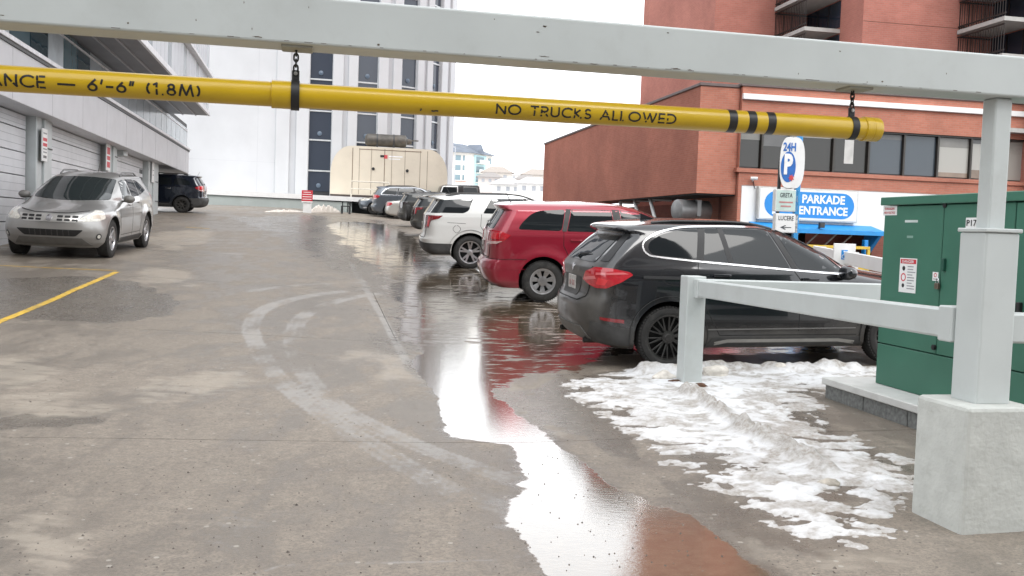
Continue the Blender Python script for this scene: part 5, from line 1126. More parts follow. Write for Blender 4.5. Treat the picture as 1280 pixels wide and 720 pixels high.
MB().pbox(GP, GP.s(441, 180), GP.s(470, 180), gz1_ - .05, gz1_ + .05, -1.3, -.5).build('roof_plinth', BEI, ge); MB().pbox(GP, GP.s(500, 180), GP.s(520, 180), gz1_ - .05, gz1_ + .04, -1.3, -.4).build('roof_plinth', BEI, ge)
hr = thing('handrail', 'thin pale handrail in front of the beige generator', 'railing', GP.P(GP.s(440, 240), gz0_, 1))
za, zb_ = GP.z(440, 226.5, 1.0), GP.z(440, 245, 1.0); sa, sb = GP.s(439, 235, 1.0), GP.s(486, 235, 1.0); CR = mat('cream_rail', (.68, .64, .55), .5)
MB().tube([GP.P(sa, zb_ - .1, 1), GP.P(sa, za, 1), GP.P(sb, za, 1)], .045, 8).build('top_rail', CR, hr); MB().tube([GP.P(sb, za, 1), GP.P(sb, zb_ - .1, 1)], .045, 8).build('post', CR, hr); MB().tube([GP.P(sa, (za + zb_) / 2, 1), GP.P(sb, (za + zb_) / 2, 1)], .035, 8).build('mid_rail', CR, hr)

# ------------------------------------------------------------------ red brick complex on the right
B_SIDE = brickmat('brick_side', (.38, .125, .080), (.43, .15, .10), (.35, .175, .125))
B_FRONT = brickmat('brick_front', (.46, .165, .108), (.52, .20, .135), (.40, .23, .17))
B_TOWER = brickmat('brick_tower', (.46, .165, .125), (.51, .19, .145), (.42, .23, .18))
BA = .187
BW = Plane(*at(874, 150, 33)[:2], BA)                   # street front; s = 0 at the left corner
BS = Plane(BW.o.x, BW.o.y, math.pi / 2 + BA); 
if BS.n.x > 0: BS.n = -BS.n                              # side towards the lot; s grows with distance
ZL = -1.4
zr = BW.z(874, 107); zo = BW.z(868, 241)
bb = thing('brick_podium', 'low red brick building with a cantilevered corner and a strip of office windows', 'building', BW.P(5, ZL, -3))
sd_len = BS.s(680, 200); sx = BW.s(921, 200); s_r = 24.0
wall_uv(MB().pbox(BS, .0, sd_len, zo, zr, -(sx - .03), 0).build('cantilever_side', B_SIDE, bb))
wall_uv(MB().pbox(BW, .002, sx, zo + .002, zr - .002, -.03, .012).build('cantilever_front', B_FRONT, bb))
MB().pbox(BS, -.02, sd_len + .03, zr + .001, zr + .10, -(sx - .03), .05, .01).build('roof_cap', mat('cap_brown', (.12, .09, .085), .5), bb)
MB().pbox(BW, -.04, sx, zr + .012, zr + .115, -.03, .06, .01).build('roof_cap', mat('cap_brown', (.12, .09, .085), .5), bb)
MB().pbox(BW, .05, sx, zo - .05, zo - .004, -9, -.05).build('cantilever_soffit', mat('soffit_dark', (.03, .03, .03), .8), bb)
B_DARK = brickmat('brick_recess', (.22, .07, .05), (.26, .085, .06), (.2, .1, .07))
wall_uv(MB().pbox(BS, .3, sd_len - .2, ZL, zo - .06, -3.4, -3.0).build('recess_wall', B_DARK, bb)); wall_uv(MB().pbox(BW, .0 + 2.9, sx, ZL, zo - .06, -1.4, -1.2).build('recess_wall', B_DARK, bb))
zmr = BW.z(930, 107.5, .18)
zw0, zw1 = BW.z(1000, 213.5, .18), BW.z(1000, 158, .18); sw0 = BW.s(924.5, 190, .18)
zst0, zst1 = BW.z(930, 124, .2), BW.z(930, 117, .2)
wall_uv(MB().pbox(BW, sx + .02, s_r, zw1, zmr, -4, .18).build('front_wall', B_FRONT, bb)); zp1 = BW.z(920, 231, .18)
wall_uv(MB().pbox(BW, sx + .02, s_r, zp1, zw0, -4, .18).build('front_wall', B_FRONT, bb)); wall_uv(MB().pbox(BW, sx + .02, sw0, zw0, zw1, -4, .18).build('front_wall', B_FRONT, bb))
wall_uv(MB().pbox(BW, sx + .02, sx + .14, ZL, zp1, -4, .18).build('front_pier', B_FRONT, bb))
MB().pbox(BW, sx - .05, s_r, zmr + .001, zmr + .10, -4, .24, .01).build('roof_cap', mat('cap_brown', (.12, .09, .085), .5), bb)
MB().pbox(BW, BW.s(929, 120, .25), s_r, zst0, zst1, .17, .30, .01).build('white_band', mat('band_white', (.78, .78, .77), .6, var=.03, scale=1, dirt=.12, dcol=(.55, .53, .5), dscale=.5), bb)
MB().pbox(BW, sw0, s_r, zw0, zw1, -1, -.12).build('window_backing', DARKM, bb)
mul = [924.5, 953, 988, 1043, 1087, 1131, 1173.5, 1215, 1255, 1296, 1340, 1385]; WG = [glassmat('office_glass', (.028, .027, .024), .03, .10), glassmat('office_glass_pale', (.36, .35, .32), .05, .12), glassmat('office_glass_blue', (.06, .075, .09), .05, .12)]
order = [0, 0, 0, 0, 2, 2, 1, 1, 1, 1, 0]
for k, (x0, x1) in enumerate(zip(mul, mul[1:])):
    a_, b_ = BW.s(x0, 190, .1), BW.s(x1, 190, .1)
    wn = MB().pbox(BW, a_, b_, zw0, zw1, -.12, -.06).build('window', DARKM, bb)
    MB().pbox(BW, a_ + .05, b_ - .05, zw0 + .06, zw1 - .07, -.06, -.03).build('pane', WG[order[k]], wn)
    bh = [.30, .42, .18, .0, .12, .0, .22, .10, .3, .2, .2][k]
    if bh: MB().pbox(BW, a_ + .05, b_ - .05, zw1 - .07 - (zw1 - zw0) * bh, zw1 - .072, -.05, -.026).build('blind', mat('blind_%d' % (k % 3), [(.20, .195, .18), (.12, .12, .12), (.34, .33, .30)][k % 3], .25, var=.1, scale=2), wn)
    if k == 3: MB().pbox(BW, a_ + .45, a_ + .80, zw0 + .35, zw1 - .08, -.05, -.024).build('curtain', mat('curtain_white', (.5, .49, .47), .4, var=.15, scale=3), wn)
    if k in (6, 7, 9): MB().pbox(BW, a_ + .05, b_ - .05, zw0 + .06, zw0 + .22 + .14 * (k % 3), -.05, -.025).build('lower_film', mat('window_film', (.22, .17, .13), .2, var=.2, scale=2), wn)
    MB().pbox(BW, a_ - .035, a_ + .035, zw0, zw1, -.06, .08).build('mullion', mat('mullion_bronze', (.05, .045, .04), .4, .3), wn)
MB().pbox(BW, sw0, s_r, zw1 - .06, zw1 - .002, -.1, .10).build('window_head', mat('mullion_bronze', (.05, .045, .04), .4, .3), bb); wall_uv(MB().pbox(BW, sw0 - .1, s_r, zw0 - .14, zw0 - .001, .0, .24).build('window_sill', B_FRONT, bb))
# white panel, lit box sign, awning of the parking entrance
zp0 = BW.z(920, 282, .18)
MB().pbox(BW, sx + .16, s_r, zp0, zp1 - .003, -.3, .16).build('white_panel', mat('panel_white', (.78, .78, .77), .6, var=.03, scale=1, dirt=.10, dcol=(.55, .53, .5), dscale=.5), bb)
MB().pbox(BW, BW.s(946, 260, .17), BW.s(949, 260, .17), zp0 - .02, zp1, .16, .19).build('downpipe', mat('pipe_grey', (.45, .44, .42), .5), bb)
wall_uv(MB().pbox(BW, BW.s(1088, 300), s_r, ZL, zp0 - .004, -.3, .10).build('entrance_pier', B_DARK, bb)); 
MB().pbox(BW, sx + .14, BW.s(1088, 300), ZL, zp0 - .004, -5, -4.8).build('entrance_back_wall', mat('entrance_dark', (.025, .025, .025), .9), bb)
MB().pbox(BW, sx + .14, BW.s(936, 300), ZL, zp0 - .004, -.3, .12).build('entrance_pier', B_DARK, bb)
sg = thing('box_sign', 'white box sign with blue oval reading PARKADE ENTRANCE on the brick building', 'sign', BW.P(BW.s(1010, 255, .3), 1.5, .3))
sa, sb = BW.s(948, 255, .38), BW.s(1073, 255, .38); za, zb_ = BW.z(1010, 276.5, .38), BW.z(1010, 236, .38)
MB().pbox(BW, sa, sb, za, zb_, .165, .36, .01).build('cabinet', mat('sign_frame', (.55, .54, .52), .4, .3), sg); MB().pbox(BW, sa + .05, sb - .05, za + .05, zb_ - .05, .30, .375).build('face', WHITE_P, sg)
BLU = mat('sign_blue', (.01, .23, .62), .4, var=.06)
oh = (zb_ - za) * .40; oc = (za + zb_) / 2; o0, o1 = BW.s(955.5, 255, .38) + oh, BW.s(1068, 255, .38) - oh; ov = []
for k in range(13): t = -math.pi / 2 + math.pi * k / 12; ov.append((o1 + math.cos(t) * oh, oc + math.sin(t) * oh))
for k in range(13): t = math.pi / 2 + math.pi * k / 12; ov.append((o0 + math.cos(t) * oh, oc + math.sin(t) * oh))
MB().prism([BW.P(a_, z_, .376) for a_, z_ in ov], BW.n * .004).build('oval', BLU, sg)
for txt, yy, x0, x1 in (('PARKADE', 249.5, 1002.5, 1056), ('ENTRANCE', 263.8, 999, 1060)): a_, b_ = BW.s(x0, 255, .38), BW.s(x1, 255, .38); fit_text('lettering', txt, BW.P((a_ + b_) / 2, BW.z(1030, yy, .38), .381), BW.d, (0, 0, 1), b_ - a_, .30, WHITE_T, sg, .035)
a_, b_ = BW.s(961, 255, .38), BW.s(975, 255, .38); fit_text('lettering', 'P', BW.P((a_ + b_) / 2 + .12, oc, .381), BW.d, (0, 0, 1), .38, .72, WHITE_T, sg, .03)
aw = thing('awning', 'bright blue awning over the dark parking entrance', 'awning', BW.P(BW.s(1010, 290, .6), 1, .6))
aa, ab = BW.s(938, 285, .3), BW.s(1091, 285, .3); az1, az0 = BW.z(1010, 279.5, .3), BW.z(1010, 291.5, .9)
MB().hexa([BW.P(aa - .15, az0, .95), BW.P(ab + .1, az0, .95), BW.P(ab, az1 - .04, .17), BW.P(aa, az1 - .04, .17), BW.P(aa - .15, az0 + .14, .95), BW.P(ab + .1, az0 + .14, .95), BW.P(ab, az1, .17), BW.P(aa, az1, .17)]).build('canopy', mat('awning_blue', (.02, .26, .62), .5, var=.08), aw)
for f in (.35, .5, .65, .78): q = aa + (ab - aa) * f; MB().bar(BW.P(q, az0 + .1, .9), BW.P(q - .5, az0 - .75, .15), .04, .04).build('strut', mat('strut_grey', (.35, .34, .32), .5), aw)
MB().hexa([BW.P(ab - .25, az0 - .75, .17), BW.P(ab - .05, az0 - .75, .17), BW.P(ab, az0, .9), BW.P(ab - .1, az0, .9), BW.P(ab - .25, az0 + .05, .17), BW.P(ab - .05, az0 + .05, .17), BW.P(ab, az0 + .05, .92), BW.P(ab - .1, az0 + .05, .92)]).build('side_panel', mat('awning_blue', (.02, .26, .62), .5), aw)
fl2 = thing('flood_lamp', 'dark flood lamp on the front edge of the blue awning', 'lamp', BW.P(BW.s(1027, 281, 1), 1.8, .9)); q = BW.P(*BW.px(1027, 281.5, .95), .95)
MB().bar(q - BW.d * .09, q + BW.d * .09, .14, .18, bev=.01).build('housing', DARKM, fl2); MB().bar(q - Vector((0, 0, .05)), q - BW.n * .3 - Vector((0, 0, .12)), .04, .04).build('bracket', DARKM, fl2)
sc_ = thing('security_camera', 'small white security camera on the brick front left of the sign', 'camera', BW.P(*BW.px(942.5, 223, .2), .2)); q = BW.P(*BW.px(942.5, 223, .3), .30)
MB().tube([q - BW.d * .12, q + BW.d * .1 + BW.n * .08], .055, 10).build('housing', WHITE_P, sc_, True); MB().tube([q, q - BW.n * .12 + Vector((0, 0, -.08))], .03, 8).build('bracket', WHITE_P, sc_, True); MB().tube([q - BW.n * .11, BW.P(*BW.px(944, 236, .2), .19)], .012, 6).build('cable', DARKM, sc_)
# yellow and white barriers by the entrance
yb = thing('barrier_rail', 'yellow steel barrier across the parking entrance below the awning', 'barrier', BW.P(BW.s(1050, 310, 1.2), ZL, 1.2)); YP = mat('barrier_yellow', (.62, .42, .05), .5)
ya, yb2 = BW.s(1008, 310, 1.2), BW.s(1087, 310, 1.2); yz = BW.z(1050, 309, 1.2)
MB().pbox(BW, ya, yb2, yz - .05, yz + .05, 1.15, 1.25, .01).build('rail', YP, yb); MB().pbox(BW, yb2 - .1, yb2, ZL, yz - .052, 1.15, 1.25).build('post', YP, yb); MB().pbox(BW, ya, ya + .1, ZL, yz - .052, 1.15, 1.25).build('post', YP, yb); MB().pbox(BW, ya + .1, yb2 - .1, yz - .75, yz - .66, 1.16, 1.24).build('rail', YP, yb)
bp_ = thing('bollard', 'blue painted steel post beside the yellow barrier', 'post', BW.P(BW.s(1083, 320, .9), ZL, .9)); MB().pbox(BW, BW.s(1078, 320, .9), BW.s(1083, 320, .9), ZL, BW.z(1080, 300, .9), .8, 1.0, .02).build('shaft', BLU, bp_)
# duct and props under the cantilever
du = thing('duct', 'big grey round ventilation duct under the brick cantilever', 'duct', BW.P(2, 1, -2)); q = BW.P(*BW.px(845, 262, -1.2), -1.2); GRD = mat('duct_steel', (.30, .30, .30), .45, .5, var=.1)
MB().lathe(q, BW.d + BW.n * -.25, [(0, 0), (.30, 0), (.36, .03), (.37, .1), (.37, .75), (.40, .78), (.40, .84), (.37, .87), (.37, 1.3), (0, 1.3)], 32).build('drum', GRD, du, True); MB().pbox(BW, BW.s(872, 255, -1), BW.s(877, 255, -1), BW.z(872, 270, -1), BW.z(872, 250, -1), -1.3, -1.0).build('hanger', GRD, du)
for px0, px1, py0, py1 in ((775, 782, 253, 275), (793, 799, 250, 270), (812.5, 820, 249, 272)):
    t = thing('strut_pipe', 'white slanted pipe strut under the cantilever, %s' % {775: 'farthest from the duct', 793: 'middle one of three', 812.5: 'nearest to the duct'}[px0], 'pipe', BS.P(*BS.px(px0, py1, -.4), -.4), 'pipe struts under the cantilever')
    MB().tube([BS.P(*BS.px(px0, py0, -.3), -.3), BS.P(*BS.px(px1, py1 + 6, -.3), -.3)], .07, 10).build('pipe', WHITE_P, t, True); MB().tube([BS.P(*BS.px(px0, py0, -.3), -.3), BS.P(*BS.px(px0, py0, -.3), -1.2)], .06, 8).build('elbow', WHITE_P, t, True)
# tower behind it, stepping forward bay by bay
TC = at(892, 60, 40); TP = Plane(TC.x, TC.y, BA); TH = 44.0
tw = thing('brick_tower', 'tall red brick apartment tower with stepped bays and dark balconies', 'building', TP.P(4, ZL, -3))
TS = Plane(TC.x, TC.y, math.pi / 2 + BA)
if TS.n.x > 0: TS.n = -TS.n
td = TS.s(803, 60); s1 = TP.s(1009, 20); 
wall_uv(MB().pbox(TP, 0, s1 + .5, ZL, TH, -td, 0).build('bay_wall', B_TOWER, tw))
def side_at(sv, q0):   # plane of a bay's left flank at run sv, starting q0 in front
    o_ = TP.P(sv, 0, q0); return Plane(o_.x, o_.y, BA - math.pi / 2)
f1 = side_at(s1, 0); q1 = f1.s(1077, 60); g1 = f1.s(1050, 40)
s2 = TP.s(1238, 60, q1)
wall_uv(MB().pbox(TP, s1, s2, ZL, TH, -td + .01, q1).build('bay_wall', B_TOWER, tw))
f2 = side_at(s2, q1); g2 = f2.s(1300, 60); q2 = q1 + g2 + .6
wall_uv(MB().pbox(TP, s2, s2 + 9, ZL, TH, -td + .02, q2).build('bay_wall', B_TOWER, tw))
fl_z = []; zf = TP.P(0, 0, 0).z
za = f1.z(1045, 40); 
BG = glassmat('balcony_glass', (.022, .03, .045), .05, .05); RAILM = mat('rail_dark', (.02, .018, .017), .5, .3); SLAB = mat('slab_concrete', (.42, .41, .39), .8, var=.08, bump=.2)
def balconies(fp, qa, g, zs_, wd, lab):
    # fp: flank plane, s towards the viewer; balcony hangs off the flank to the left
    nl = -TP.d
    for i_, z0 in enumerate(zs_):
        q0 = .05; b = MB().hexa([fp.P(q0, z0, 0), fp.P(g, z0, 0), fp.P(g, z0, 0) + nl * wd, fp.P(q0, z0, 0) + nl * wd, fp.P(q0, z0 + .15, 0), fp.P(g, z0 + .15, 0), fp.P(g, z0 + .15, 0) + nl * wd, fp.P(q0, z0 + .15, 0) + nl * wd]).build('balcony', SLAB, tw)
        n_ = max(3, int((g - q0) / .14))
        for k in range(n_ + 1):
            s_ = q0 + .04 + (g - q0 - .08) * k / n_; P_ = fp.P(s_, z0 + .15, 0) + nl * (wd - .05); MB().bar(P_, P_ + Vector((0, 0, 1.0)), .018, .018, up=TP.n).build('baluster', RAILM, b)
        for k in range(9):
            P_ = fp.P(q0 + .05, z0 + .15, 0) + nl * ((wd - .08) * k / 8 + .02); MB().bar(P_, P_ + Vector((0, 0, 1.0)), .018, .018, up=TP.n).build('baluster', RAILM, b)
        for zz in (z0 + .28, z0 + 1.2):
            MB().bar(fp.P(q0, zz, 0) + nl * (wd - .05), fp.P(g - .01, zz, 0) + nl * (wd - .05), .05, .05).build('rail', RAILM, b); MB().bar(fp.P(q0 + .05, zz, 0) + nl * .01, fp.P(q0 + .05, zz, 0) + nl * (wd - .05), .05, .05).build('rail', RAILM, b)
        h = zs_[i_ + 1] - z0 - .25 if i_ + 1 < len(zs_) else 2.4
        w0 = MB().hexa([fp.P(.08, z0 + .22, 0), fp.P(g - .02, z0 + .22, 0), fp.P(g - .02, z0 + .22, 0) + nl * .03, fp.P(.08, z0 + .22, 0) + nl * .03, fp.P(.08, z0 + .2 + h, 0), fp.P(g - .02, z0 + .2 + h, 0), fp.P(g - .02, z0 + .2 + h, 0) + nl * .03, fp.P(.08, z0 + .2 + h, 0) + nl * .03]).build('balcony_door', BG, tw)
        for k in (1, 2): s_ = .08 + (g - .1) * k / 3; MB().hexa([fp.P(s_, z0 + .23, 0) + nl * .03, fp.P(s_ + .06, z0 + .23, 0) + nl * .03, fp.P(s_ + .06, z0 + .23, 0) + nl * .05, fp.P(s_, z0 + .23, 0) + nl * .05, fp.P(s_, z0 + .19 + h, 0) + nl * .03, fp.P(s_ + .06, z0 + .19 + h, 0) + nl * .03, fp.P(s_ + .06, z0 + .19 + h, 0) + nl * .05, fp.P(s_, z0 + .19 + h, 0) + nl * .05]).build('door_frame', RAILM, w0)
b1 = Plane(f1.o.x, f1.o.y, BA - math.pi / 2); o1 = f1.o - TP.d * 1.5; bl = Plane(o1.x, o1.y, BA - math.pi / 2)
z_b1 = bl.z(979, 9); z_b0 = f1.z(1048, 42); hf = z_b1 - z_b0
balconies(f1, 0, g1, [z_b0 - hf * 2, z_b0 - hf, z_b0] + [z_b1 + hf * k for k in range(7)], 1.5, '')
o2 = f2.o - TP.d * 1.5; bl2 = Plane(o2.x, o2.y, BA - math.pi / 2); z_c = f2.z(1245, 42) - .1
balconies(f2, q1, g2, [z_c + hf * k for k in range(-3, 8)], 1.5, '')
for z_ in (f1.z(1077, 27), f1.z(1077, 27) + hf): MB().pbox(TP, s1 + .01, s2 - .01, z_, z_ + .025, q1 - .01, q1 + .004).build('brick_joint', mat('joint_brown', (.18, .07, .05), .9), tw)

# ------------------------------------------------------------------ far buildings on the hillside
FA = Plane(*at(560, 215, 232)[:2], .22)
far = thing('apartment_block', 'distant cream and turquoise apartment block with a dark hipped roof', 'building', FA.P(5, 12, -5))
CREAM = mat('far_cream', (.66, .62, .56), .8); TURQ = mat('far_turquoise', (.42, .60, .62), .6); ROOF = mat('far_roof', (.13, .15, .185), .7, var=.2, scale=.6); FGL = glassmat('far_glass', (.17, .24, .27), .1); FBR = mat('far_brick', (.45, .25, .2), .8)
a0_, a1_ = FA.s(553, 200), FA.s(588, 200); zt = FA.z(575, 190.5); zb_ = FA.z(575, 232); FS = Plane(*FA.P(a1_, 0, 0)[:2], .22 + .75)
f1_ = FS.s(615, 210); MB().prism([FA.P(a0_, zb_, 0), FA.P(a1_, zb_, 0), FS.P(f1_, zb_, 0), FS.P(f1_, zb_, -9), FA.P(a0_, zb_, -12)], (0, 0, zt - zb_)).build('wall', CREAM, far)
t0, t1 = FS.s(592, 210), FS.s(607, 210); MB().pbox(FS, t0, t1, zb_, zt - .3, -.2, .15).build('bay_panel', TURQ, far)
fl_h = (zt - FA.z(575, 222)) / 2.6
for r_ in range(4):
    zc = zt - .7 - fl_h * r_
    for x0, x1 in ((561.5, 565.5), (569.5, 576), (578.5, 581)):
        a_, b_ = FA.s(x0, 200), FA.s(x1, 200); w_ = MB().pbox(FA, a_, b_, zc - fl_h * .55, zc, -.1, .12).build('window', FGL, far); MB().pbox(FA, a_ - .15, b_ + .15, zc - fl_h * .62, zc - fl_h * .56, .0, .3).build('sill', WHITE_P, w_)
    if r_ >= 2: MB().pbox(FA, FA.s(568, 200), FA.s(583, 200), zc - fl_h * .7, zc - fl_h * .62, 0, .35).build('brick_band', FBR, far)
    bb_ = MB().pbox(FS, t0 + .5, t1 - .6, zc - fl_h * .75, zc - fl_h * .68, 0, 1.6).build('balcony', CREAM, far); MB().pbox(FS, t0 + .5, t1 - .6, zc - fl_h * .67, zc - fl_h * .35, 1.45, 1.55).build('balcony_front', WHITE_P, bb_); MB().pbox(FS, t0 + .8, t1 - 1.0, zc - fl_h * .66, zc, .15, .2).build('balcony_door', FGL, bb_)
    MB().pbox(FS, FS.s(610, 210), FS.s(613, 210), zc - fl_h * .6, zc, 0, .15).build('window', FGL, far)
ap = FA.P((a0_ + a1_) / 2 - .5, FA.z(574, 176), -6); ap2 = FS.P(f1_ * .45, FA.z(590, 178), -5)
base = [FA.P(a0_ - 1, zt, 1), FA.P(a1_ + .6, zt, .9), FS.P(f1_ + .9, zt, .9), FS.P(f1_ + .9, zt, -10), FA.P(a0_ - 1, zt, -13)]
mesh('roof', base + [ap, ap2], [(0, 1, 5), (1, 6, 5), (1, 2, 6), (2, 3, 6), (3, 4, 5, 6), (4, 0, 5), (4, 3, 2, 1, 0)], ROOF, far)
dm = FS.P((t0 + t1) / 2, zt, .3); mesh('dormer', [dm - FS.d * 1.7, dm + FS.d * 1.7, dm + Vector((0, 0, 2.4)), dm - FS.d * 1.7 - FS.n * 4, dm + FS.d * 1.7 - FS.n * 4, dm + Vector((0, 0, 2.4)) - FS.n * 4], [(0, 1, 2), (0, 2, 5, 3), (1, 4, 5, 2)], ROOF, far)
def far_house(px, py, Y, wd, label, tone):
    q = at(px, py, Y); h = thing('house', label, 'house', q, 'houses on the snowy hillside'); d = wd * .6; ht = wd * .32
    MB().box(q.x - wd / 2, q.x + wd / 2, q.y - d / 2, q.y + d / 2, q.z - 3, q.z + ht).build('wall', mat('house_wall_%d' % tone, [(.55, .5, .45), (.62, .60, .57), (.48, .43, .4)][tone], .8), h)
    e_ = .5; mesh('roof', [(q.x - wd / 2 - e_, q.y - d / 2 - e_, q.z + ht), (q.x + wd / 2 + e_, q.y - d / 2 - e_, q.z + ht), (q.x + wd / 2 + e_, q.y + d / 2 + e_, q.z + ht), (q.x - wd / 2 - e_, q.y + d / 2 + e_, q.z + ht), (q.x - wd * .2, q.y, q.z + ht + wd * .22), (q.x + wd * .2, q.y, q.z + ht + wd * .22)], [(0, 1, 5, 4), (1, 2, 5), (2, 3, 4, 5), (3, 0, 4)], mat('house_roof_%d' % tone, [(.33, .29, .26), (.50, .48, .47), (.26, .24, .23)][tone], .8), h)
    for sx_ in (-.28, .02, .28): MB().box(q.x + wd * sx_ - wd * .06, q.x + wd * sx_ + wd * .06, q.y - d / 2 - .05, q.y - d / 2, q.z + ht * .3, q.z + ht * .75).build('window', mat('house_window', (.3, .31, .33), .4), h)
for args in ((621, 228, 215, 6.5, 'tan hillside house just right of the turquoise apartment block', 0), (612, 231, 190, 4.5, 'low brown hillside house below the tan one', 2), (648, 226, 300, 5, 'tiny pale house on the far hillside skyline', 1), (658, 233, 205, 4.5, 'grey hillside house in the middle of the far gap', 2), (671, 231, 215, 6.5, 'tan hillside house beside the brick wall edge', 0), (666, 243, 150, 5, 'white gabled house above the white SUV roof', 1), (634, 243, 160, 5, 'pale snow covered house in the far gap', 1)): far_house(*args)
# bare birch clump and lamp post far off
lp = at(568, 222, 150); t = thing('lamp_post', 'thin grey lamp post in front of the distant apartment block', 'lamp post', lp); MB().tube([lp - Vector((0, 0, 4)), lp + Vector((0, 0, 4.8))], [.12, .07], 8).build('pole', mat('far_pole', (.35, .36, .38), .6), t); MB().tube([lp + Vector((0, 0, 4.7)), lp + Vector((-1.2, 0, 4.9))], .07, 6).build('arm', mat('far_pole', (.35, .36, .38), .6), t)

# ------------------------------------------------------------------ height clearance frame
PF = Plane(2.51, 5.2, .213)                              # beam centre line; s = 0 at the post
STEEL = mat('pale_grey_paint', (.51, .54, .53), .42, var=.05, scale=2.5, bump=.06, bscale=14, dirt=.22, dcol=(.30, .30, .27), dscale=3)
CONC = mat('painted_concrete', (.50, .51, .48), .85, var=.08, scale=9, bump=.5, bscale=38, dirt=.5, dcol=(.30, .30, .27), dscale=7)
cf = thing('height_barrier', 'pale grey steel frame with a long overhead beam on a concrete pier', 'frame', PF.P(0, 0, 0))
def sz(px, py, off): return PF.px(px, py, off)
bz0 = PF.z(1150, 112.5, .1); bz1 = PF.z(1150, 59.5, .1); sl_ = PF.s(-160, 20, .1); sr_ = PF.s(1500, 120, .1)
MB().pbox(PF, sl_, sr_, bz0, bz1, -.1, .1, .012, 3).build('beam', STEEL, cf)
PS = .07
MB().pbox(PF, PS - .052, PS + .052, 1.60, bz0 - .001, -.052, .052, .010, 2).build('post', STEEL, cf)
MB().pbox(PF, PS - .105, PS + .105, .66, 1.585, -.105, .105, .012, 2).build('sleeve', STEEL, cf)
MB().pbox(PF, PS - .115, PS + .115, 1.585, 1.607, -.115, .115, .005).build('sleeve_cap', STEEL, cf)
pz = gz(2.51, 5.2)
MB().pbox(PF, PS - .235, PS + .205, pz - .2, .667, -.215, .215, .022, 2).build('pier', CONC, cf)
for px in (371, 1068):
    s_ = PF.s(px, 90, 0); MB().pbox(PF, s_ - .07, s_ + .07, bz0 - .012, bz0 + .004, -.06, .075, .004).build('hanger_plate', mat('worn_plate', (.34, .34, .30), .6, dirt=.6, dcol=(.2, .15, .1), dscale=10), cf)
CHIP = mat('paint_chip', (.10, .075, .055), .85, var=.5, scale=60)
for px, py, w_, h_ in ((3, 19, .03, .006), (160, 29, .012, .010), (245, 25, .006, .012), (305, 3, .004, .016), (315, 36, .004, .014), (386, 9, .004, .012), (322, 46, .05, .008), (473, 56, .016, .012), (681, 33, .03, .010), (672, 40, .02, .005), (618, 24, .008, .008), (680, 70.5, .06, .005), (742, 80, .07, .005), (845, 86, .06, .009), (862, 87.5, .03, .008), (1103, 102, .015, .010), (998, 92, .004, .012), (1183, 92, .004, .012), (1050, 64, .018, .006), (835, 41, .02, .006), (1084, 102.5, .008, .006)):
    a_, z_ = PF.px(px, py, .1); pts = []
    n_ = 9; ph = random.random() * 6
    for k in range(n_): t_ = 2 * math.pi * k / n_; rr_ = .45 * (.45 + .55 * abs(math.sin(t_ * 2.3 + ph)) * random.uniform(.5, 1.5)); pts.append(PF.P(a_ + math.cos(t_) * w_ * rr_, z_ + math.sin(t_) * h_ * rr_, .1))
    MB().prism(pts, PF.n * .0012).build('paint_chip', CHIP, cf)
a_ = PF.s(700, 70, .1)
for k in range(34):
    s_ = sl_ + .9 + (PF.s(1230, 100, .1) - sl_ - .9) * (k + random.random()) / 34; MB().pbox(PF, s_, s_ + random.uniform(.006, .04), bz0 + .010, bz0 + .010 + random.uniform(.0012, .003), .0985, .1006).build('grime_line', CHIP, cf)
# yellow clearance bar hung on chains
YB = mat('yellow_pipe_paint', (.57, .37, .010), .30, var=.07, scale=4, dirt=.35, dcol=(.36, .24, .03), dscale=3, coat=.3)
zA = PF.z(1000, 156.5, 0); zB = PF.z(100, 103.5, 0); sA = PF.s(1000, 156.5, 0); sB = PF.s(100, 103.5, 0); RB = .0565
zb = lambda s_: zB + (zA - zB) * (s_ - sB) / (sA - sB)
sE = PF.s(1097, 160, 0); s_l = PF.s(-150, 100, 0)
cb = thing('clearance_bar', 'yellow hanging pipe reading NO TRUCKS ALLOWED on two black chains', 'clearance bar', PF.P((sE + s_l) / 2, zb((sE + s_l) / 2) - RB, 0))
O_ = PF.P(s_l, zb(s_l), 0); E_ = PF.P(sE, zb(sE), 0); bd_ = (E_ - O_).normalized(); bu = (Vector((0, 0, 1)) - bd_ * bd_.z).normalized(); bn = PF.n
blen = (E_ - O_).length
def bs(px, py=130): return (PF.P(PF.s(px, py, RB), 0, 0) - PF.P(s_l, 0, 0)).length
MB().lathe(O_, bd_, [(0, 0), (RB, 0), (RB, blen - .03)], 48, bu).build('pipe', YB, cb, True)
MB().lathe(O_, bd_, [(RB, blen - .092), (RB + .006, blen - .09), (RB + .006, blen - .052), (RB + .0045, blen - .050), (RB + .0045, blen - .047), (RB + .006, blen - .045), (RB + .006, blen - .006), (RB + .003, blen), (0, blen + .002)], 48, bu).build('end_cap', YB, cb, True)
c0 = bs(339); MB().lathe(O_, bd_, [(RB, c0 - .002), (RB + .007, c0), (RB + .007, c0 + .095), (RB, c0 + .098)], 48, bu).build('coupling', YB, cb, True)
TAPE = mat('black_tape', (.018, .018, .018), .35, var=.3, scale=30)
for px in (917.5, 942, 966): t_ = bs(px, 155); MB().lathe(O_, bd_, [(RB, t_ - .022), (RB + .0012, t_ - .0215), (RB + .0012, t_ + .0215), (RB, t_ + .022)], 48, bu).build('stripe', TAPE, cb, True)
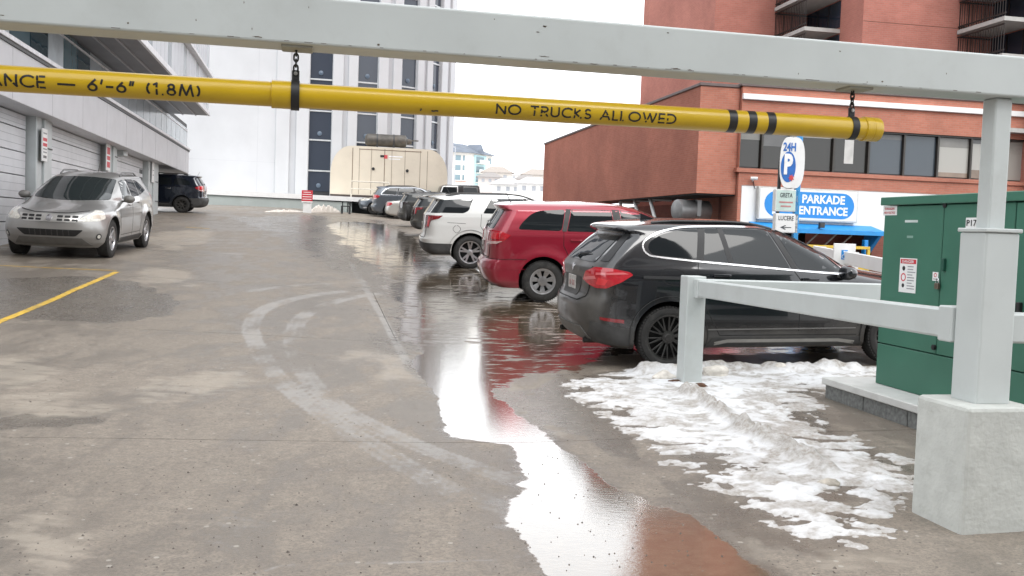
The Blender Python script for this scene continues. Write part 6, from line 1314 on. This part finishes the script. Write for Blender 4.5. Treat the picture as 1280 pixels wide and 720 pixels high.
def chain(px, py):
    t_ = bs(px, py); ex = .008 if px < 500 else 0
    MB().lathe(O_, bd_, [(RB + ex, t_ - .019), (RB + ex + .004, t_ - .0185), (RB + ex + .004, t_ + .0185), (RB + ex, t_ + .019)], 48, bu).build('strap', BLACK, cb, True)
    P_ = O_ + bd_ * t_ + bu * (RB + ex)
    MB().bar(P_ - bn * .0 - bu * .004, P_ + bu * .05, .034, .016, up=bn, bev=.004).build('strap_tab', BLACK, cb)
    MB().lathe(P_ + bu * .034 + bn * .008, bn, [(.009, 0), (.009, .006), (0, .007)], 8).build('bolt', mat('bolt_steel', (.35, .34, .32), .4, .8), cb, True)
    top = bz0 - .01; z_ = P_.z + .040; k = 0; link = .034
    while z_ < top:
        c = Vector((P_.x, P_.y, z_ + link / 2)); ax = bn if k % 2 == 0 else bd_; sd_ = bd_ if k % 2 == 0 else bn; pts = []
        for j in range(21): a = 2 * math.pi * j / 20; pts.append(c + sd_ * (.0095 * math.cos(a)) + Vector((0, 0, 1)) * (.0115 * (1 if math.sin(a) > 0 else -1) * min(1, abs(math.sin(a)) * 3) * .45 + .0125 * math.sin(a)))
        MB().tube(pts, .0042, 7, False).build('chain_link', mat('chain_steel', (.035, .033, .03), .55, .5), cb, True); z_ += link * .74; k += 1
chain(369, 115); chain(1071, 160)
def arc(cx, cy, rx, ry, a0, a1, n=14): return [(cx + rx * math.cos(R(a0 + (a1 - a0) * k / n)), cy + ry * math.sin(R(a0 + (a1 - a0) * k / n))) for k in range(n + 1)]
GLY = {'N': (.72, [[(0, 0), (0, 1)], [(0, 1), (.72, 0)], [(.72, 0), (.72, 1)]]), 'O': (1.0, [arc(.5, .5, .5, .5, 0, 360, 24)]), 'T': (.62, [[(0, 1), (.62, 1)], [(.31, 1), (.31, 0)]]),
    'R': (.55, [[(0, 0), (0, 1), (.28, 1)] + arc(.28, .75, .24, .25, 90, -90, 10) + [(0, .5)], [(.22, .5), (.55, 0)]]), 'U': (.66, [[(0, 1), (0, .33)] + arc(.33, .33, .33, .33, 180, 360, 12) + [(.66, 1)]]),
    'C': (.8, [arc(.5, .5, .5, .5, 48, 312, 20)]), 'K': (.6, [[(0, 0), (0, 1)], [(.56, 1), (.04, .5), (.6, 0)]]), 'S': (.5, [arc(.25, .74, .22, .26, 30, 270, 12) + arc(.25, .24, .25, .24, 90, -150, 12)]),
    'A': (.8, [[(0, 0), (.4, 1), (.8, 0)], [(.16, .34), (.64, .34)]]), 'L': (.42, [[(0, 1), (0, 0), (.42, 0)]]), 'W': (1.15, [[(0, 1), (.29, 0), (.575, .95), (.86, 0), (1.15, 1)]]), 'E': (.48, [[(.48, 1), (0, 1), (0, 0), (.48, 0)], [(0, .5), (.44, .5)]]),
    'D': (.72, [[(0, 0), (0, 1), (.24, 1)] + arc(.24, .5, .48, .5, 90, -90, 14) + [(0, 0)]]), 'F': (.46, [[(.46, 1), (0, 1), (0, 0)], [(0, .5), (.4, .5)]]), 'M': (.95, [[(0, 0), (.16, 1), (.475, .08), (.79, 1), (.95, 0)]]), '-': (.4, [[(0, .42), (.4, .42)]]), '_': (1.1, [[(0, .42), (1.1, .42)]]),
    '6': (.6, [[(.48, 1), (.06, .45)] + arc(.3, .3, .28, .29, 150, 510, 18)]), "'": (.08, [[(.06, 1), (.0, .68)]]), '"': (.24, [[(.06, 1), (0, .68)], [(.24, 1), (.18, .68)]]), '(': (.2, [arc(.5, .5, .46, .62, 135, 225, 8)]), ')': (.2, [arc(-.3, .5, .46, .62, 45, -45, 8)]), '1': (.25, [[(.0, .88), (.2, 1), (.2, 0)]]), '.': (.1, [[(.03, .0), (.09, .0)]]), '8': (.56, [arc(.28, .75, .2, .22, 0, 360, 14), arc(.28, .27, .27, .26, 0, 360, 16)])}
def bar_text(txt, px0, px1, cap, up=0, th=.205, sp=.30):
    """painted stroke letters lying on the pipe, with worn gaps"""
    x = 0; segs = []
    for ch in txt:
        if ch == ' ': x += .62; continue
        w_, st_ = GLY[ch]; segs += [[(x + a, b) for a, b in l] for l in st_]; x += w_ + sp
    x -= sp; a0_, a1_ = bs(px0), bs(px1); kx = (a1_ - a0_) / x; rr = random.Random(len(txt)); V, Fc = [], []
    def P_(u, v): ang = ((v - .5) * cap + up) / RB; return O_ + bd_ * (a0_ + u * kx) + (bn * math.cos(ang) + bu * math.sin(ang)) * (RB + .0009)
    hx, hy = th * cap / kx / 2, th / 2
    for l in segs:
        for (u0, v0), (u1, v1) in zip(l, l[1:]):
            dx, dy = (u1 - u0) * kx, (v1 - v0) * cap; ln = math.hypot(dx, dy) + 1e-9; n = max(1, int(ln / .006))
            nx, ny = -dy / ln * th * cap / 2, dx / ln * th * cap / 2; e = min(.45, th * cap * .35 / ln)
            for k in range(n):
                if rr.random() < .06: continue
                t0, t1 = k / n - (e if k == 0 else 0), (k + 1) / n + (e if k == n - 1 else 0); q = len(V); j0, j1 = rr.uniform(.86, 1.05), rr.uniform(.86, 1.05)
                for t_, j in ((t0, j0), (t1, j1)):
                    for sg_ in (1, -1): V.append(P_(u0 + (u1 - u0) * t_ + sg_ * nx * j / kx, v0 + (v1 - v0) * t_ + sg_ * ny * j / cap))
                Fc.append((q, q + 1, q + 3, q + 2))
    mesh('lettering', V, Fc, TAPE, cb)
bar_text('NO TRUCKS ALLOWED', 621.5, 845.5, .043, -.014)
bar_text('CLEARANCE _ 6\'-6" (1.8M)', -103, 249.5, .048, -.014)
sm_ = MB()
for px, w_, sg_ in ((526, .004, 1), (540, .03, -1)):
    t_ = bs(px); pts = [O_ + bd_ * (t_ + k * w_ * .35) + (bn * math.cos(a) + bu * math.sin(a)) * (RB + .001) for k, a in ((0, -.75), (1, -.78), (2, -.72), (3, -.6 if sg_ > 0 else -.74))]; MB().tube(pts, .0035, 6).build('scuff', TAPE, cb)

# ------------------------------------------------------------------ guard rails
gpz = gpt(861, 478); gr = thing('guard_rail', 'pale grey guard rail with square post before the black SUV', 'guard rail', gpz)
GA = Plane(gpz.x, gpz.y, .213); ph_ = 1.09
MB().pbox(GA, -.10, .10, gpz.z - .1, gpz.z + ph_, -.10, .10, .010, 2).build('post', STEEL, gr)
e0 = GA.P(.03, gpz.z + ph_ - .12, .10); e1 = PF.P(.01, PF.z(1190, 410, .1), -.105)
d_ = (e1 - e0).normalized(); MB().bar(e0 + d_ * .03, e1 - d_ * .0, .10, .165, bev=.012).build('rail', STEEL, gr)
MB().bar(e0 - d_ * .03, e0 + d_ * .10, .125, .19, bev=.008).build('rail_bracket', STEEL, gr); MB().bar(e1 - d_ * .13, e1, .125, .20, bev=.008).build('rail_bracket', STEEL, gr)
r0 = GA.P(.10, gpz.z + ph_ - .12, 0); r1 = r0 + GA.d * 2.6 + Vector((0, 0, .0)); MB().bar(r0, r1, .10, .18, bev=.012).build('rail', STEEL, gr)
MB().bar(PF.P(PS + .106, 1.07, 0), PF.P(2.2, 1.07, 0), .10, .165, bev=.012).build('side_rail', STEEL, cf)

# ------------------------------------------------------------------ green transformer cabinet on its pad
GC0 = gpt(1042, 510); k0 = at(1094, 480, 8.75)
CA_ = math.pi / 2 + .2
CG = Plane(k0.x, k0.y, CA_ + math.pi)                    # s towards the viewer, n towards the lot
if CG.n.x > 0: CG.n = -CG.n
pad = thing('concrete_pad', 'grey block plinth with a white top slab below the green cabinet', 'plinth', CG.P(1, gz(k0.x, k0.y), 0))
zg = gz(k0.x, k0.y); zt_ = CG.z(1094, 489, .28) ; BLK = mat('block_grey', (.17, .175, .17), .9, var=.3, scale=30, bump=.6, bscale=70)
sp0 = -.35; 
k = 0; s_ = sp0
while s_ < 3.0: MB().pbox(CG, s_ + .004, s_ + .64, zg - .25, zt_ - .07, -1.6, .30, .008).build('block', BLK, pad); s_ += .65
MB().pbox(CG, sp0 - .02, 3.0, zt_ - .068, zt_, -1.65, .33, .008).build('top_slab', mat('slab_white', (.56, .56, .54), .7, var=.08, scale=6, bump=.2, dirt=.3, dcol=(.35, .34, .32), dscale=4), pad)
GRN = mat('utility_green', (.042, .145, .098), .45, var=.12, scale=1.4, bump=.05, bscale=6, dirt=.2, dcol=(.04, .13, .10), dscale=1.5)
GRN2 = mat('utility_green_edge', (.012, .075, .05), .45)
cab = thing('transformer_cabinet', 'dark green steel utility cabinet marked P172 with danger stickers', 'cabinet', CG.P(1, zt_, -.5))
ct = CG.z(1104, 257, 0); c_top = CG.z(1104, 247, 0); CL = 2.9
MB().pbox(CG, .0, CL, zt_ + .002, ct - .01, -1.2, -.03).build('carcass', GRN2, cab)
MB().pbox(CG, -.03, CL + .03, ct, c_top, -1.25, .03, .006).build('lid', GRN, cab)
zsm = CG.z(1112, 431, 0); sd0 = CG.s(1175, 350)
MB().pbox(CG, .0, CL, zt_ + .003, zsm - .006, -.03, 0, .004).build('lower_panel', GRN, cab)
sd1 = CG.s(1262, 380)
MB().pbox(CG, .0, sd0 - .006, zsm + .004, ct - .008, -.03, .0, .005).build('door', GRN, cab); MB().pbox(CG, sd0 + .004, sd1, zsm + .004, ct - .008, -.03, .0, .005).build('door', GRN, cab); MB().pbox(CG, sd1 + .012, CL, zsm + .004, ct - .008, -.03, .0, .005).build('door', GRN, cab)
def onc(px, py): return CG.px(px, py, .01)
def rectc(x0, y0, x1, y1): a_, z_ = onc((x0 + x1) / 2, (y0 + y1) / 2); w_ = abs(onc(x1, y0)[0] - onc(x0, y0)[0]); h_ = abs(onc(x0, y0)[1] - onc(x0, y1)[1]); return a_, z_, w_, h_
def sticker(name, x0, y0, x1, y1, m, n0=.002):
    a_, z_, w_, h_ = rectc(x0, y0, x1, y1); return MB().pbox(CG, a_ - w_ / 2, a_ + w_ / 2, z_ - h_ / 2, z_ + h_ / 2, -.01, n0).build(name, m, cab), a_, z_, w_, h_
o, a_, z_, w_, h_ = sticker('sticker', 1103, 257.5, 1120, 269, WHITE_P)
fit_text('lettering', 'DANGER', CG.P(a_, z_ + h_ * .2, .003), CG.d, (0, 0, 1), w_ * .7, h_ * .25, REDP, o, .01); fit_text('lettering', 'HIGH VOLTAGE', CG.P(a_, z_ - h_ * .22, .003), CG.d, (0, 0, 1), w_ * .8, h_ * .25, REDP, o, .01)
o, a_, z_, w_, h_ = sticker('sticker', 1123, 323, 1144, 365.5, WHITE_P)
MB().pbox(CG, a_ - w_ * .46, a_ + w_ * .46, z_ + h_ * .34, z_ + h_ * .47, 0, .003).build('header', REDP, o); fit_text('lettering', 'DANGER', CG.P(a_, z_ + h_ * .405, .004), CG.d, (0, 0, 1), w_ * .7, h_ * .08, WHITE_T, o, .01)
for k in range(9): zz = z_ + h_ * (.26 - k * .08); MB().pbox(CG, a_ - w_ * .02, a_ + w_ * random.uniform(.25, .44), zz - .004, zz + .004, 0, .003).build('print_line', GREYP, o)
for zz, rr in ((.20, .030), (-.06, .036), (-.30, .026)): MB().lathe(CG.P(a_ - w_ * .25, z_ + h_ * zz, .002), CG.n, [(rr * .72, 0), (rr * .72, .0015), (rr, .0015), (rr, 0)] if zz == -.06 else [(rr * .7, 0), (rr * .7, .001), (0, .0012)], 16).build('pictogram', REDP if zz == -.06 else BLACK, o)
o, a_, z_, w_, h_ = sticker('sticker', 1164.5, 340, 1171.5, 351, WHITE_P); MB().lathe(CG.P(a_, z_ + h_ * .15, .002), CG.n, [(.012, 0), (.012, .001), (.018, .001), (.018, 0)], 14).build('pictogram', REDP, o); MB().pbox(CG, a_ - w_ * .35, a_ + w_ * .35, z_ - h_ * .35, z_ - h_ * .25, 0, .003).build('print_line', GREYP, o)
o, a_, z_, w_, h_ = sticker('number_plate', 1206, 272, 1229, 285, WHITE_P); fit_text('lettering', 'P172', CG.P(a_ - w_ * .08, z_, .003), CG.d, (0, 0, 1), w_ * .72, h_ * .6, BLACK, o, .012)
for x0, y0, x1, y1, m_ in ((1130, 275, 1146, 278, mat('faded_white', (.5, .56, .54), .6)), (1132.5, 294.5, 1140, 297.5, mat('faded_green', (.2, .32, .27), .6))): sticker('faded_print', x0, y0, x1, y1, m_, .0015)
a_, z_ = onc(1180.5, 256.5); MB().lathe(CG.P(a_, z_, 0), CG.n, [(.022, 0), (.022, .012), (0, .013)], 12).build('hinge_bolt', BLACK, cab); a_, z_ = onc(1167, 434); MB().lathe(CG.P(a_, z_, 0), CG.n, [(.022, 0), (.022, .02), (0, .022)], 12).build('lock_barrel', BLACK, cab)
a_, z_, w_, h_ = rectc(1178, 323, 1182, 339); MB().pbox(CG, a_ - .016, a_ + .016, z_ - h_ / 2, z_ + h_ / 2, 0, .03, .005).build('handle', GRN2, cab)
a_, z_ = onc(1173, 357); pl_ = MB().pbox(CG, a_ - .025, a_ + .025, z_ - .03, z_ + .02, .01, .035, .004).build('padlock', mat('padlock_brass', (.16, .13, .10), .5, .6), cab)
pts = [CG.P(a_ + .017 * math.cos(t_ * math.pi / 8), z_ + .02 + .04 * math.sin(t_ * math.pi / 8), .022) for t_ in range(9)]; MB().tube(pts, .005, 6).build('shackle', CHROME, pl_)
for k in range(3): zz = CG.z(1102, 259 + 4 * k, 0); MB().pbox(CG, -.03, .0, zz - .012, zz, -.05, -.02).build('hinge', BLACK, cab)
a_, z_ = onc(1274, 395); MB().pbox(CG, a_ - .02, a_ + .02, z_ - .12, z_ + .1, 0, .035, .005).build('handle', BLACK, cab)

# ------------------------------------------------------------------ parking sign pole
ps = at(985, 220, 21.5); PP = Plane(ps.x, ps.y, .10); pk = thing('parking_sign', 'tall blue sign pole with oval 24H parking emblem and two tenant boards', 'sign', PP.P(0, ZL, 0))
px0 = PP.s(996.5, 235); MB().pbox(PP, px0 - .055, px0 + .055, ZL, PP.z(996, 170), -.06, .06, .01).build('pole', mat('pole_blue', (.03, .27, .60), .35, .1), pk); MB().pbox(PP, PP.s(974, 280) - .03, PP.s(974, 280) + .03, ZL, PP.z(974, 200), -.16, -.10).build('rear_pole', DARKM, pk)
cs, cz = PP.px(984.5, 203.5); rx_, rz_ = (PP.s(995.5, 203) - PP.s(972.3, 203)) / 2, (PP.z(985, 171.5) - PP.z(985, 235.5)) / 2
def sup(a, e=2.6): c, s = math.cos(a), math.sin(a); return (abs(c) ** (2 / e) * (1 if c > 0 else -1), abs(s) ** (2 / e) * (1 if s > 0 else -1))
MB().prism([PP.P(cs + rx_ * sup(2 * math.pi * k / 40)[0], cz + rz_ * sup(2 * math.pi * k / 40)[1], .10) for k in range(40)], -PP.n * .02).build('emblem_face', WHITE_P, pk)
MB().prism([PP.P(cs + .14 + rx_ * 1.05 * sup(2 * math.pi * k / 40)[0], cz + rz_ * 1.0 * sup(2 * math.pi * k / 40)[1], .075) for k in range(40)], -PP.n * .30).build('emblem_body', WHITE_P, pk, True)
cz2 = PP.z(984, 209); MB().prism([PP.P(cs - .02 + rx_ * .80 * math.cos(2 * math.pi * k / 36), cz2 + rz_ * .60 * math.sin(2 * math.pi * k / 36), .106) for k in range(36)], -PP.n * .006).build('emblem_disc', mat('disc_blue', (.015, .13, .45), .4), pk)
fit_text('lettering', '24H', PP.P(cs - .01, PP.z(984, 184), .106), PP.d, (0, 0, 1), rx_ * 1.35, .19, mat('disc_blue', (.015, .13, .45), .4), pk, .03); fit_text('lettering', 'P', PP.P(cs - .02, cz2 + .06, .112), PP.d, (0, 0, 1), .20, .46, WHITE_T, pk, .05)
q = (cs + .06, cz2 - .24); MB().prism([PP.P(q[0] + .075 * math.cos(t_) * (1 if k % 2 else .5), q[1] + .085 * math.sin(t_) * (1 if k % 2 else .5), .112) for k, t_ in ((k, 2 * math.pi * k / 14) for k in range(14))], -PP.n * .004).build('leaf_mark', mat('leaf_red', (.6, .06, .06), .5), pk)
def board(nm, x0, y0, x1, y1, m, lines):
    a_, b_ = PP.s(x0, (y0 + y1) / 2), PP.s(x1, (y0 + y1) / 2); z1, z0 = PP.z((x0 + x1) / 2, y0), PP.z((x0 + x1) / 2, y1)
    o = MB().pbox(PP, a_, b_, z0, z1, -.12, .06, .006).build(nm, WHITE_P, pk); MB().pbox(PP, a_ + .02, b_ - .06, z0 + .02, z1 - .02, .04, .064).build('board_face', m, o)
    for txt, f, hh, mm, wf in lines: fit_text('lettering', txt, PP.P((a_ + b_) / 2 - .02, z0 + (z1 - z0) * f, .067), PP.d, (0, 0, 1), (b_ - a_) * wf, hh, mm, o, .012)
DT = mat('sign_text_dark', (.04, .05, .06), .5)
board('tenant_board', 968, 237, 996.5, 264.5, mat('board_green', (.50, .62, .58), .5, var=.1), [('GRETA', .74, .10, DT, .55), ('\u2014\u2014\u2014', .42, .03, mat('sign_text_red', (.5, .2, .2), .5), .6), ('\u2014\u2014', .24, .03, mat('sign_text_red', (.5, .2, .2), .5), .45)])
board('tenant_board', 968, 267, 996, 291, WHITE_P, [('LUCERE', .76, .10, DT, .68), ('\u2190', .28, .10, DT, .5)])
# accessible parking board and white rail at the edge of the lot
ab_ = at(1056, 318, 15.2); AP = Plane(ab_.x, ab_.y, .05); ac = thing('parking_sign', 'white board with blue wheelchair symbol beyond the black SUV hood', 'sign', AP.P(0, gz(ab_.x, ab_.y), 0))
a_, b_ = AP.s(1042, 318), AP.s(1069.5, 318); z0, z1 = AP.z(1056, 333), AP.z(1056, 304.5); MB().pbox(AP, a_, b_, z0, z1, -.03, 0, .006).build('board', WHITE_P, ac); MB().pbox(AP, (a_ + b_) / 2 - .04, (a_ + b_) / 2 + .04, gz(ab_.x, ab_.y) - .2, z0 + .1, -.10, -.032).build('post', STEEL, ac)
c_, d_ = AP.px(1055.5, 318.5); hw_ = .05; sq = MB().pbox(AP, c_ - hw_, c_ + hw_, d_ - .075, d_ + .075, 0, .004).build('symbol_field', BLU, ac)
MB().lathe(AP.P(c_ - .006, d_ + .05, .004), AP.n, [(.012, 0), (.012, .001), (0, .0015)], 12).build('symbol', WHITE_T, sq); MB().tube([AP.P(c_ - .006, d_ + .034, .006), AP.P(c_ - .004, d_ - .008, .006), AP.P(c_ + .022, d_ - .010, .006), AP.P(c_ + .034, d_ - .045, .006)], .006, 6).build('symbol', WHITE_T, sq)
MB().tube([AP.P(c_ - .008 + .03 * math.cos(t_), d_ - .028 + .03 * math.sin(t_), .006) for t_ in np.linspace(1.9, 6.0, 16)], .005, 6).build('symbol', WHITE_T, sq)
er = thing('edge_rail', 'low white timber rail at the right edge of the lot behind the black SUV', 'railing', at(1075, 330, 15))
EP0, EP1 = at(1018, 314, 17.5), at(1120, 335, 12.6); zz = EP0.z
for dz in (0, -.45): MB().bar(Vector((EP0.x, EP0.y, EP0.z + dz)), Vector((EP1.x, EP1.y, EP1.z + dz)), .06, .20, bev=.008).build('rail', WHITE_P, er)
for f in (.05, .5, .95): P_ = EP0.lerp(EP1, f); MB().bar(Vector((P_.x + .09, P_.y, gz(P_.x, P_.y) - .3)), Vector((P_.x + .09, P_.y, P_.z + .1)), .1, .1, up=Vector((0, 1, 0))).build('post', WHITE_P, er)

# ------------------------------------------------------------------ cars in place
def park(spec, px, py, h, label, cat='car', side=-1, axle='r', **k):
    P = gpt(px, py); f = Vector((math.cos(h), math.sin(h), 0)); l = Vector((-f.y, f.x, 0)); s_ = spec.get('scale', 1)
    q = P - l * side * (spec['hw'] - .10) * s_
    if axle == 'f': q = q - f * (spec['fx'] - spec['rx']) * s_
    return car('parked_car', label, cat, spec, q, h, 'cars parked in the lot')
X1['scale'] = 1.03
bk, DB = park(X1, 832, 460, .19, 'black compact SUV nearest the camera behind the guard rail')
q = DB.put('B', (-.31, 1.035), .016); fit_text('model_badge', 'X1', q, (-.25, -1, 0), (0, 0, 1), .11, .055, CHROME, bk, .02, True, .004)
park(CROSS, 677, 377.5, .12, 'crimson crossover between the white SUV and the black SUV')
park(LARGE, 587, 335.8, .14, 'white large SUV behind the crimson crossover')
park(FRONT, 135, 322, -1.43, 'dusty pewter SUV facing the camera by the garage doors', side=1, axle='f')
ssp, D_ = park(SMALL_SPARE, 548, 296, .16, 'dark grey SUV with a spare wheel on its tailgate beyond the white SUV')
wheel_ = wheel(ssp, 0, 1, .36, .36, .20, ('alloy', 6, .05, .05, 0), .22, False)
wheel_.name = 'spare_wheel'; wheel_.rotation_euler = (0, 0, math.pi / 2); wheel_.location = (.16, .0, .62)
park(DARK_SUV, 527, 284, .17, 'olive black SUV with smoked tail lights behind the spare-wheel SUV')
park(SEDAN, 505, 274, .17, 'silver sedan with red tail lights far down the row')
GREY_SUV['scale'] = 1.10
park(GREY_SUV, 488, 272, .18, 'slate grey SUV with chrome window trim beyond the silver sedan')
park(NOSE_SUV, 467, 268.5, math.pi + .2, 'slate SUV parked nose out at the far end of the row', side=1, axle='f')
JEEP['scale'] = 1.12
park(JEEP, 530, 270, math.pi + .2, 'boxy off-roader with black hardtop and white door frame in the far row', side=1, axle='f')
park(NAVY, 227, 266, math.pi + .2, 'dark navy SUV backed out of the open garage bay', side=1, axle='r')

# ------------------------------------------------------------------ parkade across the street, behind the camera: seen only as reflections in panes and paint
pk2 = thing('street_parkade', 'grey concrete parkade with open floor bands across the street', 'building', (2, -21, ZL))
PKM = mat('parkade_concrete', (.36, .35, .34), .85, var=.1, scale=.6, dirt=.3)
MB().box(-34, 2.2, -34, -22.5, ZL, 15.5).build('core', mat('parkade_dark', (.035, .035, .035), .9), pk2)
for k in range(6): MB().box(-35, 2.3, -22.6, -21, ZL + .3 + 2.9 * k, ZL + 1.5 + 2.9 * k).build('floor_band', PKM, pk2)
ot = thing('street_tower', 'dark banded apartment tower across the street', 'building', (14, -24, ZL))
MB().box(3, 27, -40, -24.4, ZL, 44).build('core', mat('tower_brown', (.09, .065, .055), .8), ot)
for k in range(14): MB().box(2.4, 27.6, -24.5, -22.9, ZL + 17 + 2.1 * k - 14, ZL + 17.9 + 2.1 * k - 14).build('balcony_band', mat('band_grey', (.42, .41, .39), .8), ot)
for k in range(6): MB().box(-34 + 7 * k, -33.4 + 7 * k, -22.55, -21.5, ZL, 15.4).build('pillar', PKM, pk2)
